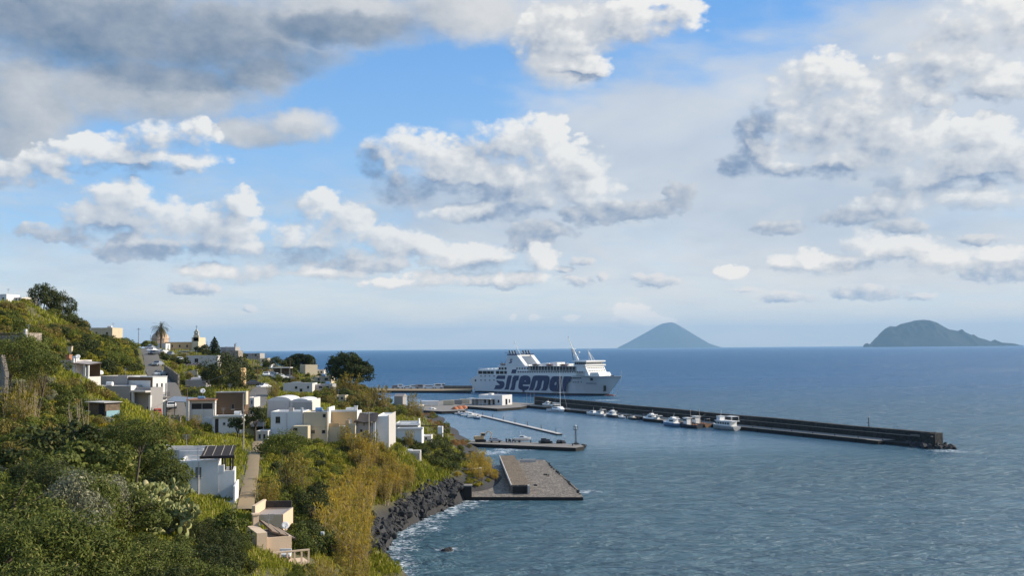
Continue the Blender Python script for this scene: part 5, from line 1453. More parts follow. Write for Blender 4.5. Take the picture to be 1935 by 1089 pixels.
def shell(mb, x0, x1, D, H, par, wall, roof, front=(), right=(), left=(), found=2.5, t=.22, y0=0.0):
    """box house: front at y0 (towards -y), parapet par above the roof at H"""
    W = x1 - x0; T = H + par
    X, Yv = Vector((1, 0, 0)), Vector((0, 1, 0))
    grid_wall(mb, (x0, y0, 0), X, -Yv, W, T, list(front), wall)
    grid_wall(mb, (x1, y0, 0), Yv, X, D, T, list(right), wall)
    grid_wall(mb, (x0, y0, 0), Yv, -X, D, T, list(left), wall)
    mb.poly([(x1, y0 + D, 0), (x0, y0 + D, 0), (x0, y0 + D, T), (x1, y0 + D, T)], wall)
    for q in ([(x0, y0, -found), (x1, y0, -found), (x1, y0, 0), (x0, y0, 0)], [(x1, y0, -found), (x1, y0 + D, -found), (x1, y0 + D, 0), (x1, y0, 0)], [(x0, y0 + D, -found), (x0, y0, -found), (x0, y0, 0), (x0, y0 + D, 0)]): mb.poly(q, wall)
    a0, a1, b0, b1 = x0 + t, x1 - t, y0 + t, y0 + D - t
    mb.poly([(a0, b0, H), (a1, b0, H), (a1, b1, H), (a0, b1, H)], roof)
    if par > .02:
        I = [(a0, b0), (a1, b0), (a1, b1), (a0, b1)]; Oo = [(x0, y0), (x1, y0), (x1, y0 + D), (x0, y0 + D)]
        for i in range(4):
            j = (i + 1) % 4
            mb.poly([(*Oo[i], T), (*Oo[j], T), (*I[j], T), (*I[i], T)], roof); mb.poly([(*I[i], T), (*I[j], T), (*I[j], H), (*I[i], H)], wall)
    else: mb.poly([(x0, y0, T), (x1, y0, T), (x1, y0 + D, T), (x0, y0 + D, T)], roof)

def openings(parent, x0, holes, face='front', frame='frame', pane='glass', name='window', x1=0.0, y0=0.0, depth=.14):
    for (x, z, w, h) in holes:
        fr, pn = MB(), MB(); b = .07
        def bx(m, a0, a1, c0, c1, d0, d1, mat):
            if face == 'front': m.box(x0 + a0, x0 + a1, y0 + d0, y0 + d1, c0, c1, mat)
            elif face == 'right': m.box(x1 - d1, x1 - d0, y0 + a0, y0 + a1, c0, c1, mat)
            else: m.box(x0 + d0, x0 + d1, y0 + a0, y0 + a1, c0, c1, mat)
        fm = M[frame]
        bx(fr, x, x + b, z, z + h, .06, depth + .04, fm); bx(fr, x + w - b, x + w, z, z + h, .06, depth + .04, fm)
        bx(fr, x + b, x + w - b, z, z + b, .061, depth + .04, fm); bx(fr, x + b, x + w - b, z + h - b, z + h, .061, depth + .04, fm)
        if w > .8 and name == 'window': bx(fr, x + w / 2 - .03, x + w / 2 + .03, z + b, z + h - b, .062, depth + .04, fm)
        if name == 'window' and face == 'front': fr.box(x0 + x - .06, x0 + x + w + .06, y0 - .07, y0 + .05, z - .08, z - .002, M['pale_concrete'])
        f = fr.build(name, parent)
        bx(pn, x + .02, x + w - .02, z + .02, z + h - .02, depth, depth + .03, M[pane])
        pn.build('pane' if name == 'window' else 'panel', f)
piers()

# ------------------------------------------------------------------ houses
def fpx(h, pa, face='front'):
    """photo pixels of an opening -> (x,z,w,h) on the facade, x from the left end (front) or from the near corner (right)"""
    x0, y0, x1, y1 = pa; out = []
    for px, py in ((x0, y1), (x1, y0)):
        d = ray(px, py); c = Vector((0, 0, CAMZ))
        n = h['n'] if face == 'front' else h['u']
        t = (h['a'] - c).dot(n) / d.dot(n); p = c + d * t
        q = (p - h['a']).dot(h['u']) + h['W'] if face == 'front' else (p - h['a']).dot(h['b'])
        out += [q, p.z - h['a'].z]
    return (out[0], out[1], out[2] - out[0], out[3] - out[1])

def house(key, name, label, wall, roof, par=.3, front=(), right=(), doors=(), rdoors=(), cat='house', group=None, frame='frame', pane='glass', dframe='dark_wood', T=None, found=3.0):
    h = HT[key]; t = T or thing(name, label, cat, h['a'], h['yaw'], group)
    def fit(o, W):
        x, z, w, g = o; x = max(.12, min(x, W - .3)); w = min(w, W - x - .12); z = max(.02, z); g = min(g, h['H'] - z - .1); return (x, z, max(w, .2), max(g, .2))
    F = [fit(fpx(h, p), h['W']) for p in front]; Dn = [fit(fpx(h, p), h['W']) for p in doors]
    Rw = [fit(p, h['D']) for p in right]; Rd = [fit(p, h['D']) for p in rdoors]
    Dn = [(x, .02, w, g + z - .02) for x, z, w, g in Dn]
    m = MB(); shell(m, -h['W'], 0, h['D'], h['H'] - par, par, M[wall], M[roof], F + Dn, Rw + Rd, found=found)
    # shift into the thing's own frame when several blocks share one thing
    w = m.build('walls', t)
    if T is not None:
        d = h['a'] - Vector(t['origin']); c, s_ = math.cos(-t.rotation_euler.z), math.sin(-t.rotation_euler.z)
        w.location = (d.x * c - d.y * s_, d.x * s_ + d.y * c, d.z); w.rotation_euler = (0, 0, h['yaw'] - t.rotation_euler.z)
    else: t['origin'] = tuple(h['a'])
    openings(w, -h['W'], F, 'front', frame, pane); openings(w, -h['W'], Dn, 'front', dframe, 'dark_wood', 'door')
    openings(w, 0, Rw, 'right', frame, pane); openings(w, 0, Rd, 'right', dframe, 'dark_wood', 'door')
    # gutters, aerials and tanks
    rr = random.Random(sum(map(ord, key))); D, W, H = h['D'], h['W'], h['H']
    if W > 2.5 and H > 2.2 and rr.random() < .7:
        m = MB(); x = -rr.choice((.25, W * .5, W - .3)); m.tube([(x, -.06, H - .1), (x, -.06, -.2)], .05, M['old_white' if rr.random() < .5 else 'metal'], 6); m.build('downpipe', w)
    if rr.random() < .6:
        x, y = -rr.uniform(.5, max(.6, W - .5)), rr.uniform(.5, max(.6, D - .5)); m = MB(); m.tube([(x, y, H - .3), (x, y, H + 1.5)], .03, M['metal'], 5)
        for q in range(4): m.tube([(x - .45 + .06 * q, y, H + 1.45 - q * .14), (x + .45 - .06 * q, y, H + 1.45 - q * .14)], .016, M['metal'], 4)
        m.build('aerial', w)
    if W > 3 and D > 3 and rr.random() < .4:
        x, y = -rr.uniform(1, W - 1), rr.uniform(1.2, D - .8); m = MB(); m.tube([(x - .6, y, H + .3), (x + .6, y, H + .3)], .42, M['hull_blue' if rr.random() < .4 else 'dish'], 12); m.box(x - .5, x + .5, y - .3, y + .3, H - .35, H, M['concrete']); m.build('water_tank', w)
    return t, h, w

def child_box(par, name, x0, x1, y0, y1, z0, z1, mat, bev=0.0):
    m = MB(); m.box(x0, x1, y0, y1, z0, z1, M[mat]); return m.build(name, par, bevel=bev)

def dish(p, r, label, yaw=0.6, pole=.6):
    t = thing('satellite_dish', label, 'satellite dish', p, yaw)
    m = MB(); m.tube([(0, 0, -.4), (0, 0, pole)], .035, M['metal']); m.build('pole', t)
    m = MB(); m.lathe([(0, 0), (r * .5, r * .06), (r * .85, r * .18), (r, r * .26), (r * .98, r * .30), (r * .5, r * .10), (0, .03)], M['dish'], 18)
    o = m.build('reflector', t); o.rotation_euler = (R(62), 0, 0); o.location = (0, -.05, pole + r * .7)
    m = MB(); m.tube([(0, -.1, pole + r * .1), (0, -r * 1.0, pole + r * .55)], .025, M['metal']); m.box(-.06, .06, -r * 1.05, -r * .9, pole + r * .5, pole + r * .65, M['grey_wall']); m.build('arm', t)
    return t

def chimney(par, x, y, z, h, mat='white_wall', s=.35, name='chimney'):
    m = MB(); m.box(x - s, x + s, y - s, y + s, z - .2, z + h, M[mat]); m.box(x - s - .08, x + s + .08, y - s - .08, y + s + .08, z + h, z + h + .12, M[mat]); return m.build(name, par)

def town():
    # --- white house with the pergola, lower left
    t, h, w = house('white_main', 'white_house', 'white cubic house with one dark-framed window beside the stepped path', 'white_wall', 'roof_white', .35, front=[(369, 884, 380.5, 904)], pane='pane_pale', frame='frame')
    t['label'] = 'white cubic house with one dark-framed window and slatted pergola by the path'
    house('white_terrace', '', '', 'white_wall', 'roof_white', .55, T=t)
    house('white_rear', '', '', 'old_white', 'roof_white', .4, T=t)
    W, H, D = h['W'], h['H'], h['D']
    child_box(t, 'stair_parapet', .0, .55, .02, .9, H - 1.3, H - .55, 'white_wall')
    pz = H + .35
    m = MB()
    for k in range(5): m.box(-1.6 + k * .72, -1.5 + k * .72, -.25, 4.6, pz, pz + .12, M['dark_wood'])
    for k in range(13): m.box(-1.7, 1.45, -.2 + k * .37, .06 + k * .37, pz + .12, pz + .16, M['dark_wood'])
    for k in range(4): m.box(-1.45 + k * .85, -1.40 + k * .85, -.2, 4.6, pz + .16, pz + .19, M['pale_wood'])
    m.box(-1.8, 1.6, -.4, -.25, pz - .12, pz + .16, M['dark_wood']); pg = m.build('pergola_roof', t)
    pg.rotation_euler = (R(7), 0, 0); pg.location = (0, 0, -.25 * math.tan(R(7)) * pz * 0)
    pg.location = Vector((0, 0, pz)) - Euler((R(7), 0, 0)).to_matrix() @ Vector((0, 0, pz))
    for x in (.35, 1.15):
        for y in (.4, 3.8): child_box(t, 'pergola_post', x - .09, x + .09, y - .09, y + .09, H - 1.4, pz + .02 + y * .12, 'dark_wood')
    child_box(t, 'forecourt', -3.2, 1.75, -2.6, -.02, -1.2, -.12, 'pale_concrete'); child_box(t, 'side_wall', 1.68, 1.84, -2.6, 3.0, -1.5, 1.4, 'white_wall')
    child_box(t, 'roof_ledge', -W - .6, -2.0, D - .1, D + .2, H - .2, H + .55, 'roof_white')
    dish(at(316, 857, 112) , .33, 'white satellite dish on the roof of the house with the pergola', .5, .35)
    # --- pink house at the bottom edge
    t, h, w = house('pink_front', 'pink_house', 'small sand-pink house with a lean-to tile roof at the bottom edge', 'pink_wall', 'pink_wall', .12, rdoors=())
    W, H, D = h['W'], h['H'], h['D']
    house('pink_rear', '', '', 'pink_wall', 'roof_grey', .1, T=t)
    m = MB(); z0, z1 = H + .55, H + .05
    V = [(-W + .2, D - .2, z0 + .35), (-W + .5, .4, z0 - .1), (.35, -.05, z1 - .25), (-.1, D - .2, z1)]
    m.poly(V, M['roof_tile']); m.poly([(x, y, z - .12) for x, y, z in V[::-1]], M['wood'])
    for i in range(4): a, b = V[i], V[(i + 1) % 4]; m.poly([a, (a[0], a[1], a[2] - .12), (b[0], b[1], b[2] - .12), b], M['wood'])
    for k in range(4):
        f = k / 3.0; a = Vector(V[1]).lerp(Vector(V[2]), f); b = Vector(V[0]).lerp(Vector(V[3]), f); m.tube([a + Vector((0, 0, .03)), b + Vector((0, 0, .03))], .03, M['dark_wood'], 4)
    m.build('lean_to_roof', t)
    child_box(t, 'side_wing', -W - .8, -W - .02, -.4, 3.2, -3, H + .5, 'pink_wall')
    chimney(t, -W - .1, 3.4, H + .3, 1.0, 'pink_wall', .22)
    hr = HT['pink_rear']; wr = [c for c in t.children if c.name.startswith('walls')][-1]
    child_box(wr, 'terrace_wall', -hr['W'], -hr['W'] + .28, -.02, hr['D'], hr['H'] - .05, hr['H'] + .75, 'pink_wall'); child_box(wr, 'terrace_screen', -hr['W'] + .3, -.1, hr['D'] - .2, hr['D'], hr['H'] - .05, hr['H'] + .6, 'dark_wood')
    child_box(t, 'porch_floor', -W, .9, -1.9, -.02, -2.5, -.1, 'pink_wall')
    m = MB()
    for x in np.linspace(-W + .1, .85, 6): m.box(x - .06, x + .06, -1.88, -1.76, -.1, .75, M['pink_wall'])
    m.box(-W + .04, .91, -1.9, -1.74, .75, .86, M['pink_wall']); m.build('balustrade', t)
    m = MB(); m.tube([(-W + .2, -2.0, .1), (-W + 1.2, -4.6, -1.6)], .06, M['pale_wood']); m.tube([(-W + .9, -2.0, .1), (-W + 2.0, -4.6, -1.6)], .06, M['pale_wood'])
    m.box(-W + .1, -W + .1 + .02, -2.0, -1.9, -.5, .2, M['pale_wood']); m.build('stair_rail', t)
    b = thing('bench', 'white cushioned bench on the porch of the sand-pink house', 'bench', at(538, 1058, 78.9), 0)
    child_box(b, 'seat', -.45, .45, -.25, .25, .2, .42, 'dish', .04); child_box(b, 'backrest', -.45, .45, .25, .36, .3, .75, 'dish', .03); child_box(b, 'base', -.4, .4, -.2, .2, 0, .2, 'dark_wood')
    dish(at(539, 1005, 85), .32, 'white satellite dish behind the lean-to roof of the pink house', .3, .25)
    # ruined trellis right of the pink house
    p = at(612, 1050, 92); t = thing('garden_ruin', 'white broken wall piers with a dark trellis among the golden reeds', 'garden wall', p)
    child_box(t, 'pier', -.30, -.02, 0, .3, -2, 2.0, 'white_wall'); child_box(t, 'pier', -.42, -.34, .2, .8, -2, 1.3, 'white_wall'); child_box(t, 'beam', -.9, .5, .05, .2, 1.35, 1.42, 'dark_wood')
    m = MB()
    for z in (0, .25, .5, .75): m.box(.25, 1.05, .1, .16, z, z + .06, M['dark_wood'])
    for x in (.25, .52, .8, 1.03): m.box(x, x + .05, .17, .22, -.5, .85, M['dark_wood'])
    m.build('trellis', t); child_box(t, 'screen', .27, 1.03, .3, .34, -.4, .78, 'opening')
    # --- two storey white house
    t, h, w = house('two_storey', 'two_storey_house', 'tall white two-storey house with three narrow windows facing right', 'white_wall', 'roof_white', .25,
                    right=[(.9, 4.6 - .6, .45, 2.6), (2.1, 4.0, .45, 2.6), (3.2, 4.0, .4, 2.6)], rdoors=[(1.0, .1, .5, 1.9), (2.2, .1, .6, 2.1)])
    W, H, D = h['W'], h['H'], h['D']
    m = MB(); m.box(-W - .03, .03, -.06, .02, H - .75, H - .12, M['brown_wall']); m.box(-.5, .02, -.08, .02, 0, H - .7, M['brown_wall']); m.box(-W, -W + .5, -.06, .02, H - 2.6, H - .7, M['brown_wall']); m.build('stone_trim', w)
    for y in (1.9, 3.0):
        m = MB(); m.box(.0, .65, y - .15, y + .85, 3.75, 3.88, M['concrete'])
        for k in range(6): m.box(.58, .62, y - .12 + k * .18, y - .09 + k * .18, 3.88, 4.8, M['dark_metal'])
        m.box(.57, .63, y - .13, y + .84, 4.75, 4.82, M['dark_metal']); m.build('balcony', t)
    child_box(t, 'cornice', -.0, .12, -.1, D, H - .06, H + .06, 'white_wall')
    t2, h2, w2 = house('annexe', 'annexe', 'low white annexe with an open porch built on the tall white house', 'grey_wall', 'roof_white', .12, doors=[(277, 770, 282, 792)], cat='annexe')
    child_box(t2, 'corner_pillar', -.45, .06, -.12, .3, -1, h2['H'] * .75, 'white_wall'); child_box(t2, 'porch_pillar', -h2['W'] + .4, -h2['W'] + .95, -1.3, -.8, 0, h2['H'] - .9, 'white_wall'); child_box(t2, 'porch_pillar', -h2['W'] + 1.7, -h2['W'] + 2.1, -1.3, -.9, 0, h2['H'] - .9, 'white_wall')
    child_box(t2, 'porch_beam', -h2['W'] + .3, .1, -1.35, -.02, h2['H'] - .9, h2['H'] - .55, 'old_white'); child_box(t2, 'tank_block', -h2['W'] + .3, -h2['W'] + 1.5, -1.3, -.1, h2['H'] - .54, h2['H'] + .4, 'white_wall')
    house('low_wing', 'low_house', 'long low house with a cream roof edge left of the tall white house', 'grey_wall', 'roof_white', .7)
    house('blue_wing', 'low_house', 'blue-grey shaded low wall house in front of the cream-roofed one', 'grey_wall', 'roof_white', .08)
    dish(at(190, 711, 205), .5, 'white dish on the left end of the cream-edged roof', .8, .3)
    t, h, w = house('garden_shed', 'garden_shed', 'makeshift garden shed with white sheet and pale blue panel', 'wood', 'roof_grey', .05, cat='shed')
    child_box(t, 'roof', -h['W'] - .3, .3, -.4, h['D'] + .2, h['H'], h['H'] + .09, 'pale_concrete'); child_box(t, 'sheet', -h['W'] + .05, -h['W'] + 1.1, -.5, -.44, -.8, h['H'] * .55, 'dish'); child_box(t, 'panel', .03, .10, .1, h['D'] - .1, -.4, h['H'] * .55, 'blue_frame'); child_box(t, 'doorway', -1.5, -.3, -.05, .02, .5, h['H'] - .2, 'opening')
    # --- hillside houses
    t, h, w = house('veranda_house', 'hillside_house', 'cream hillside house with pillared veranda and red chimney block', 'old_white', 'roof_grey', .25, front=[(122, 698, 128, 708)])
    W, H, D = h['W'], h['H'], h['D']
    for x in (.35, 2.6, 3.3): child_box(t, 'veranda_pillar', x - .17, x + .17, -1.5, -1.2, -3, H - .9 if x > .5 else H + .3, 'white_wall')
    child_box(t, 'veranda_floor', .02, 3.4, -1.6, 2.5, -3, .9, 'old_white'); m = MB(); V = [(-.1, -1.7, H - .4), (3.6, -1.7, H - .75), (3.6, 2.6, H - .5), (-.1, 2.6, H - .1)]; m.poly(V, M['roof_grey']); m.poly([(x, y, z - .15) for x, y, z in V[::-1]], M['wood']); m.poly([V[0], (V[0][0], V[0][1], V[0][2] - .15), (V[1][0], V[1][1], V[1][2] - .15), V[1]], M['wood']); m.build('veranda_roof', t)
    child_box(t, 'veranda_back', .1, 3.3, 2.4, 2.5, .9, H - .6, 'brown_wall'); child_box(t, 'corner_pier', -.5, .05, -.1, .25, -2, H + .3, 'white_wall'); child_box(t, 'side_wall', -W - .6, -W - .1, -.4, 4, -2, H - .5, 'pale_stone')
    chimney(t, -W + .5, 2.2, H - .2, 1.1, 'terracotta', .45); child_box(t, 'water_tank', -W + 1.6, -W + 2.6, 1.5, 2.5, H - .2, H + .7, 'dish', .1)
    dish(at(147, 681, 184), .42, 'white dish on the veranda roof of the cream hillside house', .4, .3)
    child_box(t, 'back_roof', -W - 4.6, -W - .4, 4.5, 9, H - .9, H - .6, 'roof_grey'); child_box(t, 'back_wall', -W - 4.4, -W - .6, 4.6, 4.8, -2, H - .9, 'pale_stone')
    t, h, w = house('upper_left', 'stone_house', 'pale stone house with a dark roof line at the left edge of the slope', 'pale_stone', 'roof_grey', .2); m = h
    child_box(t, 'roof_edge', -h['W'], .1, -.12, .0, h['H'] - .35, h['H'] - .1, 'brown_wall'); child_box(t, 'pillar', .0, .4, -.3, .2, -2.5, h['H'] + .6, 'old_white')
    t, h, w = house('ridge_hut', 'ridge_house', 'white hut on the ridge at the far left edge', 'white_wall', 'roof_white', .1, front=[(4, 562, 8, 568)])
    t, h, w = house('ridge_house', 'ridge_house', 'low white ridge house with a row of columns near the dark trees', 'old_white', 'roof_white', .12)
    for x in np.linspace(-h['W'] + .2, -.2, 6): child_box(t, 'column', x - .14, x + .14, -1.4, -1.12, -1, h['H'] - .35, 'white_wall')
    child_box(t, 'porch_roof', -h['W'] - .1, .1, -1.5, -.02, h['H'] - .35, h['H'] - .15, 'roof_white')
    house('green_flat', 'flat_roofed_house', 'grey-green flat-roofed house standing on the skyline left of the palm', 'tan_wall', 'roof_grey', .15, front=[(180, 628, 184, 633), (200, 628, 204, 633)])
    # --- church
    t, h, w = house('nave', 'church', 'ochre church with a plastered dome and a small bell gable', 'ochre_wall', 'cream_wall', .3, cat='church', front=[(324, 652, 327, 657), (338, 652, 341, 657), (352, 652, 355, 657)])
    house('church_front', '', '', 'cream_wall', 'cream_wall', .2, T=t)
    o = Vector(t['origin']); dc = at(302.5, 650, 384) - o
    m = MB(); r = 3.15; m.lathe([(r + .15, -3), (r + .15, 2.2), (r + .35, 2.3), (r + .35, 2.55), (r, 2.6)], M['dome_plaster'], 8, smooth=False); d = m.build('drum', t); d.location = dc + Vector((0, 0, -.6))
    m = MB(); m.lathe([(r * math.cos(a), r * .82 * math.sin(a)) for a in np.linspace(0, math.pi / 2 - .02, 9)], M['dome_plaster'], 24); m.lathe([(.45, r * .78), (.45, r * .82 + .9), (.55, r * .82 + .95), (0, r * .82 + 1.4)], M['cream_wall'], 10); dm = m.build('dome', t); dm.location = dc + Vector((0, 0, 1.95))
    g = at(370.5, 640, 378) - o
    m = MB(); m.box(g.x - 1.0, g.x + 1.0, g.y, g.y + .8, g.z - 1, g.z + 1.2, M['cream_wall']); m.prism([(g.x - .75, g.y), (g.x - .35, g.y), (g.x - .35, g.y + .8), (g.x - .75, g.y + .8)], g.z + 1.2, g.z + 2.3, M['cream_wall']); m.prism([(g.x + .35, g.y), (g.x + .75, g.y), (g.x + .75, g.y + .8), (g.x + .35, g.y + .8)], g.z + 1.2, g.z + 2.3, M['cream_wall']); m.box(g.x - .85, g.x + .85, g.y - .05, g.y + .85, g.z + 2.3, g.z + 2.6, M['cream_wall']); m.loft([[(g.x - .6, g.y, g.z + 2.6), (g.x + .6, g.y, g.z + 2.6), (g.x + .6, g.y + .7, g.z + 2.6), (g.x - .6, g.y + .7, g.z + 2.6)], [(g.x - .1, g.y + .2, g.z + 3.5), (g.x + .1, g.y + .2, g.z + 3.5), (g.x + .1, g.y + .5, g.z + 3.5), (g.x - .1, g.y + .5, g.z + 3.5)]], M['cream_wall'], False)
    bg = m.build('bell_gable', t); m = MB(); m.lathe([(.34, 0), (.24, .25), (.2, .55), (0, .7)], M['dark_metal'], 10, (g.x, g.y + .4, g.z + 1.35)); m.build('bell', bg)
    m = MB(); m.box(g.x - .05, g.x + .05, g.y + .3, g.y + .4, g.z + 3.5, g.z + 4.9, M['dark_metal']); m.box(g.x - .4, g.x + .4, g.y + .3, g.y + .4, g.z + 4.3, g.z + 4.42, M['dark_metal']); m.build('cross', bg)
    house('palm_block', 'white_annexe', 'white walled block at the foot of the palm by the church', 'white_wall', 'roof_white', .2, cat='outbuilding')
    p0, p1 = at(329, 664.5, 366), at(374, 664.5, 366); k = thing('terrace_canopy', 'pale terrace canopy running along the foot of the church', 'canopy', p0)
    child_box(k, 'roof', 0, (p1 - p0).x, 0, 3.0, .0, .22, 'roof_white')
    for x in np.linspace(.2, (p1 - p0).x - .2, 5): child_box(k, 'post', x - .07, x + .07, .1, .24, -2.6, 0, 'white_wall')
    # --- houses behind
    t, h, w = house('grey_gable', 'grey_house', 'dark grey flat house right of the conifer with a thin chimney', 'grey_wall', 'roof_grey', .2); chimney(t, -.2, .5, h['H'] - .2, 1.1, 'grey_wall', .22)
    house('stone_block', 'stone_house', 'rough stone house right below the dark grey one', 'pale_stone', 'roof_grey', .2, front=[(424, 668, 428, 672), (440, 670, 443, 676)])
    t, h, w = house('pinkish', 'pinkish_house', 'pinkish white house with a single dark window and striped red awning', 'old_white', 'roof_white', .25, front=[(367.5, 678, 374.5, 685.5)], doors=[(354, 691, 358, 697), (362, 691, 372, 697)])
    m = MB(); V = [(-h['W'] - .2, 0, 1.5), (-h['W'] + 5.0, 0, 1.5), (-h['W'] + 5.0, -1.8, .85), (-h['W'] - .2, -1.8, .85)]
    n = 10
    for k in range(n):
        f0, f1 = k / n, (k + 1) / n; q = [Vector(V[0]).lerp(Vector(V[1]), f0), Vector(V[3]).lerp(Vector(V[2]), f0), Vector(V[3]).lerp(Vector(V[2]), f1), Vector(V[0]).lerp(Vector(V[1]), f1)]
        m.poly(q, M['red_frame' if k % 2 else 'canvas'])
    m.build('awning', t)
    house('far_grey', 'grey_house', 'grey house with a dark window nearest the open sea', 'grey_wall', 'roof_grey', .2, front=[(481, 669.5, 485, 673.5), (466, 670, 469, 674)])
    house('far_cream', 'cream_house', 'small cream house just right of the grey seaward house', 'cream_wall', 'roof_grey', .2, front=[(495, 680, 498, 684)])
    house('ochre_tower', 'ochre_house', 'narrow tall ochre house behind the big dark tree', 'ochre_wall', 'roof_grey', .25, front=[(447, 706, 450, 713)])
    t, h, w = house('low_roof', 'low_house', 'low grey-green house with a white roof deck beneath the dark tree', 'grey_wall', 'roof_grey', .1); child_box(t, 'roof_deck', -h['W'] + 1, -1.2, 2, 5.5, h['H'] - .05, h['H'] + .5, 'roof_white'); chimney(t, -2.6, 4.5, h['H'], .9, 'white_wall', .2)
    house('box_house', 'box_house', 'windowless cream box house lit on its right face before the sea', 'cream_wall', 'roof_grey', .15)
    t, h, w = house('low_white', 'low_white_house', 'low white house with wavy white parapet and two small dark windows', 'old_white', 'roof_white', .15, front=[(557, 730.5, 562, 735.5), (566, 735, 571.5, 741), (580, 730, 584, 735)])
    m = MB(); xs = np.linspace(-h['W'], 0, 17); m.mesh([(x, y, h['H'] + (.0 if k == 0 else .32 + .22 * math.sin(x * 1.1))) for k in (0, 1) for x in xs for y in (-.03, .22)], [], M['roof_white'])
    for i in range(16):
        a, b = xs[i], xs[i + 1]; za, zb = .32 + .22 * math.sin(a * 1.1), .32 + .22 * math.sin(b * 1.1)
        m.mesh([(a, -.03, h['H']), (b, -.03, h['H']), (b, -.03, h['H'] + zb), (a, -.03, h['H'] + za), (a, .22, h['H']), (b, .22, h['H']), (b, .22, h['H'] + zb), (a, .22, h['H'] + za)], [(0, 1, 2, 3), (3, 2, 6, 7), (5, 4, 7, 6)], M['roof_white'])
    m.build('wavy_parapet', t)
    # --- upper row and the long main row
    t, h, w = house('upper_row', 'vaulted_house', 'white house with undulating vaulted roofs behind the long row', 'old_white', 'roof_white', .1)
    W, H, D = h['W'], h['H'], h['D']
    for (xa, xb, hh) in ((-W + .05, -W + 4.6, .8), (-W + 4.7, -W + 8.0, .45)):
        m = MB(); V = []
        for y in (.1, D - .2):
            for a in np.linspace(0, math.pi, 11): V.append(((xa + xb) / 2 - (xb - xa) / 2 * math.cos(a), y, H - .1 + hh * math.sin(a)))
        m.mesh(V, [(i, i + 1, i + 12, i + 11) for i in range(10)], M['roof_white'], True); m.poly(V[:11], M['roof_white']); m.poly(V[11:][::-1], M['roof_white']); m.build('vault', t)
    child_box(t, 'stone_base', -W + 1.8, -.2, -2.4, -.06, -1, H * .45, 'stone_wall'); child_box(t, 'grey_screen', -3.2, .6, -2.6, -2.45, 0, H * .95, 'grey_wall')
    t, h, w = house('main_white', 'row_house', 'white end house of the long row with a barred window and flat roof', 'white_wall', 'roof_white', .25, front=[(520.5, 788, 529.5, 800.5)])
    W, H, D = h['W'], h['H'], h['D']; child_box(t, 'roof_box', -3.2, -2.4, 3.0, 3.8, H - .25, H + .45, 'grey_wall'); child_box(t, 'corner_pillar', -.35, .05, -.25, .0, 2.6, H + .7, 'white_wall'); child_box(t, 'lower_window', -W + 1.0, -W + 1.5, -.03, .02, .4, 1.0, 'opening')
    t, h, w = house('main_tan', 'row_house', 'tan house of the long row with small square windows', 'tan_wall', 'roof_white', .25, front=[(609.8, 783, 615.5, 789.5), (588, 813.6, 595, 820.2), (608, 813.4, 614.8, 820)])
    W, H, D = h['W'], h['H'], h['D']; child_box(t, 'ledge', -W, .02, -.08, .02, H * .57, H * .57 + .12, 'cream_wall'); child_box(t, 'skylight', -2.2, -1.3, 2.5, 3.6, H - .25, H + .15, 'roof_white')
    # the stair house: sloping stair wall, arched door and lunette
    h = HT['stair_house']; t = thing('stair_house', 'low tan house front with an outside stair, arched door and half-round window', 'house', h['a'], 0); W, H, D = h['W'], h['H'], h['D']
    m = MB(); q = fpx(h, (530, 838, 554, 806)); dq = fpx(h, (569, 833, 580, 813.6)); lq = fpx(h, (553.5, 815, 563, 809.5))
    P_ = [(-W - .6, -2.5), (.9, -2.5), (.9, H), (-W * .45, H), (-W - .6, .6)]
    m.poly([(x, 0, z) for x, z in P_], M['tan_wall']); m.poly([(x, D, z) for x, z in P_[::-1]], M['tan_wall'])
    for i in range(5): (xa, za), (xb, zb) = P_[i], P_[(i + 1) % 5]; m.poly([(xa, 0, za), (xa, D, za), (xb, D, zb), (xb, 0, zb)], M['cream_wall' if i in (2, 3) else 'tan_wall'])
    m.build('walls', t)
    def arch(x0, x1, z0, z1, name, fr, pn):
        r = (x1 - x0) / 2; c = (x0 + x1) / 2; pts = [(x0, z0), (x1, z0)] + [(c + r * math.cos(a), z1 - r + r * math.sin(a)) for a in np.linspace(0, math.pi, 11)]
        m = MB(); pin = [(c + (x - c) * .86, z0 + (z - z0) * .94) for x, z in pts]
        for i in range(len(pts)):
            j = (i + 1) % len(pts); m.poly([(pts[i][0], -.06, pts[i][1]), (pts[j][0], -.06, pts[j][1]), (pin[j][0], -.06, pin[j][1]), (pin[i][0], -.06, pin[i][1])], M[fr]); m.poly([(pts[i][0], .0, pts[i][1]), (pts[j][0], .0, pts[j][1]), (pts[j][0], -.06, pts[j][1]), (pts[i][0], -.06, pts[i][1])], M[fr])
        o = m.build(name, t); g = MB(); g.poly([(x, -.015, z) for x, z in pin], M[pn]); g.build('panel', o)
    arch(dq[0] - W, dq[0] - W + dq[2], -.2, dq[1] + dq[3], 'arched_door', 'cream_wall', 'opening'); arch(lq[0] - W, lq[0] - W + lq[2], lq[1], lq[1] + lq[3] + .05, 'lunette', 'cream_wall', 'glass')
    # ochre terrace: warm reflected glow is put into the ochre of its inner walls
    h = HT['main_ochre']; t, h, w = house('main_ochre', 'row_house', 'ochre terrace house of the long row with a white flat roof', 'tan_wall', 'roof_white', .05); W, H, D = h['W'], h['H'], h['D']
    Hu = 2.5
    m = MB(); grid_wall(m, (-W, 2.2, H), Vector((1, 0, 0)), Vector((0, -1, 0)), W, Hu, [(W * .66, .2, .7, 1.0)], M['ochre_wall']); m.box(-W, 0, 2.42, D, H, H + Hu, M['white_wall'], top=M['roof_white']); m.build('upper_room', t)
    child_box(t, 'upper_parapet', -W - .05, .05, 2.1, 2.4, H + Hu, H + Hu + .35, 'roof_white'); child_box(t, 'left_wall', -W - .18, -W + .16, -.1, 6.0, H - .05, H + Hu + .9, 'white_wall')
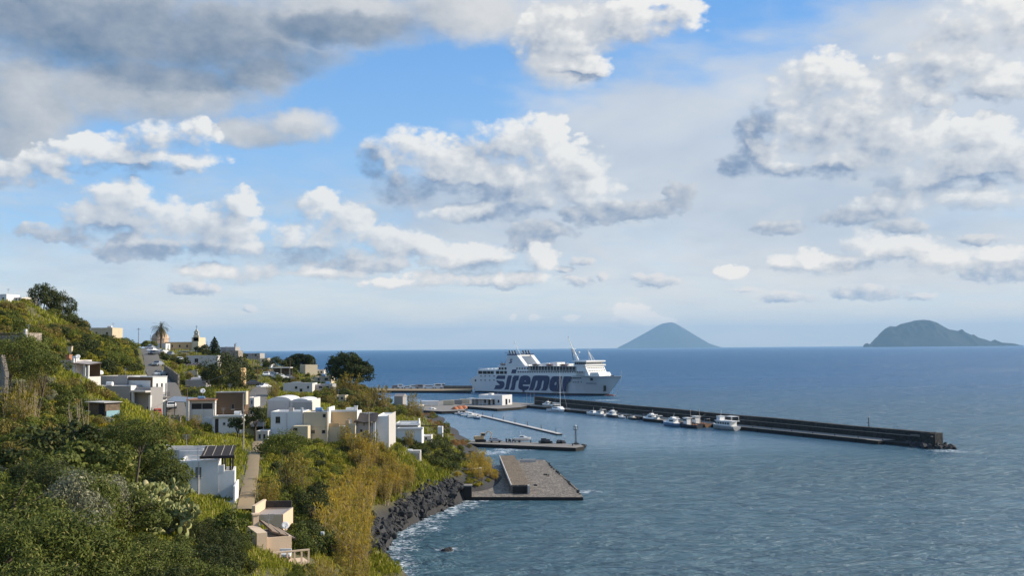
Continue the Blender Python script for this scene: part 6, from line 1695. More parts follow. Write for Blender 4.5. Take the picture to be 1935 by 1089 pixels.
    child_box(t, 'terrace_parapet', -W + .2, -W + 2.0, -.05, .15, H - .05, H + .55, 'ochre_wall'); child_box(t, 'terrace_parapet', -1.6, .05, -.05, .15, H - .05, H + .5, 'tan_wall'); child_box(t, 'stair_pier', -1.75, -1.1, -.1, .3, H - 1.0, H + 1.1, 'ochre_wall')
    child_box(t, 'roof_lantern', -W + 2.5, -W + 4.0, 4.5, 6, H + Hu, H + Hu + .6, 'roof_white'); chimney(t, -.6, 5, H + Hu, .8, 'white_wall', .25)
    t, h, w = house('awning_house', 'row_house', 'stone-coloured row house under a sagging dark awning roof', 'grey_wall', 'roof_white', .1, front=[(680, 812, 685, 818)]); W, H, D = h['W'], h['H'], h['D']
    m = MB(); xs = np.linspace(-W - .3, .6, 8)
    V = [(x, y, H + z0 + .12 * math.sin(i * 1.3)) for (y, z0) in ((-.6, .15), (1.0, .5), (3.6, 1.5)) for i, x in enumerate(xs)]
    m.mesh(V, [(r * 8 + i, r * 8 + i + 1, (r + 1) * 8 + i + 1, (r + 1) * 8 + i) for r in (0, 1) for i in range(7)], M['dark_wood'], True); m.mesh([(x, y, z - .1) for x, y, z in V], [(r * 8 + i, (r + 1) * 8 + i, (r + 1) * 8 + i + 1, r * 8 + i + 1) for r in (0, 1) for i in range(7)], M['wood'], True); m.build('awning_roof', t)
    child_box(t, 'back_wall', -W, .0, 3.6, 3.9, H, H + 1.6, 'roof_white'); child_box(t, 'corner_pillar', .02, .42, -.1, .3, -2, H + .1, 'white_wall')  # white corner piece stands in for the sunlit right edge
    for x in (-W + .3, -W * .5, -.4): child_box(t, 'awning_post', x - .06, x + .06, -.5, -.38, 0 if False else H - .6, H + .1, 'dark_wood')
    t, h, w = house('grey_block', 'row_house', 'blank pale grey block of the row with a rough stone right side', 'white_wall', 'roof_white', .2); child_box(t, 'stone_side', .0, .08, -.02, h['D'], -2, h['H'] + .2, 'pale_concrete')
    t, h, w = house('sea_terrace', 'terrace_house', 'white terraced house with stacked white balconies at the row end', 'white_wall', 'roof_white', .3); W, H = h['W'], h['H']
    child_box(t, 'balcony', -W - .05, .25, -.25, .0, H - .15, H + .22, 'roof_white')
    t2, h2, w2 = house('sea_upper', '', '', 'white_wall', 'roof_white', .3, T=t); child_box(w2, 'balcony', -h2['W'] - .1, .5, -1.0, -.02, h2['H'] - .5, h2['H'] - .1, 'roof_white'); child_box(w2, 'dark_strip', -h2['W'] + .1, -.2, -.05, -.01, h2['H'] - .75, h2['H'] - .52, 'dark_metal'); child_box(w2, 'end_frame', .1, .3, -.6, 1.5, h2['H'] - .6, h2['H'] + .9, 'white_wall')  # thin dark strip on the wall face just under the balcony
    t, h, w = house('stair_hut', 'concrete_hut', 'small bare concrete hut at the top of the shore stair', 'grey_wall', 'pale_concrete', .1, cat='hut'); child_box(t, 'roof_slab', -h['W'] * .55, .1, .2, 2.5, h['H'], h['H'] + .45, 'pale_concrete')
    house('beach_white', 'outbuilding', 'small white outbuilding right of the terraced house', 'old_white', 'roof_white', .15, cat='outbuilding', front=[(803, 827, 807, 832)])
    t, h, w = house('cliff_white', 'outbuilding', 'narrow white wall block at the cliff edge with a thin beam', 'white_wall', 'roof_white', .1, cat='outbuilding'); child_box(t, 'beam', -7.5, .6, 1, 1.15, h['H'] + .1, h['H'] + .25, 'dark_wood'); child_box(t, 'beam_post', -7.4, -7.2, 1, 1.2, -1, h['H'] + .1, 'dark_wood')
    # --- brown building group
    t, h, w = house('brown_block', 'brown_building', 'tall bare brown building with a pale lit edge', 'brown_wall', 'roof_white', .3, front=[(437, 764, 443, 774)], pane='opening'); W, H, D = h['W'], h['H'], h['D']
    child_box(t, 'painted_lit_edge', .0, .3, -.05, D * .4, 2.0, H + .15, 'cream_wall'); child_box(t, 'coping', -W - .05, .32, -.1, .25, H, H + .16, 'roof_white')  # cream strip puts the sunlight on the right edge into the colour
    t, h, w = house('brown_base', 'lower_house', 'low white house with a white ledge under the brown building', 'white_wall', 'roof_white', .15, front=[(421, 799, 426, 804)], doors=[(394 + 12, 792, 413, 815)]); child_box(t, 'ledge', -h['W'] + .2, .4, -.3, .0, h['H'] - .1, h['H'] + .18, 'roof_white')
    t, h, w = house('porch_house', 'porch_house', 'white house with a deep dark porch left of the brown building', 'old_white', 'roof_grey', .15, front=[(361, 762, 402, 775)], pane='opening', frame='old_white'); W, H = h['W'], h['H']
    child_box(t, 'porch_parapet', -W + 1.2, .1, -1.6, -1.4, 1.0, 2.6, 'old_white'); child_box(t, 'tiled_roof', -W - .2, .2, -.7, 5.8, H, H + .18, 'terracotta'); child_box(t, 'porch_pillar', -W, -W + .5, -1.6, -1.2, -1, H, 'old_white')
    m = MB(); r = 2.0; pts = [(-3.2, -1.5)] + [(-3.2 + r - r * math.cos(a), .2 + 1.0 * math.sin(a)) for a in np.linspace(0, math.pi, 10)] + [(.8, -1.5)]; m.poly([(x, -1.75, z) for x, z in pts], M['white_wall']); m.poly([(x, -1.4, z) for x, z in pts[::-1]], M['white_wall'])
    for i in range(len(pts) - 1): m.poly([(pts[i][0], -1.75, pts[i][1]), (pts[i][0], -1.4, pts[i][1]), (pts[i + 1][0], -1.4, pts[i + 1][1]), (pts[i + 1][0], -1.75, pts[i + 1][1])], M['white_wall'])
    m.build('arched_wall', t)
    dish(at(383, 747, 196), .5, 'round cream dish on the porch house roof', .2, .4)
    # grey roofs of the yard at left of the porch house
    p = at(342, 778, 205); t = thing('car_port', 'grey corrugated car port on thin posts beside the street', 'car port', p, R(-8))
    m = MB(); V = [(-2.6, -1.6, 2.2), (2.6, -1.6, 1.9), (2.6, 2.4, 2.6), (-2.6, 2.4, 2.9)]; m.poly(V, M['metal']); m.poly([(x, y, z - .08) for x, y, z in V[::-1]], M['metal']); m.build('roof', t)
    for x in (-2.4, 2.4):
        for y in (-1.4, 2.2): child_box(t, 'post', x - .06, x + .06, y - .06, y + .06, -1, 2.1 if y < 0 else 2.6, 'dark_metal')
    # flat canopy and pillar on the town edge
    p = at(532, 703, 310); t = thing('flat_canopy', 'thin flat pale canopy left of the cream box house', 'canopy', p); child_box(t, 'roof', -3, 2.6, 0, 4, 1.1, 1.3, 'roof_white'); child_box(t, 'wall', -3, 2.6, 3, 3.2, -1.5, 1.1, 'stone_wall')
    for x in (-2.8, -.2, 2.4): child_box(t, 'pillar', x - .12, x + .12, .1, .35, -1.5, 1.1, 'cream_wall')
    # more low houses of the town cluster
    for (k, wl, rf, lab) in (('fill_a', 'old_white', 'roof_white', 'small white house with a dark door on the street by the ochre ruins'), ('fill_b', 'cream_wall', 'roof_grey', 'cream low house above the white vaulted roofs'), ('fill_c', 'old_white', 'roof_grey', 'weathered white house under the round pine'), ('fill_d', 'grey_wall', 'roof_white', 'grey low house right of the low white house'), ('fill_e', 'ochre_wall', 'roof_grey', 'small ochre house on the right side of the town street'), ('fill_f', 'white_wall', 'roof_white', 'little white house between the trees left of the yard'), ('fill_g', 'old_white', 'roof_white', 'white wall block below the vaulted house by the dark leafy tree'), ('fill_h', 'tan_wall', 'roof_grey', 'tan hut among the bushes right of the low white house')):
        h = HT[k]; house(k, 'small_house', lab, wl, rf, .2, front=[tuple((h['pL'] + (h['pR'] - h['pL']) * f, h['pT'] + (h['pB'] - h['pT']) * .25, h['pL'] + (h['pR'] - h['pL']) * (f + .2), h['pT'] + (h['pB'] - h['pT']) * .6)) for f in (.2, .6)])
    # white greenhouse strips on the slope
    for i, (pa, pb, py, Y, lab) in enumerate(((109, 136, 650, 236, 'long white flat roof half hidden in the hillside scrub'), (140, 152, 648, 238, 'short white flat roof right of the long hillside one'), (202, 211, 665, 262, 'small white tank house among the bright green vines'))):
        a, b = at(pa, py, Y), at(pb, py, Y); t = thing('hillside_hut', lab, 'hut', a, 0); Wd = (b - a).x
        child_box(t, 'walls', 0, Wd, 0, 2.5, -2.5, .55, 'old_white'); child_box(t, 'roof', -.2, Wd + .2, -.25, 2.7, .55, .8, 'roof_white')
    a = at(127, 668, 215); t = thing('gate_pier', 'cream gate pier standing in the hillside bushes', 'pillar', a); child_box(t, 'shaft', 0, .9, 0, .6, -2, 1.3, 'cream_wall'); child_box(t, 'cap', -.08, .98, -.08, .68, 1.3, 1.45, 'cream_wall')
    # terrace wall with dark gaps below the white house street
    for i, px in enumerate(np.linspace(246, 338, 9)):
        p = at(px, 803 - i * .8, 187); t = thing('wall_pier', 'pale stone pier of the street parapet with a dark gap beside it', 'wall pier', p, 0, 'piers of the street parapet')
        child_box(t, 'pier', -.42, .34, -.2, .2, -1.6, .75, 'pale_stone'); child_box(t, 'cap', -.46, .40, -.24, .24, .75, .85, 'concrete')
    a, b = at(240, 805, 187.4), at(345, 801, 187.4); m = MB(); m.box(0, (b - a).length, 0, .18, -1.6, .1, M['pale_stone']); o = m.build('low_wall', loc=a, rz=math.atan2((b - a).y, (b - a).x)); setp(o, 'low stone parapet wall along the street below the tall white house', 'wall')
    for i, (a_, b_, zt, mat, lab) in enumerate((((346, 711, 274), (373, 705, 274), 1.0, 'cream_wall', 'cream retaining wall below the striped awning house'), ((310, 700, 262), (336, 720, 236), 1.2, 'pale_stone', 'stone roadside wall right of the parked cars'), ((0, 735, 122), (8, 775, 116), 4.0, 'pale_stone', 'pale buttress wall at the left picture edge'), ((-10, 640, 210), (60, 672, 185), 1.4, 'stone_wall', 'dark dry-stone terrace wall on the left slope'), ((120, 824, 106), (205, 821, 106), .5, 'stone_wall', 'low dark garden wall behind the yellow blossom'))):
        a, b = at(*a_), at(*b_); m = MB(); d = b - a; L = math.hypot(d.x, d.y); n = 8
        for k in range(n): z = a.z + d.z * k / n; m.box(k * L / n, (k + 1) * L / n, 0, .4, z - a.z - 3, z - a.z + zt, M[mat])
        setp(m.build('retaining_wall', loc=a, rz=math.atan2(d.y, d.x)), lab, 'wall')
    # dark shore stair down to the platform
    tp = [at(769, 868, 206), at(820, 893, 206.5), at(874, 919, 207.5)]; t = thing('shore_stair', 'long dark concrete stair wall slanting down to the stone platform', 'stair', tp[0])
    m = MB()
    for i in range(2):
        a, b = tp[i] - tp[0], tp[i + 1] - tp[0]
        for (dy0, dy1, zo) in ((0, .4, 0),): m.mesh([(a.x, a.y + dy0, a.z - 6), (b.x, b.y + dy0, b.z - 3.4), (b.x, b.y + dy0, b.z + zo), (a.x, a.y + dy0, a.z + zo), (a.x, a.y + dy1, a.z - 6), (b.x, b.y + dy1, b.z - 3.4), (b.x, b.y + dy1, b.z + zo), (a.x, a.y + dy1, a.z + zo)], [(0, 1, 2, 3), (5, 4, 7, 6), (3, 2, 6, 7), (1, 5, 6, 2), (4, 0, 3, 7)], M['concrete'])
    m.build('parapet', t)
    m = MB(); a, b = Vector((0, .4, -.9)), tp[2] - tp[0] + Vector((0, .4, -.9)); n = 26
    for k in range(n): p = a.lerp(b, k / n); q = a.lerp(b, (k + 1) / n); m.box(p.x, q.x, p.y, p.y + 1.6, p.z - 1.2, p.z, M['concrete'])
    m.build('steps', t)
    m = MB(); m.tube([(0, 2.1, .3), tp[2] - tp[0] + Vector((0, 2.1, .3))], .04, M['dark_metal']); 
    for k in range(9): p = Vector((0, 2.1, -.8)).lerp(tp[2] - tp[0] + Vector((0, 2.1, -.8)), k / 8); m.tube([p, p + Vector((0, 0, 1.1))], .03, M['dark_metal'])
    m.build('handrail', t)
    k = atz(882, 940.5, .65); t = thing('pump_house', 'small black concrete block at the foot of the shore stair', 'hut', k); child_box(t, 'walls', -.95, .95, .1, 2.4, -.02, 2.1, 'dark_concrete'); child_box(t, 'roof', -1.02, 1.02, .03, 2.47, 2.1, 2.28, 'concrete')
    k = atz(897, 905, 2.0); t = thing('boat_shelter', 'dark open boat shelter with its lit right edge painted pale among yellow bushes', 'shelter', k); child_box(t, 'back_wall', -1.5, 1.0, 1.6, 1.8, -1, 1.9, 'dark_concrete'); child_box(t, 'roof', -1.6, 1.3, -.1, 1.9, 1.9, 2.05, 'concrete'); child_box(t, 'pier', 1.0, 1.45, -.1, 1.8, -1, 2.2, 'pale_concrete'); child_box(t, 'side_wall', -1.6, -1.45, 0, 1.8, -1, 1.9, 'dark_concrete'); child_box(t, 'opening', -1.4, 1.0, 1.5, 1.58, -.5, 1.8, 'opening')  # pale pier paints the lit right edge, dark back sheet the dim inside
    p = atz(891.5, 868, 3.5); t = thing('marker_post', 'white marker post in the yellow bushes by the platform', 'post', p); child_box(t, 'shaft', -.16, .16, -.1, .1, -1.5, 1.1, 'white_wall'); child_box(t, 'cap', -.2, .2, -.14, .14, 1.1, 1.2, 'white_wall')
    # headland edge: hut roofs behind the bushes near the yard
    p = at(753, 760, 345); t = thing('pale_gable', 'pale grey gabled shed among the bushes above the yard', 'shed', p, R(-20)); m = MB(); m.prism([(-1.6, 0), (1.6, 0), (1.6, 3), (-1.6, 3)], -2, 1.8, M['grey_wall']); m.build('walls', t); m = MB(); m.mesh([(-1.75, -.15, 1.8), (1.75, -.15, 1.8), (1.75, 3.15, 1.8), (-1.75, 3.15, 1.8), (-1.75, 1.5, 2.7), (1.75, 1.5, 2.7)], [(0, 1, 5, 4), (2, 3, 4, 5), (1, 2, 5), (3, 0, 4)], M['roof_grey']); m.build('roof', t)

def strip(name, pts, width, mat, lift=.06, label=None):
    P_ = [Vector(at(*p)) for p in pts]; Q = []
    for i in range(len(P_) - 1):
        n = max(2, int((P_[i + 1] - P_[i]).length / 1.2))
        for k in range(n): Q.append(P_[i].lerp(P_[i + 1], k / n))
    Q.append(P_[-1]); V = []
    for i, q in enumerate(Q):
        t = (Q[min(i + 1, len(Q) - 1)] - Q[max(0, i - 1)]); t.z = 0; t.normalize(); s = Vector((-t.y, t.x, 0))
        cx = [q + s * width * f for f in (.5, .25, 0, -.25, -.5)]
        zt = max(hz(c.x, c.y) for c in cx) + lift
        for j, c in enumerate(cx): V.append((c.x, c.y, zt + (.0 if j not in (0, 4) else -.05)))
        
    n = 5; F = [(i * n + j, i * n + j + 1, (i + 1) * n + j + 1, (i + 1) * n + j) for i in range(len(Q) - 1) for j in range(n - 1)]
    m = MB(); m.mesh(V, F, M[mat], True)
    for side_ in (0, 4):
        W_ = [V[i * n + side_] for i in range(len(Q))]
        for i in range(len(W_) - 1): m.poly([W_[i], W_[i + 1], (W_[i + 1][0], W_[i + 1][1], W_[i + 1][2] - 1.2), (W_[i][0], W_[i][1], W_[i][2] - 1.2)], M[mat])
    return setp(m.build(name), kind='structure')

def roadz(x, y, r=2.0): return max(hz(x + r * math.cos(a), y + r * math.sin(a)) for a in np.linspace(0, 6.28, 9)) + .10
def streets():
    strip('road', [(266, 662, 350), (280, 681, 300), (290, 698, 262), (306, 718, 238), (326, 748, 221), (334, 772, 211), (328, 788, 206)], 4.0, 'asphalt')
    strip('street', [(505, 722, 272), (492, 738, 245), (480, 760, 217), (474, 776, 202), (477, 795, 190)], 4.6, 'asphalt')
    strip('path', [(487, 836, 176), (483, 852, 158), (479, 870, 142), (475, 890, 130), (471, 915, 117), (467, 938, 108), (462, 962, 100)], 1.55, 'path', .10)
    # a low wall along the path
    for i, (px, py, Y, dx, col) in enumerate(((280, 668.8, 330, -92, 'hull_dark'), (284, 675, 312, -94, 'metal'), (287, 681, 297, -95, 'dish'), (291, 687, 283, -97, 'hull_dark'), (298, 693, 268, -98, 'metal'), (304, 700, 254, -100, 'dish'))):
        p = at(px, py, Y); lab = ('dark', 'silver', 'white', 'black', 'grey', 'white')[i] + ' car parked ' + ('at the top of the sloping road', 'second from the top of the road', 'third from the top of the road', 'fourth from the top of the road', 'second from the bottom of the road', 'at the bottom of the sloping road')[i]
        car(lab, (p.x, p.y, roadz(p.x, p.y)), R(dx), col, 'cars parked on the sloping road')
    for i, (px, py, Y, col, lab) in enumerate(((300, 672, 320, 'dish', 'white car in the yard, nearest the sloping road'), (310, 673, 318, 'dish', 'white car in the yard beside the low tree'), (322, 675, 315, 'metal', 'silver car in the yard left of the white van'), (338, 679.5, 306, 'dish', 'white van-like car beside the pinkish house'), (347, 681, 303, 'hull_dark', 'dark car tucked against the pinkish house'),
                                                 (477, 731, 257, 'hull_dark', 'dark car at the top of the town street'), (498, 728, 262, 'dish', 'white car on the right of the town street'), (503, 716, 290, 'dish', 'white car in the gravel yard, leftmost'), (512, 714, 294, 'metal', 'silver car in the gravel yard'), (521, 716, 290, 'dish', 'white car in the middle of the gravel yard'), (531, 718, 288, 'dish', 'white car in the gravel yard, rightmost'), (545, 719, 290, 'hull_dark', 'dark car near the low white house'), (324, 778, 212, 'dish', 'white car on the street right of the tall white house'))):
        p = at(px, py, Y); car(lab, (p.x, p.y, roadz(p.x, p.y, 1.2)), R(20 + 37 * i), col)
    # red three-wheeled truck
    p = at(297, 789, 200.5); t = thing('red_truck', 'small red three-wheeled truck before the tall white house', 'truck', p, R(-60))
    m = MB(); m.loft([[(x, -.6, .35), (x, -.6, z), (x, .6, z), (x, .6, .35)] for x, z in ((.2, 1.75), (.95, 1.65), (1.35, 1.0), (1.45, .5))], M['red_frame'], False); c = m.build('cab', t)
    m = MB(); m.box(.98, 1.2, -.5, .5, 1.05, 1.5, M['glass']); m.box(.35, .9, -.62, .62, 1.05, 1.5, M['glass']); m.build('window', c)
    m = MB(); m.box(-1.5, .15, -.7, .7, .45, .55, M['red_frame']); m.box(-1.5, .15, -.7, -.65, .55, 1.0, M['red_frame']); m.box(-1.5, .15, .65, .7, .55, 1.0, M['red_frame']); m.box(-1.5, -1.45, -.65, .65, .55, 1.0, M['red_frame']); m.build('cargo_bed', t)
    for x, y in ((-1.0, -.6), (-1.0, .6), (1.1, 0)): m = MB(); m.tube([(x, y - .08, .27), (x, y + .08, .27)], .27, M['tyre'], 10); m.build('wheel', t)
    m = MB(); a = Vector((0, 0, 0))
    # poles
    PL = [(460, 774, 857, 152, .10, 'tall pale timber pole beside the path and green field'), (353.5, 727, 783, 192, .08, 'timber pole left of the porch house'), (486.5, 672, 724, 272, .10, 'utility pole over the town street'), (477.5, 668, 706, 300, .09, 'utility pole behind the town street pole'), (548, 676, 712, 300, .08, 'thin pole left of the cream box house'), (261.5, 620, 652, 320, .09, 'thin dark pole on the skyline left of the palm'), (391, 646, 668, 352, .1, 'short thick stump-like pole left of the conifer'), (284, 633, 655, 372, .07, 'thin post just left of the church dome'), (470.5, 745, 775, 205, .07, 'street pole right of the brown building'), (299, 700, 720, 240, .06, 'thin post near the bottom parked car'), (376.5, 730, 755, 232, .05, 'thin post beneath the big dark tree'), (697, 780, 815, 188, .10, 'pale pole between the row houses') ]
    for i, (px, py0, py1, Y, r, lab) in enumerate(PL):
        b, tp = at(px, py1, Y), at(px, py0, Y); h = tp.z - b.z; t = thing('utility_pole', lab, 'pole', b)
        m = MB(); m.tube([(0, 0, -2.5), (0, 0, h)], r * 1.15, M['pale_wood' if i in (0, 11) else 'wood'], 8, r * .8); m.build('shaft', t)
        if h > 5: m = MB(); m.box(-.6, .6, -.05, .05, h - .5, h - .38, M['wood']); m.build('cross_arm', t)
        else: m = MB(); m.lathe([(r * 1.1, 0), (r * 1.1, .05), (0, .1)], M['metal'], 8, (0, 0, h)); m.build('cap', t)
    # overhead wires, sagging
    def wire(a, b, sag, lab):
        a, b = Vector(a), Vector(b); pts = []
        for k in range(13): f = k / 12; p = a.lerp(b, f); p.z -= sag * 4 * f * (1 - f); pts.append(p - a)
        m = MB(); m.tube(pts, .022, M['dark_metal'], 4, cap=False); setp(m.build('overhead_wire', loc=a), lab, 'wire')
    wire(at(486.5, 673, 272), at(353.5, 729, 192), 1.2, 'overhead wire from the street pole to the porch house pole')
    wire(at(486.5, 673, 272), at(548, 677, 300), .8, 'overhead wire from the street pole toward the box house')
    wire(at(460, 775, 152), at(353.5, 729, 192), 1.0, 'overhead wire from the field pole to the porch house pole')
town(); streets()

# ------------------------------------------------------------------ vegetation
CMI = CM3.transposed()
def proj(x, y, z):
    q = CMI @ Vector((x, y, z - CAMZ)); return 967.5 + FPX * q.x / -q.z, 544.5 - FPX * q.y / -q.z

def cast(px, py, y0=24.0, y1=640.0, n=260):
    """ground point under a photo pixel, or None"""
    d = ray(px, py); ys = np.exp(np.linspace(math.log(y0), math.log(y1), n)); t = ys / d.y
    zt = TERR(d.x * t, ys); zr = CAMZ + d.z * t; hit = np.nonzero(zr < np.maximum(zt, -5))[0]
    if len(hit) == 0 or hit[0] == 0: return None
    i = hit[0]; a, b = ys[i - 1], ys[i]
    fa, fb = zr[i - 1] - zt[i - 1], zr[i] - zt[i]; y = a + (b - a) * fa / (fa - fb + 1e-9)
    x = d.x * y / d.y; return x, y, hz(x, y)

def quads(P, A, B):
    """diamond leaves: centres P, half axes A (long) and B (short)"""
    n = len(P); V = np.empty((n, 4, 3), np.float32)
    V[:, 0] = P - A; V[:, 1] = P + B; V[:, 2] = P + A; V[:, 3] = P - B
    return V.reshape(-1, 3), np.arange(n * 4).reshape(n, 4)

def unit(v): return v / (np.linalg.norm(v, axis=1, keepdims=True) + 1e-9)

def crown_arrays(rs, n, Rr=(1, 1, .8), clumps=20, cr=.36, leaf=.06, asp=.42, zc=.0, low=-.25, tuft=.0, jit=.55):
    C = unit(rs.normal(size=(clumps * 3, 3))); C = C[C[:, 2] > low][:clumps]
    C = C * (rs.uniform(.45, .80, (len(C), 1)))
    crs = cr * rs.uniform(.65, 1.25, len(C))
    k = rs.randint(0, len(C), n); out = unit(C[k] + rs.normal(size=(n, 3)) * .15)
    D = unit(rs.normal(size=(n, 3)) + out * .9)
    rad = crs[k][:, None] * np.clip(rs.normal(.86, .16, (n, 1)), .3, 1.25)
    P = (C[k] + D * rad) * np.array(Rr); P[:, 2] += zc
    N = unit(D + rs.normal(size=(n, 3)) * jit); T = unit(np.cross(N, rs.normal(size=(n, 3)) + np.array([0, 0, tuft])))
    B_ = np.cross(N, T); L = leaf * rs.uniform(.6, 1.4, (n, 1))
    return P, T * L / 2 * 1.0, B_ * L / 2 * asp

def crown_mesh(name, seed, n, mat, **kw):
    rs = np.random.RandomState(seed); P, A, B = crown_arrays(rs, n, **kw); V, F = quads(P, A, B)
    return np_mesh(name, V, F, [mat])

def limbs(mb, base, top, r, rs, n=6, spread=.6, mat=None, seg=6):
    """a trunk with limbs forking into the crown"""
    b, t = Vector(base), Vector(top); mid = b.lerp(t, .55) + Vector((rs.uniform(-.1, .1), rs.uniform(-.1, .1), 0)) * (t - b).length
    mb.tube([b, b.lerp(mid, .5), mid], r, mat, seg, r * .65)
    for i in range(n):
        a = 2 * math.pi * (i + rs.uniform(-.3, .3)) / n; h = (t - b).length
        e = mid + Vector((math.cos(a) * spread * h * rs.uniform(.5, 1), math.sin(a) * spread * h * rs.uniform(.5, 1), h * rs.uniform(.25, .6)))
        mb.tube([mid, mid.lerp(e, .5) + Vector((0, 0, .06 * h)), e], r * .45, mat, 5, r * .12)

BUSH = {}
def bush_proto(sp, i, fine):
    k = (sp, i, fine)
    if k not in BUSH:
        kw = dict(Rr=(1, 1, .82), clumps=26 if fine else 14, cr=.34 if fine else .42, leaf=.070 if fine else .15, asp=.36 if fine else .5, zc=.45, low=-.35)
        if sp in ('bright', 'grass'): kw.update(Rr=(1, 1, .55), zc=.25, cr=.40)
        if sp == 'russet': kw.update(asp=.22)
        BUSH[k] = crown_mesh(sp + '_foliage', hash(sp) % 97 * 7 + i + (50 if fine else 0), 9500 if fine else 1500, L_[sp], **kw)
    return BUSH[k]
SEEDS = {s: j * 17 for j, s in enumerate(sorted(L_))}
def hash(s): return SEEDS[s]

STEMS = []
def stem_mesh():
    rs = random.Random(3); m = MB(); limbs(m, (0, 0, -.4), (0, 0, .9), .06, rs, 7, .55, M['bark'], 5)
    me = bpy.data.meshes.new('stems'); me.from_pydata(m.v, [], m.f); me.materials.append(M['bark']); STEMS.append(me)
stem_mesh()

RECTS = [(x0, x1, yt, yb, Y) for (x0, x1, yt, yb, Y) in (
    (356, 446, 858, 955, 103), (236, 342, 912, 1000, 66), (296, 356, 846, 874, 103), (452, 486, 838, 930, 100), (478, 568, 985, 1068, 79), (478, 538, 958, 1000, 89), (604, 636, 1003, 1058, 91), (236, 320, 708, 776, 195), (462, 482, 750, 766, 205), (592, 630, 710, 720, 300), (592, 630, 726, 736, 272), (503, 524, 698, 708, 314), (490, 514, 686, 695, 340), (484, 506, 812, 830, 183), (630, 654, 746, 756, 258), (184, 240, 708, 722, 195), (240, 340, 780, 796, 187), (108, 180, 668, 712, 183),
    (166, 212, 760, 786, 139), (0, 48, 626, 642, 174), (0, 50, 553, 570, 248), (170, 213, 616, 632, 296), (284, 380, 604, 664, 372), (414, 452, 652, 682, 332), (350, 420, 670, 694, 297), (456, 506, 664, 684, 346), (444, 460, 694, 722, 250), (348, 392, 712, 730, 259),
    (565, 602, 686, 706, 326), (534, 594, 722, 740, 268), (504, 590, 748, 778, 198), (508, 760, 770, 848, 180), (712, 800, 786, 832, 216), (796, 838, 804, 832, 230), (352, 466, 738, 812, 184), (756, 794, 852, 872, 205), (874, 892, 918, 942, 205), (884, 906, 884, 902, 214),
    (262, 312, 655, 712, 240), (304, 342, 715, 782, 206), (470, 505, 722, 758, 215), (295, 350, 668, 684, 300), (500, 548, 706, 720, 284), (108, 154, 641, 650, 232), (800, 878, 885, 925, 203), (946, 1105, 860, 945, 195), (800, 1000, 744, 790, 400), (880, 1110, 805, 852, 290), (860, 1000, 785, 830, 345), (735, 752, 736, 762, 340), (745, 890, 722, 740, 700), (452, 466, 770, 845, 150), (52, 142, 536, 612, 254), (694, 750, 985, 1089, 108), (750, 872, 922, 975, 140))]
ROADS = [[at(*p) for p in q] for q in ([(266, 662, 350), (280, 681, 300), (290, 698, 262), (306, 718, 238), (326, 748, 221), (334, 772, 211), (328, 788, 206)], [(505, 722, 272), (492, 738, 245), (480, 760, 217), (474, 776, 202), (477, 795, 190)], [(487, 836, 176), (483, 852, 158), (479, 870, 142), (475, 890, 130), (471, 915, 117), (467, 938, 108), (462, 962, 100)])]
def road_dist(x, y):
    d = 1e9
    for w, L in zip((3.4, 2.6, 1.2), ROADS):
        for a, b in zip(L[:-1], L[1:]):
            ax, ay, bx, by = a.x, a.y, b.x, b.y; t = max(0, min(1, ((x - ax) * (bx - ax) + (y - ay) * (by - ay)) / ((bx - ax) ** 2 + (by - ay) ** 2)))
            d = min(d, math.hypot(ax + (bx - ax) * t - x, ay + (by - ay) * t - y) - w)
    return d
def in_house(x, y, mrg):
    for key, h in HT.items():
        q = Vector((x, y, 0)) - h['a']; q.z = 0; u, v = q.dot(h['u']), q.dot(h['b'])
        if key == 'pink_front' and -1 < u < 5.5 and -2 < v < 6: return True
        if -h['W'] - mrg < u < mrg and -mrg < v < h['D'] + mrg: return True
    return False
def blocks_view(x, y, z, r, h):
    px, pt = proj(x, y, z + h); pb = proj(x, y, z)[1]; rp = r * FPX / y * .85
    for (x0, x1, yt, yb, Y) in RECTS:
        if y < Y and px + rp > x0 and px - rp < x1 and pt < yb and pb > yt: return True
    return False

PLACED = []
def inpoly(x, y, P):
    c = False; j = len(P) - 1
    for i in range(len(P)):
        if (P[i][1] > y) != (P[j][1] > y) and x < (P[j][0] - P[i][0]) * (y - P[i][1]) / (P[j][1] - P[i][1]) + P[i][0]: c = not c
        j = i
    return c

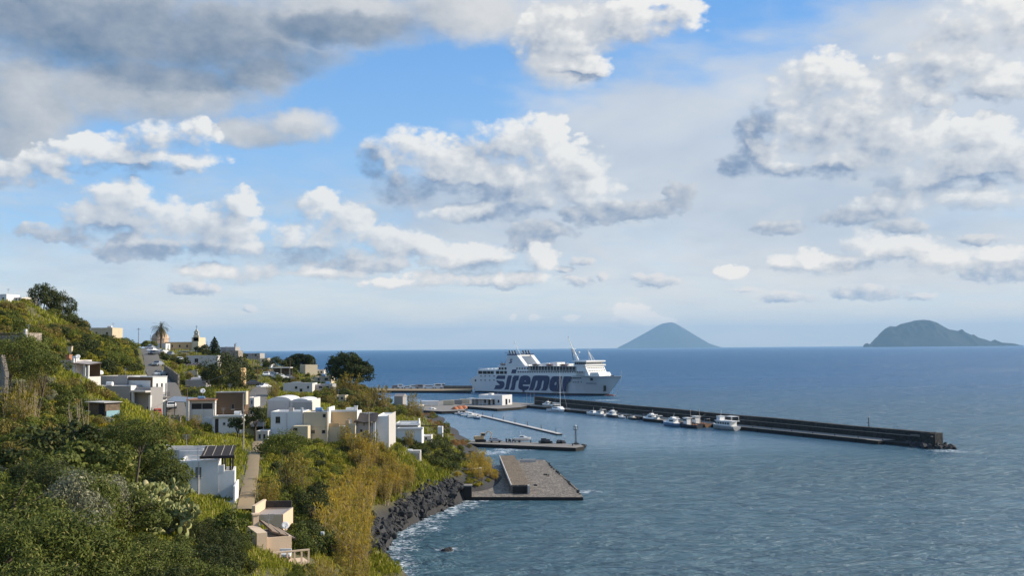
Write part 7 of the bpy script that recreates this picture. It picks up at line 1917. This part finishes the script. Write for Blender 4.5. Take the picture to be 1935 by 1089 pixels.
COLW = {'oleaster': 'olive-green', 'dark': 'deep green', 'green': 'fresh green', 'bright': 'yellow-green', 'scrub': 'mixed brown-green', 'russet': 'russet', 'silver': 'silvery', 'yellow': 'yellow-flowering', 'reed': 'golden', 'reed_green': 'yellow-green', 'pine': 'dark'}
REEDS = {}
def reed_proto(sp, i):
    k = (sp, i)
    if k in REEDS: return REEDS[k]
    rs = np.random.RandomState(i * 7 + SEEDS[sp]); n = 46; S_, LV, LF, nv = MB(), [], [], 0
    for s in range(n):
        a, r = rs.uniform(0, 6.28), .95 * math.sqrt(rs.rand()); b = np.array([r * math.cos(a), r * math.sin(a), -.3]); ln = np.array([math.cos(a) * rs.uniform(0, .22) + rs.normal(0, .08), math.sin(a) * rs.uniform(0, .22) + rs.normal(0, .08), 1.0]); h = rs.uniform(2.2, 3.7)
        pts = [b + ln * h * t + np.array([0, 0, -.12 * h * t * t * np.hypot(ln[0], ln[1])]) for t in (0, .5, 1.0)]
        S_.tube(pts, .022, M['twig'], 3, .008, cap=False)
        for q in range(15):
            t = rs.uniform(.22, 1.0); p = b + ln * h * t; an = rs.uniform(0, 6.28); L = rs.uniform(.35, .75); w = rs.uniform(.028, .05)
            d = np.array([math.cos(an), math.sin(an), rs.uniform(.4, 1.3)]); d /= np.linalg.norm(d); sd = np.array([-math.sin(an), math.cos(an), 0]) * w
            m1 = p + d * L * .55; e = p + d * L * .8 + np.array([math.cos(an), math.sin(an), -.55]) * L * .4
            LV += [p - sd * .5, p + sd * .5, m1 + sd, m1 - sd, e + sd * .1, e - sd * .1]; LF += [(nv, nv + 1, nv + 2, nv + 3), (nv + 3, nv + 2, nv + 4, nv + 5)]; nv += 6
        if rs.rand() < .35:
            p = pts[2]
            for q in range(9):
                an = rs.uniform(0, 6.28); d = np.array([math.cos(an) * .16, math.sin(an) * .16, rs.uniform(.1, .5)]); sd = np.array([-math.sin(an), math.cos(an), 0]) * .03
                LV += [p - sd, p + sd, p + d + sd, p + d - sd]; LF += [(nv, nv + 1, nv + 2, nv + 3)]; nv += 4
    me = bpy.data.meshes.new('stalks'); me.from_pydata(S_.v, [], S_.f); me.materials.append(M['twig'])
    REEDS[k] = (me, np_mesh('leaves', np.array(LV), np.array(LF), [L_[sp]])); return REEDS[k]

def put_plant(sp, x, y, r, label, group, rs, name='bush', cat='bush', parts=False, sink=.0, zs=1.0):
    z = hz(x, y) - sink * r; fine = y < 74 and sp not in ('reed', 'reed_green')
    rz = rs.uniform(0, 6.3); sc = (r * rs.uniform(.9, 1.12), r * rs.uniform(.9, 1.12), r * zs * rs.uniform(.85, 1.15))
    if sp in ('reed', 'reed_green'):
        a, b = reed_proto(sp, rs.randrange(4)); t = thing('reed_clump', label, 'reeds', (x, y, z), rz, group); t.scale = sc; link('stalks', a, t); link('leaves', b, t); return t
    me = bush_proto(sp, rs.randrange(4 if fine else 3), fine)
    if parts or fine:
        t = thing(name, label, cat, (x, y, z), rz, group); t.scale = sc; link('foliage', me, t); link('stems', STEMS[0], t); return t
    PEND.append((r / y, name, me, (x, y, z), (rs.uniform(-.08, .08), rs.uniform(-.08, .08), rz), sc, label, cat, group, sp))

SHRUB_OBJECTS = 190
PEND = []
def flush_shrubs(limit):
    PEND.sort(key=lambda q: -q[0])
    for (_, name, me, loc, rot, sc, label, cat, group, sp) in PEND[:limit]:
        o = link(name, me, None, loc); o.rotation_euler = rot; o.scale = sc; setp(o, label, cat, group)
    Vs, Fs, Ms, base, mats = [], [], [], 0, []
    for (_, name, me, loc, rot, sc, label, cat, group, sp) in PEND[limit:]:
        n = len(me.vertices); V = np.empty(n * 3, np.float32); me.vertices.foreach_get('co', V); V = V.reshape(-1, 3)
        A = np.array(Euler(rot).to_matrix() @ Matrix.Diagonal(sc)); Vs.append(V @ A.T + np.array(loc)); nf = len(me.polygons)
        Fs.append(np.arange(nf * 4).reshape(nf, 4) + base); base += n
        if L_[sp] not in mats: mats.append(L_[sp])
        Ms.append(np.full(nf, mats.index(L_[sp])))
    if Vs: setp(link('scrub', np_mesh('scrub', np.concatenate(Vs), np.concatenate(Fs), mats, np.concatenate(Ms))), kind='stuff')

def zone(poly, mix, count, rr, where, rs, gap=.62, zs=1.0, y0=24, hfac=1.25, yr=(0, 900), tries=30, view=True):
    xs = [p[0] for p in poly]; ys = [p[1] for p in poly]; done = 0; sp_l = [s for s, w in mix for _ in range(w)]
    for _ in range(count * tries):
        if done >= count: break
        px, py = rs.uniform(min(xs), max(xs)), rs.uniform(min(ys), max(ys))
        if not inpoly(px, py, poly): continue
        g = cast(px, py, y0)
        if g is None or g[2] < 1.0 or not yr[0] < g[1] < yr[1]: continue
        x, y, z = g; sp = sp_l[rs.randrange(len(sp_l))]; r = rs.uniform(*rr)
        if sp in ('reed', 'reed_green'): h = 3.2 * (r / 1.2) if False else 3.4 * r
        else: h = r * hfac * zs
        ok = False
        for k in range(3):
            if in_house(x, y, .45 * r + .2) or road_dist(x, y) < .45 * r: break
            if (not view) or not blocks_view(x, y, z, r, h): ok = True; break
            r *= .68; h *= .68
        if not ok or any((x - a) ** 2 + (y - b) ** 2 < (gap * (r + c)) ** 2 for a, b, c in PLACED): continue
        PLACED.append((x, y, r)); done += 1
        nm = 'reed_clump' if sp.startswith('reed') else 'shrub'
        put_plant(sp, x, y, r, '%s %s %s' % (COLW[sp], 'reed clump' if sp.startswith('reed') else 'rounded shrub', where), '%s %s %s' % (COLW[sp], 'reeds' if sp.startswith('reed') else 'shrubs', where), rs, nm, 'reeds' if sp.startswith('reed') else 'shrub', zs=zs)
    return done

def tree(name, label, sp, px, pb, Y, r, h, trunk=1.5, n=5000, leaf=.3, clumps=26, cr=.34, flat=.75, seed=1, lean=0.0, tr=.22, low=-.3, group=None, cat='tree', asp=.5, mat=None, bark='bark', z=None):
    p = at(px, pb, Y) if z is None else Vector((at(px, pb, Y).x, Y, z)); t = thing(name, label, cat, p, 0, group); rs = random.Random(seed)
    ch = (h - trunk); cz = trunk + ch * .5
    me = crown_mesh('crown', seed, n, L_[sp], Rr=(r * 1.12, r * 1.12, ch * .5 * 1.15), clumps=clumps, cr=cr, leaf=leaf, asp=asp, zc=cz, low=low)
    c = link('crown', me, t); c.location = (lean, 0, 0)
    m = MB(); limbs(m, (0, 0, -1.5), (lean * .8, 0, trunk + ch * .55), tr, rs, 7, .35 * r / max(1, ch), M[bark]); m.build('trunk', t)
    PLACED.append((p.x, p.y, r * .6)); return t

def plants():
    rs = random.Random(21)
    # --- trees one can tell apart
    # umbrella pine
    p = at(660, 742, 300); t = thing('umbrella_pine', 'large dark umbrella pine standing against the sea', 'tree', p); r2 = random.Random(5)
    P, A, B = crown_arrays(np.random.RandomState(3), 16000, Rr=(7.7, 7.0, 5.3), clumps=130, cr=.22, leaf=.55, asp=.5, zc=6.7, low=-.75)
    lop = 1 + .0 * P[:, 0]; P[:, 2] += -0.12 * P[:, 0]
    V, F = quads(P, A, B); link('crown', np_mesh('crown', V, F, [L_['pine']]), t)
    m = MB(); limbs(m, (0, 0, -2), (.2, 0, 8.5), .42, r2, 9, .55, M['bark']); m.tube([(.3, 0, 3.2), (-1.8, .5, 6), (-3.6, 0, 8)], .2, M['bark'], 5, .08); m.tube([(.3, 0, 3.4), (2.2, -.5, 5.8), (4.2, 0, 7.4)], .2, M['bark'], 5, .08); m.build('trunk', t); PLACED.append((p.x, p.y, 4))
    p = at(566, 716, 350); t = thing('round_pine', 'round dark pine crown behind the cream box house', 'tree', p); P, A, B = crown_arrays(np.random.RandomState(9), 7000, Rr=(6.9, 6, 4.4), clumps=64, cr=.24, leaf=.6, asp=.5, zc=4.6, low=-.4); V, F = quads(P, A, B); link('crown', np_mesh('crown', V, F, [L_['pine']]), t); m = MB(); limbs(m, (0, 0, -2), (0, 0, 5.5), .35, r2, 6, .5, M['bark']); m.build('trunk', t)
    tree('dark_tree', 'big dark many-lobed tree between the awning house and brown building', 'dark', 420, 744, 246, 5.5, 8.9, .2, 9000, .38, 46, .30, seed=4, low=-.8)
    tree('dark_tree', 'smaller dark tree right of the big lobed one', 'dark', 455, 738, 275, 3.0, 8.5, .5, 3200, .4, 24, .34, seed=5, low=-.8)
    tree('dark_tree', 'dark round tree on the left ridge, larger of the twin crowns', 'dark', 80, 588, 262, 3.9, 7.0, .0, 7000, .36, 38, .32, seed=6, low=-.8)
    tree('dark_tree', 'dark round tree on the left ridge, lower right twin crown', 'dark', 117, 604, 266, 3.6, 6.4, .0, 6000, .36, 32, .33, seed=7, low=-.8)
    tree('dark_tree', 'low black-green tree below the twin ridge trees', 'dark', 128, 630, 258, 4.4, 4.6, -.3, 5000, .36, 30, .33, seed=8, low=-.8)
    tree('garden_tree', 'dark leafy tree beside the timber pole, right lobe by the row house', 'dark', 483, 818, 181, 2.1, 4.2, .9, 2600, .3, 18, .36, seed=9)
    tree('garden_tree', 'dark leafy tree covering the front of the white lower house', 'dark', 449, 824, 182, 1.9, 2.9, .5, 2200, .3, 16, .38, seed=10)
    tree('fig_tree', 'spreading green tree right of the path below the tan houses', 'green', 538, 900, 150, 3.9, 6.0, 1.0, 5200, .26, 30, .33, seed=11)
    tree('fig_tree', 'bushy green tree beside the white gate at the row house corner', 'green', 560, 858, 168, 2.4, 3.2, .5, 2600, .26, 18, .36, seed=31)
    tree('town_tree', 'dark tree left of the flat canopy in the town', 'dark', 520, 704, 330, 3.6, 5.0, .6, 2400, .45, 20, .35, seed=12)
    tree('town_tree', 'dark tree by the grey seaward house', 'dark', 455, 690, 345, 2.6, 4.0, .6, 1800, .45, 16, .36, seed=13)
    tree('town_tree', 'low tree beside the dome, right of the road top', 'oleaster', 280, 662, 362, 2.8, 3.2, .4, 1800, .45, 16, .36, seed=14)
    tree('town_tree', 'dark tree below the church canopy beside the conifer', 'dark', 382, 672, 352, 2.6, 3.4, .3, 1800, .45, 16, .36, seed=15)
    tree('town_tree', 'dark low tree among the yard cars above the pinkish house', 'dark', 318, 690, 296, 2.7, 2.6, .3, 1800, .42, 16, .36, seed=16)
    tree('town_tree', 'small dark tree against the left end of the pinkish house', 'dark', 344, 697, 292, 2.0, 3.0, .3, 1600, .42, 14, .36, seed=17)
    tree('olive_tree', 'tall grey-green tree at the left edge with bare trunks', 'oleaster', 24, 752, 126, 3.6, 7.4, 1.8, 7000, .20, 30, .30, seed=18, tr=.16)
    tree('olive_tree', 'grey-green tree below the stone house, right of the edge tree', 'oleaster', 74, 775, 124, 3.2, 7.2, 2.2, 6000, .20, 26, .30, seed=19, tr=.14)
    tree('olive_tree', 'grey-green tree crown under the upper left stone house', 'oleaster', 34, 690, 150, 3.3, 4.2, .6, 5000, .22, 24, .32, seed=20)
    tree('olive_tree', 'spreading dark olive tree over the garden above the cactus', 'oleaster', 258, 878, 86, 2.7, 4.0, .8, 8000, .14, 34, .28, seed=22, tr=.12)
    tree('olive_tree', 'dark olive tree hiding the left side of the white pergola house', 'oleaster', 318, 957, 99, 2.2, 5.0, .3, 8500, .15, 34, .30, seed=23, tr=.1, low=-.8)
    tree('olive_tree', 'dark olive tree standing behind the cactus thicket, left of the pergola house', 'oleaster', 297, 946, 101, 2.1, 4.6, .3, 7500, .15, 30, .30, seed=24, tr=.1, low=-.8)
    tree('shrub_tree', 'round deep-green bush just right of the sand-pink house among the reeds', 'dark', 590, 985, 108, 2.1, 3.2, .2, 6000, .17, 26, .34, seed=41, tr=.1, low=-.8)
    tree('shrub_tree', 'round deep-green bush above the sand-pink house, right of the path', 'dark', 606, 960, 124, 1.9, 2.8, .2, 5000, .18, 24, .34, seed=42, tr=.1, low=-.8)
    # conifer in tiers
    p = at(405, 672, 356); t = thing('conifer', 'pointed dark conifer beside the grey house', 'tree', p); r3 = np.random.RandomState(2); Ps, As, Bs = [], [], []
    for k in range(11):
        f = k / 10; zr = .6 + 5.9 * f; rr = 2.5 * (1 - f) ** .8 + .15; n = int(320 * (1 - f) + 60); a = r3.uniform(0, 6.28, n); q = rr * np.sqrt(r3.uniform(.05, 1, n))
        Pk = np.stack([q * np.cos(a), q * np.sin(a), zr + .22 * q - .35 + r3.normal(0, .12, n)], 1); N = unit(r3.normal(size=(n, 3)) + [0, 0, 1.5]); T = unit(np.cross(N, r3.normal(size=(n, 3)))); Ps.append(Pk); As.append(T * .3); Bs.append(np.cross(N, T) * .13)
    V, F = quads(np.concatenate(Ps), np.concatenate(As), np.concatenate(Bs)); link('crown', np_mesh('crown', V, F, [L_['pine']]), t); m = MB(); m.tube([(0, 0, -1), (0, 0, 6.6)], .2, M['bark'], 6, .04); m.build('trunk', t)
    # palm
    p = at(304, 657, 372); t = thing('palm_tree', 'tall palm standing in front of the church dome', 'palm', p); h = (at(304, 621, 372) - p).z; m = MB(); m.tube([(0, 0, -1), (.05, 0, h * .5), (0, 0, h)], .36, M['bark'], 8, .30); m.build('trunk', t)
    r3 = np.random.RandomState(8); V, F = [], []
    for k in range(70):
        a = r3.uniform(0, 6.28); e = r3.uniform(-.75, 1.35); L = r3.uniform(3.4, 4.5); pts = []
        for s in np.linspace(0, 1, 8):
            q = e - 1.25 * s * s * max(.35, math.cos(e)); pts.append((L * s * math.cos(e * .8 - .35 * s), q))
        d = np.array([math.cos(a), math.sin(a), 0]); sd = np.array([-math.sin(a), math.cos(a), 0]); c = np.array([0, 0, h]); prev = c
        el = e
        for s in range(9):
            nx = prev + (d * math.cos(el) + np.array([0, 0, math.sin(el)])) * L / 9; el -= .17 * (.4 + math.cos(max(-1.5, min(1.5, el))))
            w = .42 * math.sin(math.pi * (s + .8) / 9.8) + .05
            for sg in (-1, 1):
                for u in (.25, .75):
                    b = prev + (nx - prev) * u; tip = b + sd * sg * w + (nx - prev) * .8 - np.array([0, 0, .12]); n0 = len(V); dd = (nx - prev) * .14; V += [b - dd, b + dd, tip, b - dd + (tip - b) * .6]; F.append((n0, n0 + 1, n0 + 2, n0 + 3))
            prev = nx
    link('fronds', np_mesh('fronds', np.array(V), np.array(F), [L_['palm']]), t)
    # --- prickly pears
    for (px, py, Y, s, sd_, lab) in ((288, 1000, 70, 1.7, 1, 'tall prickly pear with pale pads in the middle of the slope'), (256, 975, 74, 1.4, 2, 'prickly pear on the left of the cactus thicket'), (326, 1020, 68, 1.35, 3, 'yellowish prickly pear at the lower right of the cactus thicket'), (190, 905, 88, .8, 4, 'pale spiky cactus by the olive trees above the thicket'), (304, 975, 75, 1.4, 6, 'prickly pear at the upper back of the cactus thicket')):
        g = cast(px, py) or tuple(at(px, py, Y)); r4 = random.Random(sd_); t = thing('prickly_pear', lab, 'cactus', (g[0], g[1], g[2]), 0); m = MB()
        sph = []
        for i in range(5):
            for j in range(8): a, b = math.pi * (i / 4), 2 * math.pi * j / 8; sph.append((math.sin(a) * math.cos(b), math.sin(a) * math.sin(b), math.cos(a)))
        FS = [(i * 8 + j, i * 8 + (j + 1) % 8, (i + 1) * 8 + (j + 1) % 8, (i + 1) * 8 + j) for i in range(4) for j in range(8)]
        def pad(pos, rot, sz, depth):
            Mx = Matrix.Translation(pos) @ rot.to_matrix().to_4x4() @ Matrix.Translation((0, 0, sz * .92)) @ Matrix.Diagonal((sz * .62, sz * .12, sz, 1))
            m.mesh([Mx @ Vector(v) for v in sph], FS, L_['cactus'], True)
            if depth <= 0: return
            for k in range(r4.choice((1, 2, 2, 3))):
                an = r4.uniform(-1, 1); tp = Matrix.Translation(pos) @ rot.to_matrix().to_4x4() @ Vector((sz * .5 * an, 0, sz * (1.75 - .45 * abs(an))))
                pad(tp, Euler((rot.x + r4.uniform(-.45, .45), rot.y + an * .6, rot.z + r4.uniform(-1.2, 1.2))), sz * r4.uniform(.78, .98), depth - 1)
        for k in range(11): pad(Vector((r4.uniform(-1, 1) * s, r4.uniform(-.6, .6) * s, -.1)), Euler((r4.uniform(-.3, .3), r4.uniform(-.4, .4), r4.uniform(0, 3))), .25 * s, 5)
        m.build('pads', t); m = MB(); 
        for k in range(5): m.tube([(r4.uniform(-.8, .8) * s, r4.uniform(-.5, .5) * s, -.5), (r4.uniform(-.8, .8) * s, r4.uniform(-.5, .5) * s, .5 * s)], .09, M['bark'], 6, .07)
        m.build('stem', t); PLACED.append((g[0], g[1], 1.0))
    # --- bare saplings
    BS = []
    for i in range(3):
        r4 = random.Random(40 + i); m = MB()
        for k in range(5):
            b = Vector((r4.uniform(-.8, .8), r4.uniform(-.5, .5), -.5)); e = b + Vector((r4.uniform(-.5, .5), r4.uniform(-.4, .4), r4.uniform(3.6, 5.6))); mid = b.lerp(e, .5) + Vector((r4.uniform(-.15, .15), 0, 0)); m.tube([b, mid, e], .045, M['twig'], 5, .018)
            for q in range(4): f = r4.uniform(.45, .9); s0 = b.lerp(e, f); m.tube([s0, s0 + Vector((r4.uniform(-.6, .6), r4.uniform(-.5, .5), r4.uniform(.4, 1.2)))], .018, M['twig'], 4, .006)
        me = bpy.data.meshes.new('bare_stems'); me.from_pydata(m.v, [], m.f); me.materials.append(M['twig']); BS.append(me)
    for i, (px, py, Y, lab) in enumerate(((50, 795, 112, 'bare pale saplings at the far left under the grey-green trees'), (72, 798, 112, 'bare pale saplings in front of the second grey-green tree'), (150, 803, 112, 'tall bare saplings just left of the garden shed'), (160, 806, 114, 'bare saplings touching the garden shed'), (325, 842, 150, 'bare dry saplings on the field bank right of the street wall'), (300, 835, 150, 'bare dry saplings below the street wall'), (724, 835, 178, 'bare thin saplings before the grey blank block'))):
        g = at(px, py, Y); o = link('bare_sapling', BS[i % 3], None, (g.x, g.y, hz(g.x, g.y))); o.scale = (1, 1, .75 if i > 3 else 1.0); setp(o, lab, 'sapling')
    # --- massed planting, zone by zone
    Z = zone
    Z([(0, 1089), (230, 1089), (480, 1089), (495, 1240), (0, 1240)], [('oleaster', 8), ('dark', 2)], 20, (1.8, 3.0), 'along the bottom edge of the picture', rs, .50, y0=18, hfac=1.3)
    Z([(0, 880), (190, 860), (330, 915), (440, 965), (495, 1000), (495, 1089), (0, 1089)], [('oleaster', 9), ('dark', 2), ('silver', 1)], 44, (1.8, 3.1), 'in the lower left thicket', rs, .46, hfac=1.3)
    Z([(0, 800), (250, 830), (340, 880), (300, 905), (190, 865), (0, 885)], [('oleaster', 5), ('green', 3), ('scrub', 3), ('dark', 1)], 46, (1.0, 1.9), 'between the garden shed and the lower left thicket', rs, .5, hfac=1.3)
    Z([(130, 815), (205, 815), (215, 850), (140, 850)], [('yellow', 3), ('bright', 2)], 7, (.8, 1.3), 'in the garden below the shed', rs, .5)
    Z([(0, 690), (120, 690), (240, 760), (300, 800), (300, 840), (0, 830)], [('oleaster', 3), ('green', 4), ('scrub', 3), ('reed_green', 2), ('bright', 1), ('silver', 1)], 105, (.9, 1.8), 'on the garden slope round the shed', rs, .5, hfac=1.3)
    Z([(118, 636), (268, 660), (262, 706), (180, 712), (130, 672)], [('bright', 6), ('green', 3), ('dark', 1)], 75, (1.4, 2.6), 'on the green slope left of the sloping road', rs, .42, hfac=.9)
    Z([(0, 566), (95, 572), (165, 622), (262, 655), (262, 668), (120, 648), (60, 655), (0, 640)], [('scrub', 4), ('bright', 4), ('green', 2), ('dark', 1)], 120, (1.2, 2.4), 'on the upper left hillside', rs, .44)
    Z([(40, 650), (120, 660), (115, 700), (0, 700)], [('scrub', 3), ('oleaster', 3), ('green', 1)], 34, (1.2, 2.2), 'around the cream hillside house', rs, .46)
    Z([(330, 806), (410, 812), (345, 845), (300, 840)], [('scrub', 3), ('green', 2), ('reed_green', 1)], 26, (.8, 1.4), 'on the bank under the street parapet', rs, .5)
    Z([(372, 820), (400, 815), (456, 838), (456, 866), (360, 856)], [('bright', 2), ('green', 1)], 18, (.5, .9), 'in the green field behind the pergola house', rs, .55, zs=.7)
    Z([(486, 860), (600, 866), (660, 905), (640, 960), (560, 960), (488, 960)], [('green', 6), ('reed_green', 1), ('bright', 6), ('dark', 2)], 66, (.85, 1.5), 'right of the stepped path', rs, .5, hfac=1.3)
    Z([(600, 845), (650, 850), (665, 950), (640, 960), (615, 920)], [('green', 4), ('bright', 3), ('dark', 2)], 18, (.9, 1.5), 'between the green plot and the golden reeds', rs, .45)
    Z([(645, 848), (700, 845), (775, 885), (775, 925), (700, 968), (660, 950)], [('reed', 6), ('reed_green', 4), ('green', 1)], 46, (.8, 1.25), 'on the shore bank below the row houses', rs, .42)
    Z([(556, 960), (610, 955), (612, 1089), (560, 1089)], [('green', 2), ('dark', 3), ('oleaster', 3)], 18, (1.0, 1.7), 'between the sand-pink house and the reeds', rs, .45)
    Z([(605, 960), (640, 955), (690, 985), (688, 1089), (600, 1089)], [('reed', 6), ('reed_green', 3)], 44, (.8, 1.25), 'above the rubble bank at the bottom', rs, .42)
    Z([(552, 985), (610, 985), (610, 1089), (556, 1089)], [('oleaster', 3), ('green', 1)], 14, (1.0, 1.6), 'right of the sand-pink house', rs, .5)
    Z([(690, 940), (790, 915), (850, 900), (850, 890), (770, 900), (680, 930)], [('bright', 2), ('reed', 1), ('green', 2)], 22, (.6, 1.0), 'along the top of the rubble bank', rs, .5)
    Z([(590, 742), (700, 742), (790, 757), (805, 790), (740, 792), (690, 784), (600, 765)], [('green', 3), ('scrub', 4), ('dark', 2), ('reed_green', 1)], 75, (1.2, 2.4), 'on the headland behind the row houses', rs, .42, yr=(205, 420))
    Z([(640, 715), (720, 740), (745, 760), (640, 760)], [('scrub', 3), ('dark', 2), ('russet', 1)], 24, (1.2, 2.2), 'under the umbrella pine', rs, .42, yr=(260, 420))
    Z([(700, 742), (800, 758), (850, 800), (900, 838), (880, 852), (830, 836), (800, 800)], [('scrub', 4), ('russet', 2), ('green', 2)], 46, (.8, 1.7), 'on the seaward edge of the headland', rs, .45)
    Z([(795, 848), (880, 842), (905, 872), (870, 892), (800, 884)], [('dark', 5), ('oleaster', 3)], 26, (1.2, 2.0), 'above the shore stair', rs, .42)
    Z([(830, 872), (940, 876), (944, 905), (900, 925), (850, 900)], [('bright', 4), ('reed', 2), ('yellow', 1)], 30, (.55, 1.1), 'beside the stone platform', rs, .42)
    Z([(486, 730), (560, 740), (600, 752), (560, 762), (486, 760)], [('reed_green', 3), ('bright', 3), ('green', 1)], 20, (.9, 1.5), 'below the low white house', rs, .45)
    Z([(336, 712), (400, 728), (400, 760), (345, 778), (325, 735)], [('green', 3), ('dark', 2), ('scrub', 2)], 26, (1.0, 1.7), 'around the low grey-green house', rs, .45)
    Z([(262, 652), (500, 672), (620, 705), (640, 745), (440, 740), (320, 700)], [('scrub', 3), ('green', 2), ('dark', 3)], 60, (.9, 1.7), 'scattered among the town houses', rs, .5)
    Z([(455, 790), (520, 800), (520, 850), (470, 850)], [('green', 3), ('bright', 1)], 10, (.6, 1.1), 'at the head of the stepped path', rs, .5)
    Z([(190, 690), (280, 695), (275, 706), (180, 708)], [('dark', 4), ('green', 1)], 14, (1.0, 1.6), 'in the hedge above the cream-edged roof', rs, .4)
    Z([(742, 836), (800, 838), (812, 868), (760, 872), (742, 866)], [('dark', 3), ('green', 2), ('reed_green', 1)], 16, (.9, 1.5), 'below the white terraced house', rs, .45)
    Z([(880, 845), (930, 850), (940, 872), (890, 880)], [('scrub', 3), ('russet', 1)], 12, (.6, 1.1), 'between the pier root and the platform', rs, .45)
    Z([(284, 676), (300, 688), (338, 738), (326, 742), (296, 700)], [('dark', 3), ('green', 2)], 12, (.9, 1.5), 'along the right edge of the sloping road', rs, .4)
    Z([(880, 884), (936, 878), (940, 908), (905, 926), (884, 918)], [('bright', 4), ('reed', 1), ('yellow', 1)], 22, (.5, 1.0), 'on the plot left of the stone platform', rs, .40)
    Z([(479, 845), (496, 845), (490, 900), (480, 955), (450, 955), (468, 900)], [('bright', 3), ('green', 2)], 22, (.35, .6), 'overgrowing the edge of the stepped path', rs, .5)
    Z([(252, 668), (270, 668), (276, 712), (255, 705)], [('green', 3), ('dark', 2)], 9, (1.0, 1.6), 'on the left verge of the sloping road', rs, .45)
    Z([(556, 1045), (690, 1040), (690, 1150), (556, 1150)], [('bright', 3), ('green', 3), ('reed_green', 2)], 30, (.6, 1.1), 'on the bank in the bottom corner above the rocks', rs, .45)
    flush_shrubs(SHRUB_OBJECTS)
    # --- ground cover: grasses and herbs nobody could count
    rn = np.random.RandomState(12); N = 16000; pts = []
    pxs = rn.uniform(0, 905, N * 3); pys = rn.uniform(570, 1089, N * 3)
    D = np.stack([np.asarray(ray(a, b)) for a, b in zip(pxs, pys)]); ys = np.exp(np.linspace(math.log(26), math.log(480), 90)); prev = None; hitx = np.full(len(D), np.nan); hity = np.full(len(D), np.nan)
    # terrain on a lookup grid for speed
    gx = np.arange(-260, 14, 2.0); gy = np.arange(16, 500, 2.0); GZ = TERR(*[q.ravel() for q in np.meshgrid(gx, gy)]).reshape(len(gy), len(gx))
    def tz(x, y):
        i = np.clip((x - gx[0]) / 2, 0, len(gx) - 2.001); j = np.clip((y - gy[0]) / 2, 0, len(gy) - 2.001); i0 = i.astype(int); j0 = j.astype(int); fi = i - i0; fj = j - j0
        return (GZ[j0, i0] * (1 - fi) + GZ[j0, i0 + 1] * fi) * (1 - fj) + (GZ[j0 + 1, i0] * (1 - fi) + GZ[j0 + 1, i0 + 1] * fi) * fj
    for y in ys:
        t = y / D[:, 1]; x = D[:, 0] * t; z = CAMZ + D[:, 2] * t; hit = np.isnan(hity) & (z < tz(x, np.full_like(x, y))) ; hitx[hit] = x[hit]; hity[hit] = y
    ok = ~np.isnan(hity); X = hitx[ok] + rn.normal(0, .8, ok.sum()); Y = hity[ok] * (1 - rn.uniform(0, .03, ok.sum())); Zt = tz(X, Y); good = Zt > 4.2
    X, Y, Zt = X[good], Y[good], Zt[good]
    keep = np.array([road_dist(a, b) > .1 and not in_house(a, b, .15) for a, b in zip(X, Y)]); X, Y, Zt = X[keep], Y[keep], Zt[keep]
    k = 7; n = len(X); Xb = np.repeat(X, k) + rn.normal(0, .35, n * k); Yb = np.repeat(Y, k) + rn.normal(0, .35, n * k); Zb = np.repeat(Zt, k)
    sz = np.clip(Yb / 170, .35, 1.1) * rn.uniform(.45, 1.0, n * k); a = rn.uniform(0, 6.28, n * k); w = sz * .16
    up = np.stack([rn.normal(0, .3, n * k) * sz, rn.normal(0, .3, n * k) * sz, sz], 1) * .8; sd = np.stack([np.cos(a) * w, np.sin(a) * w, 0 * w], 1); b = np.stack([Xb, Yb, Zb - .05], 1)
    V = np.stack([b - sd, b + sd, b + up + sd * .3, b + up - sd * .3], 1).reshape(-1, 3)
    setp(link('grass', np_mesh('grass', V, np.arange(len(V)).reshape(-1, 4), [L_['grass']])), kind='stuff')
plants()
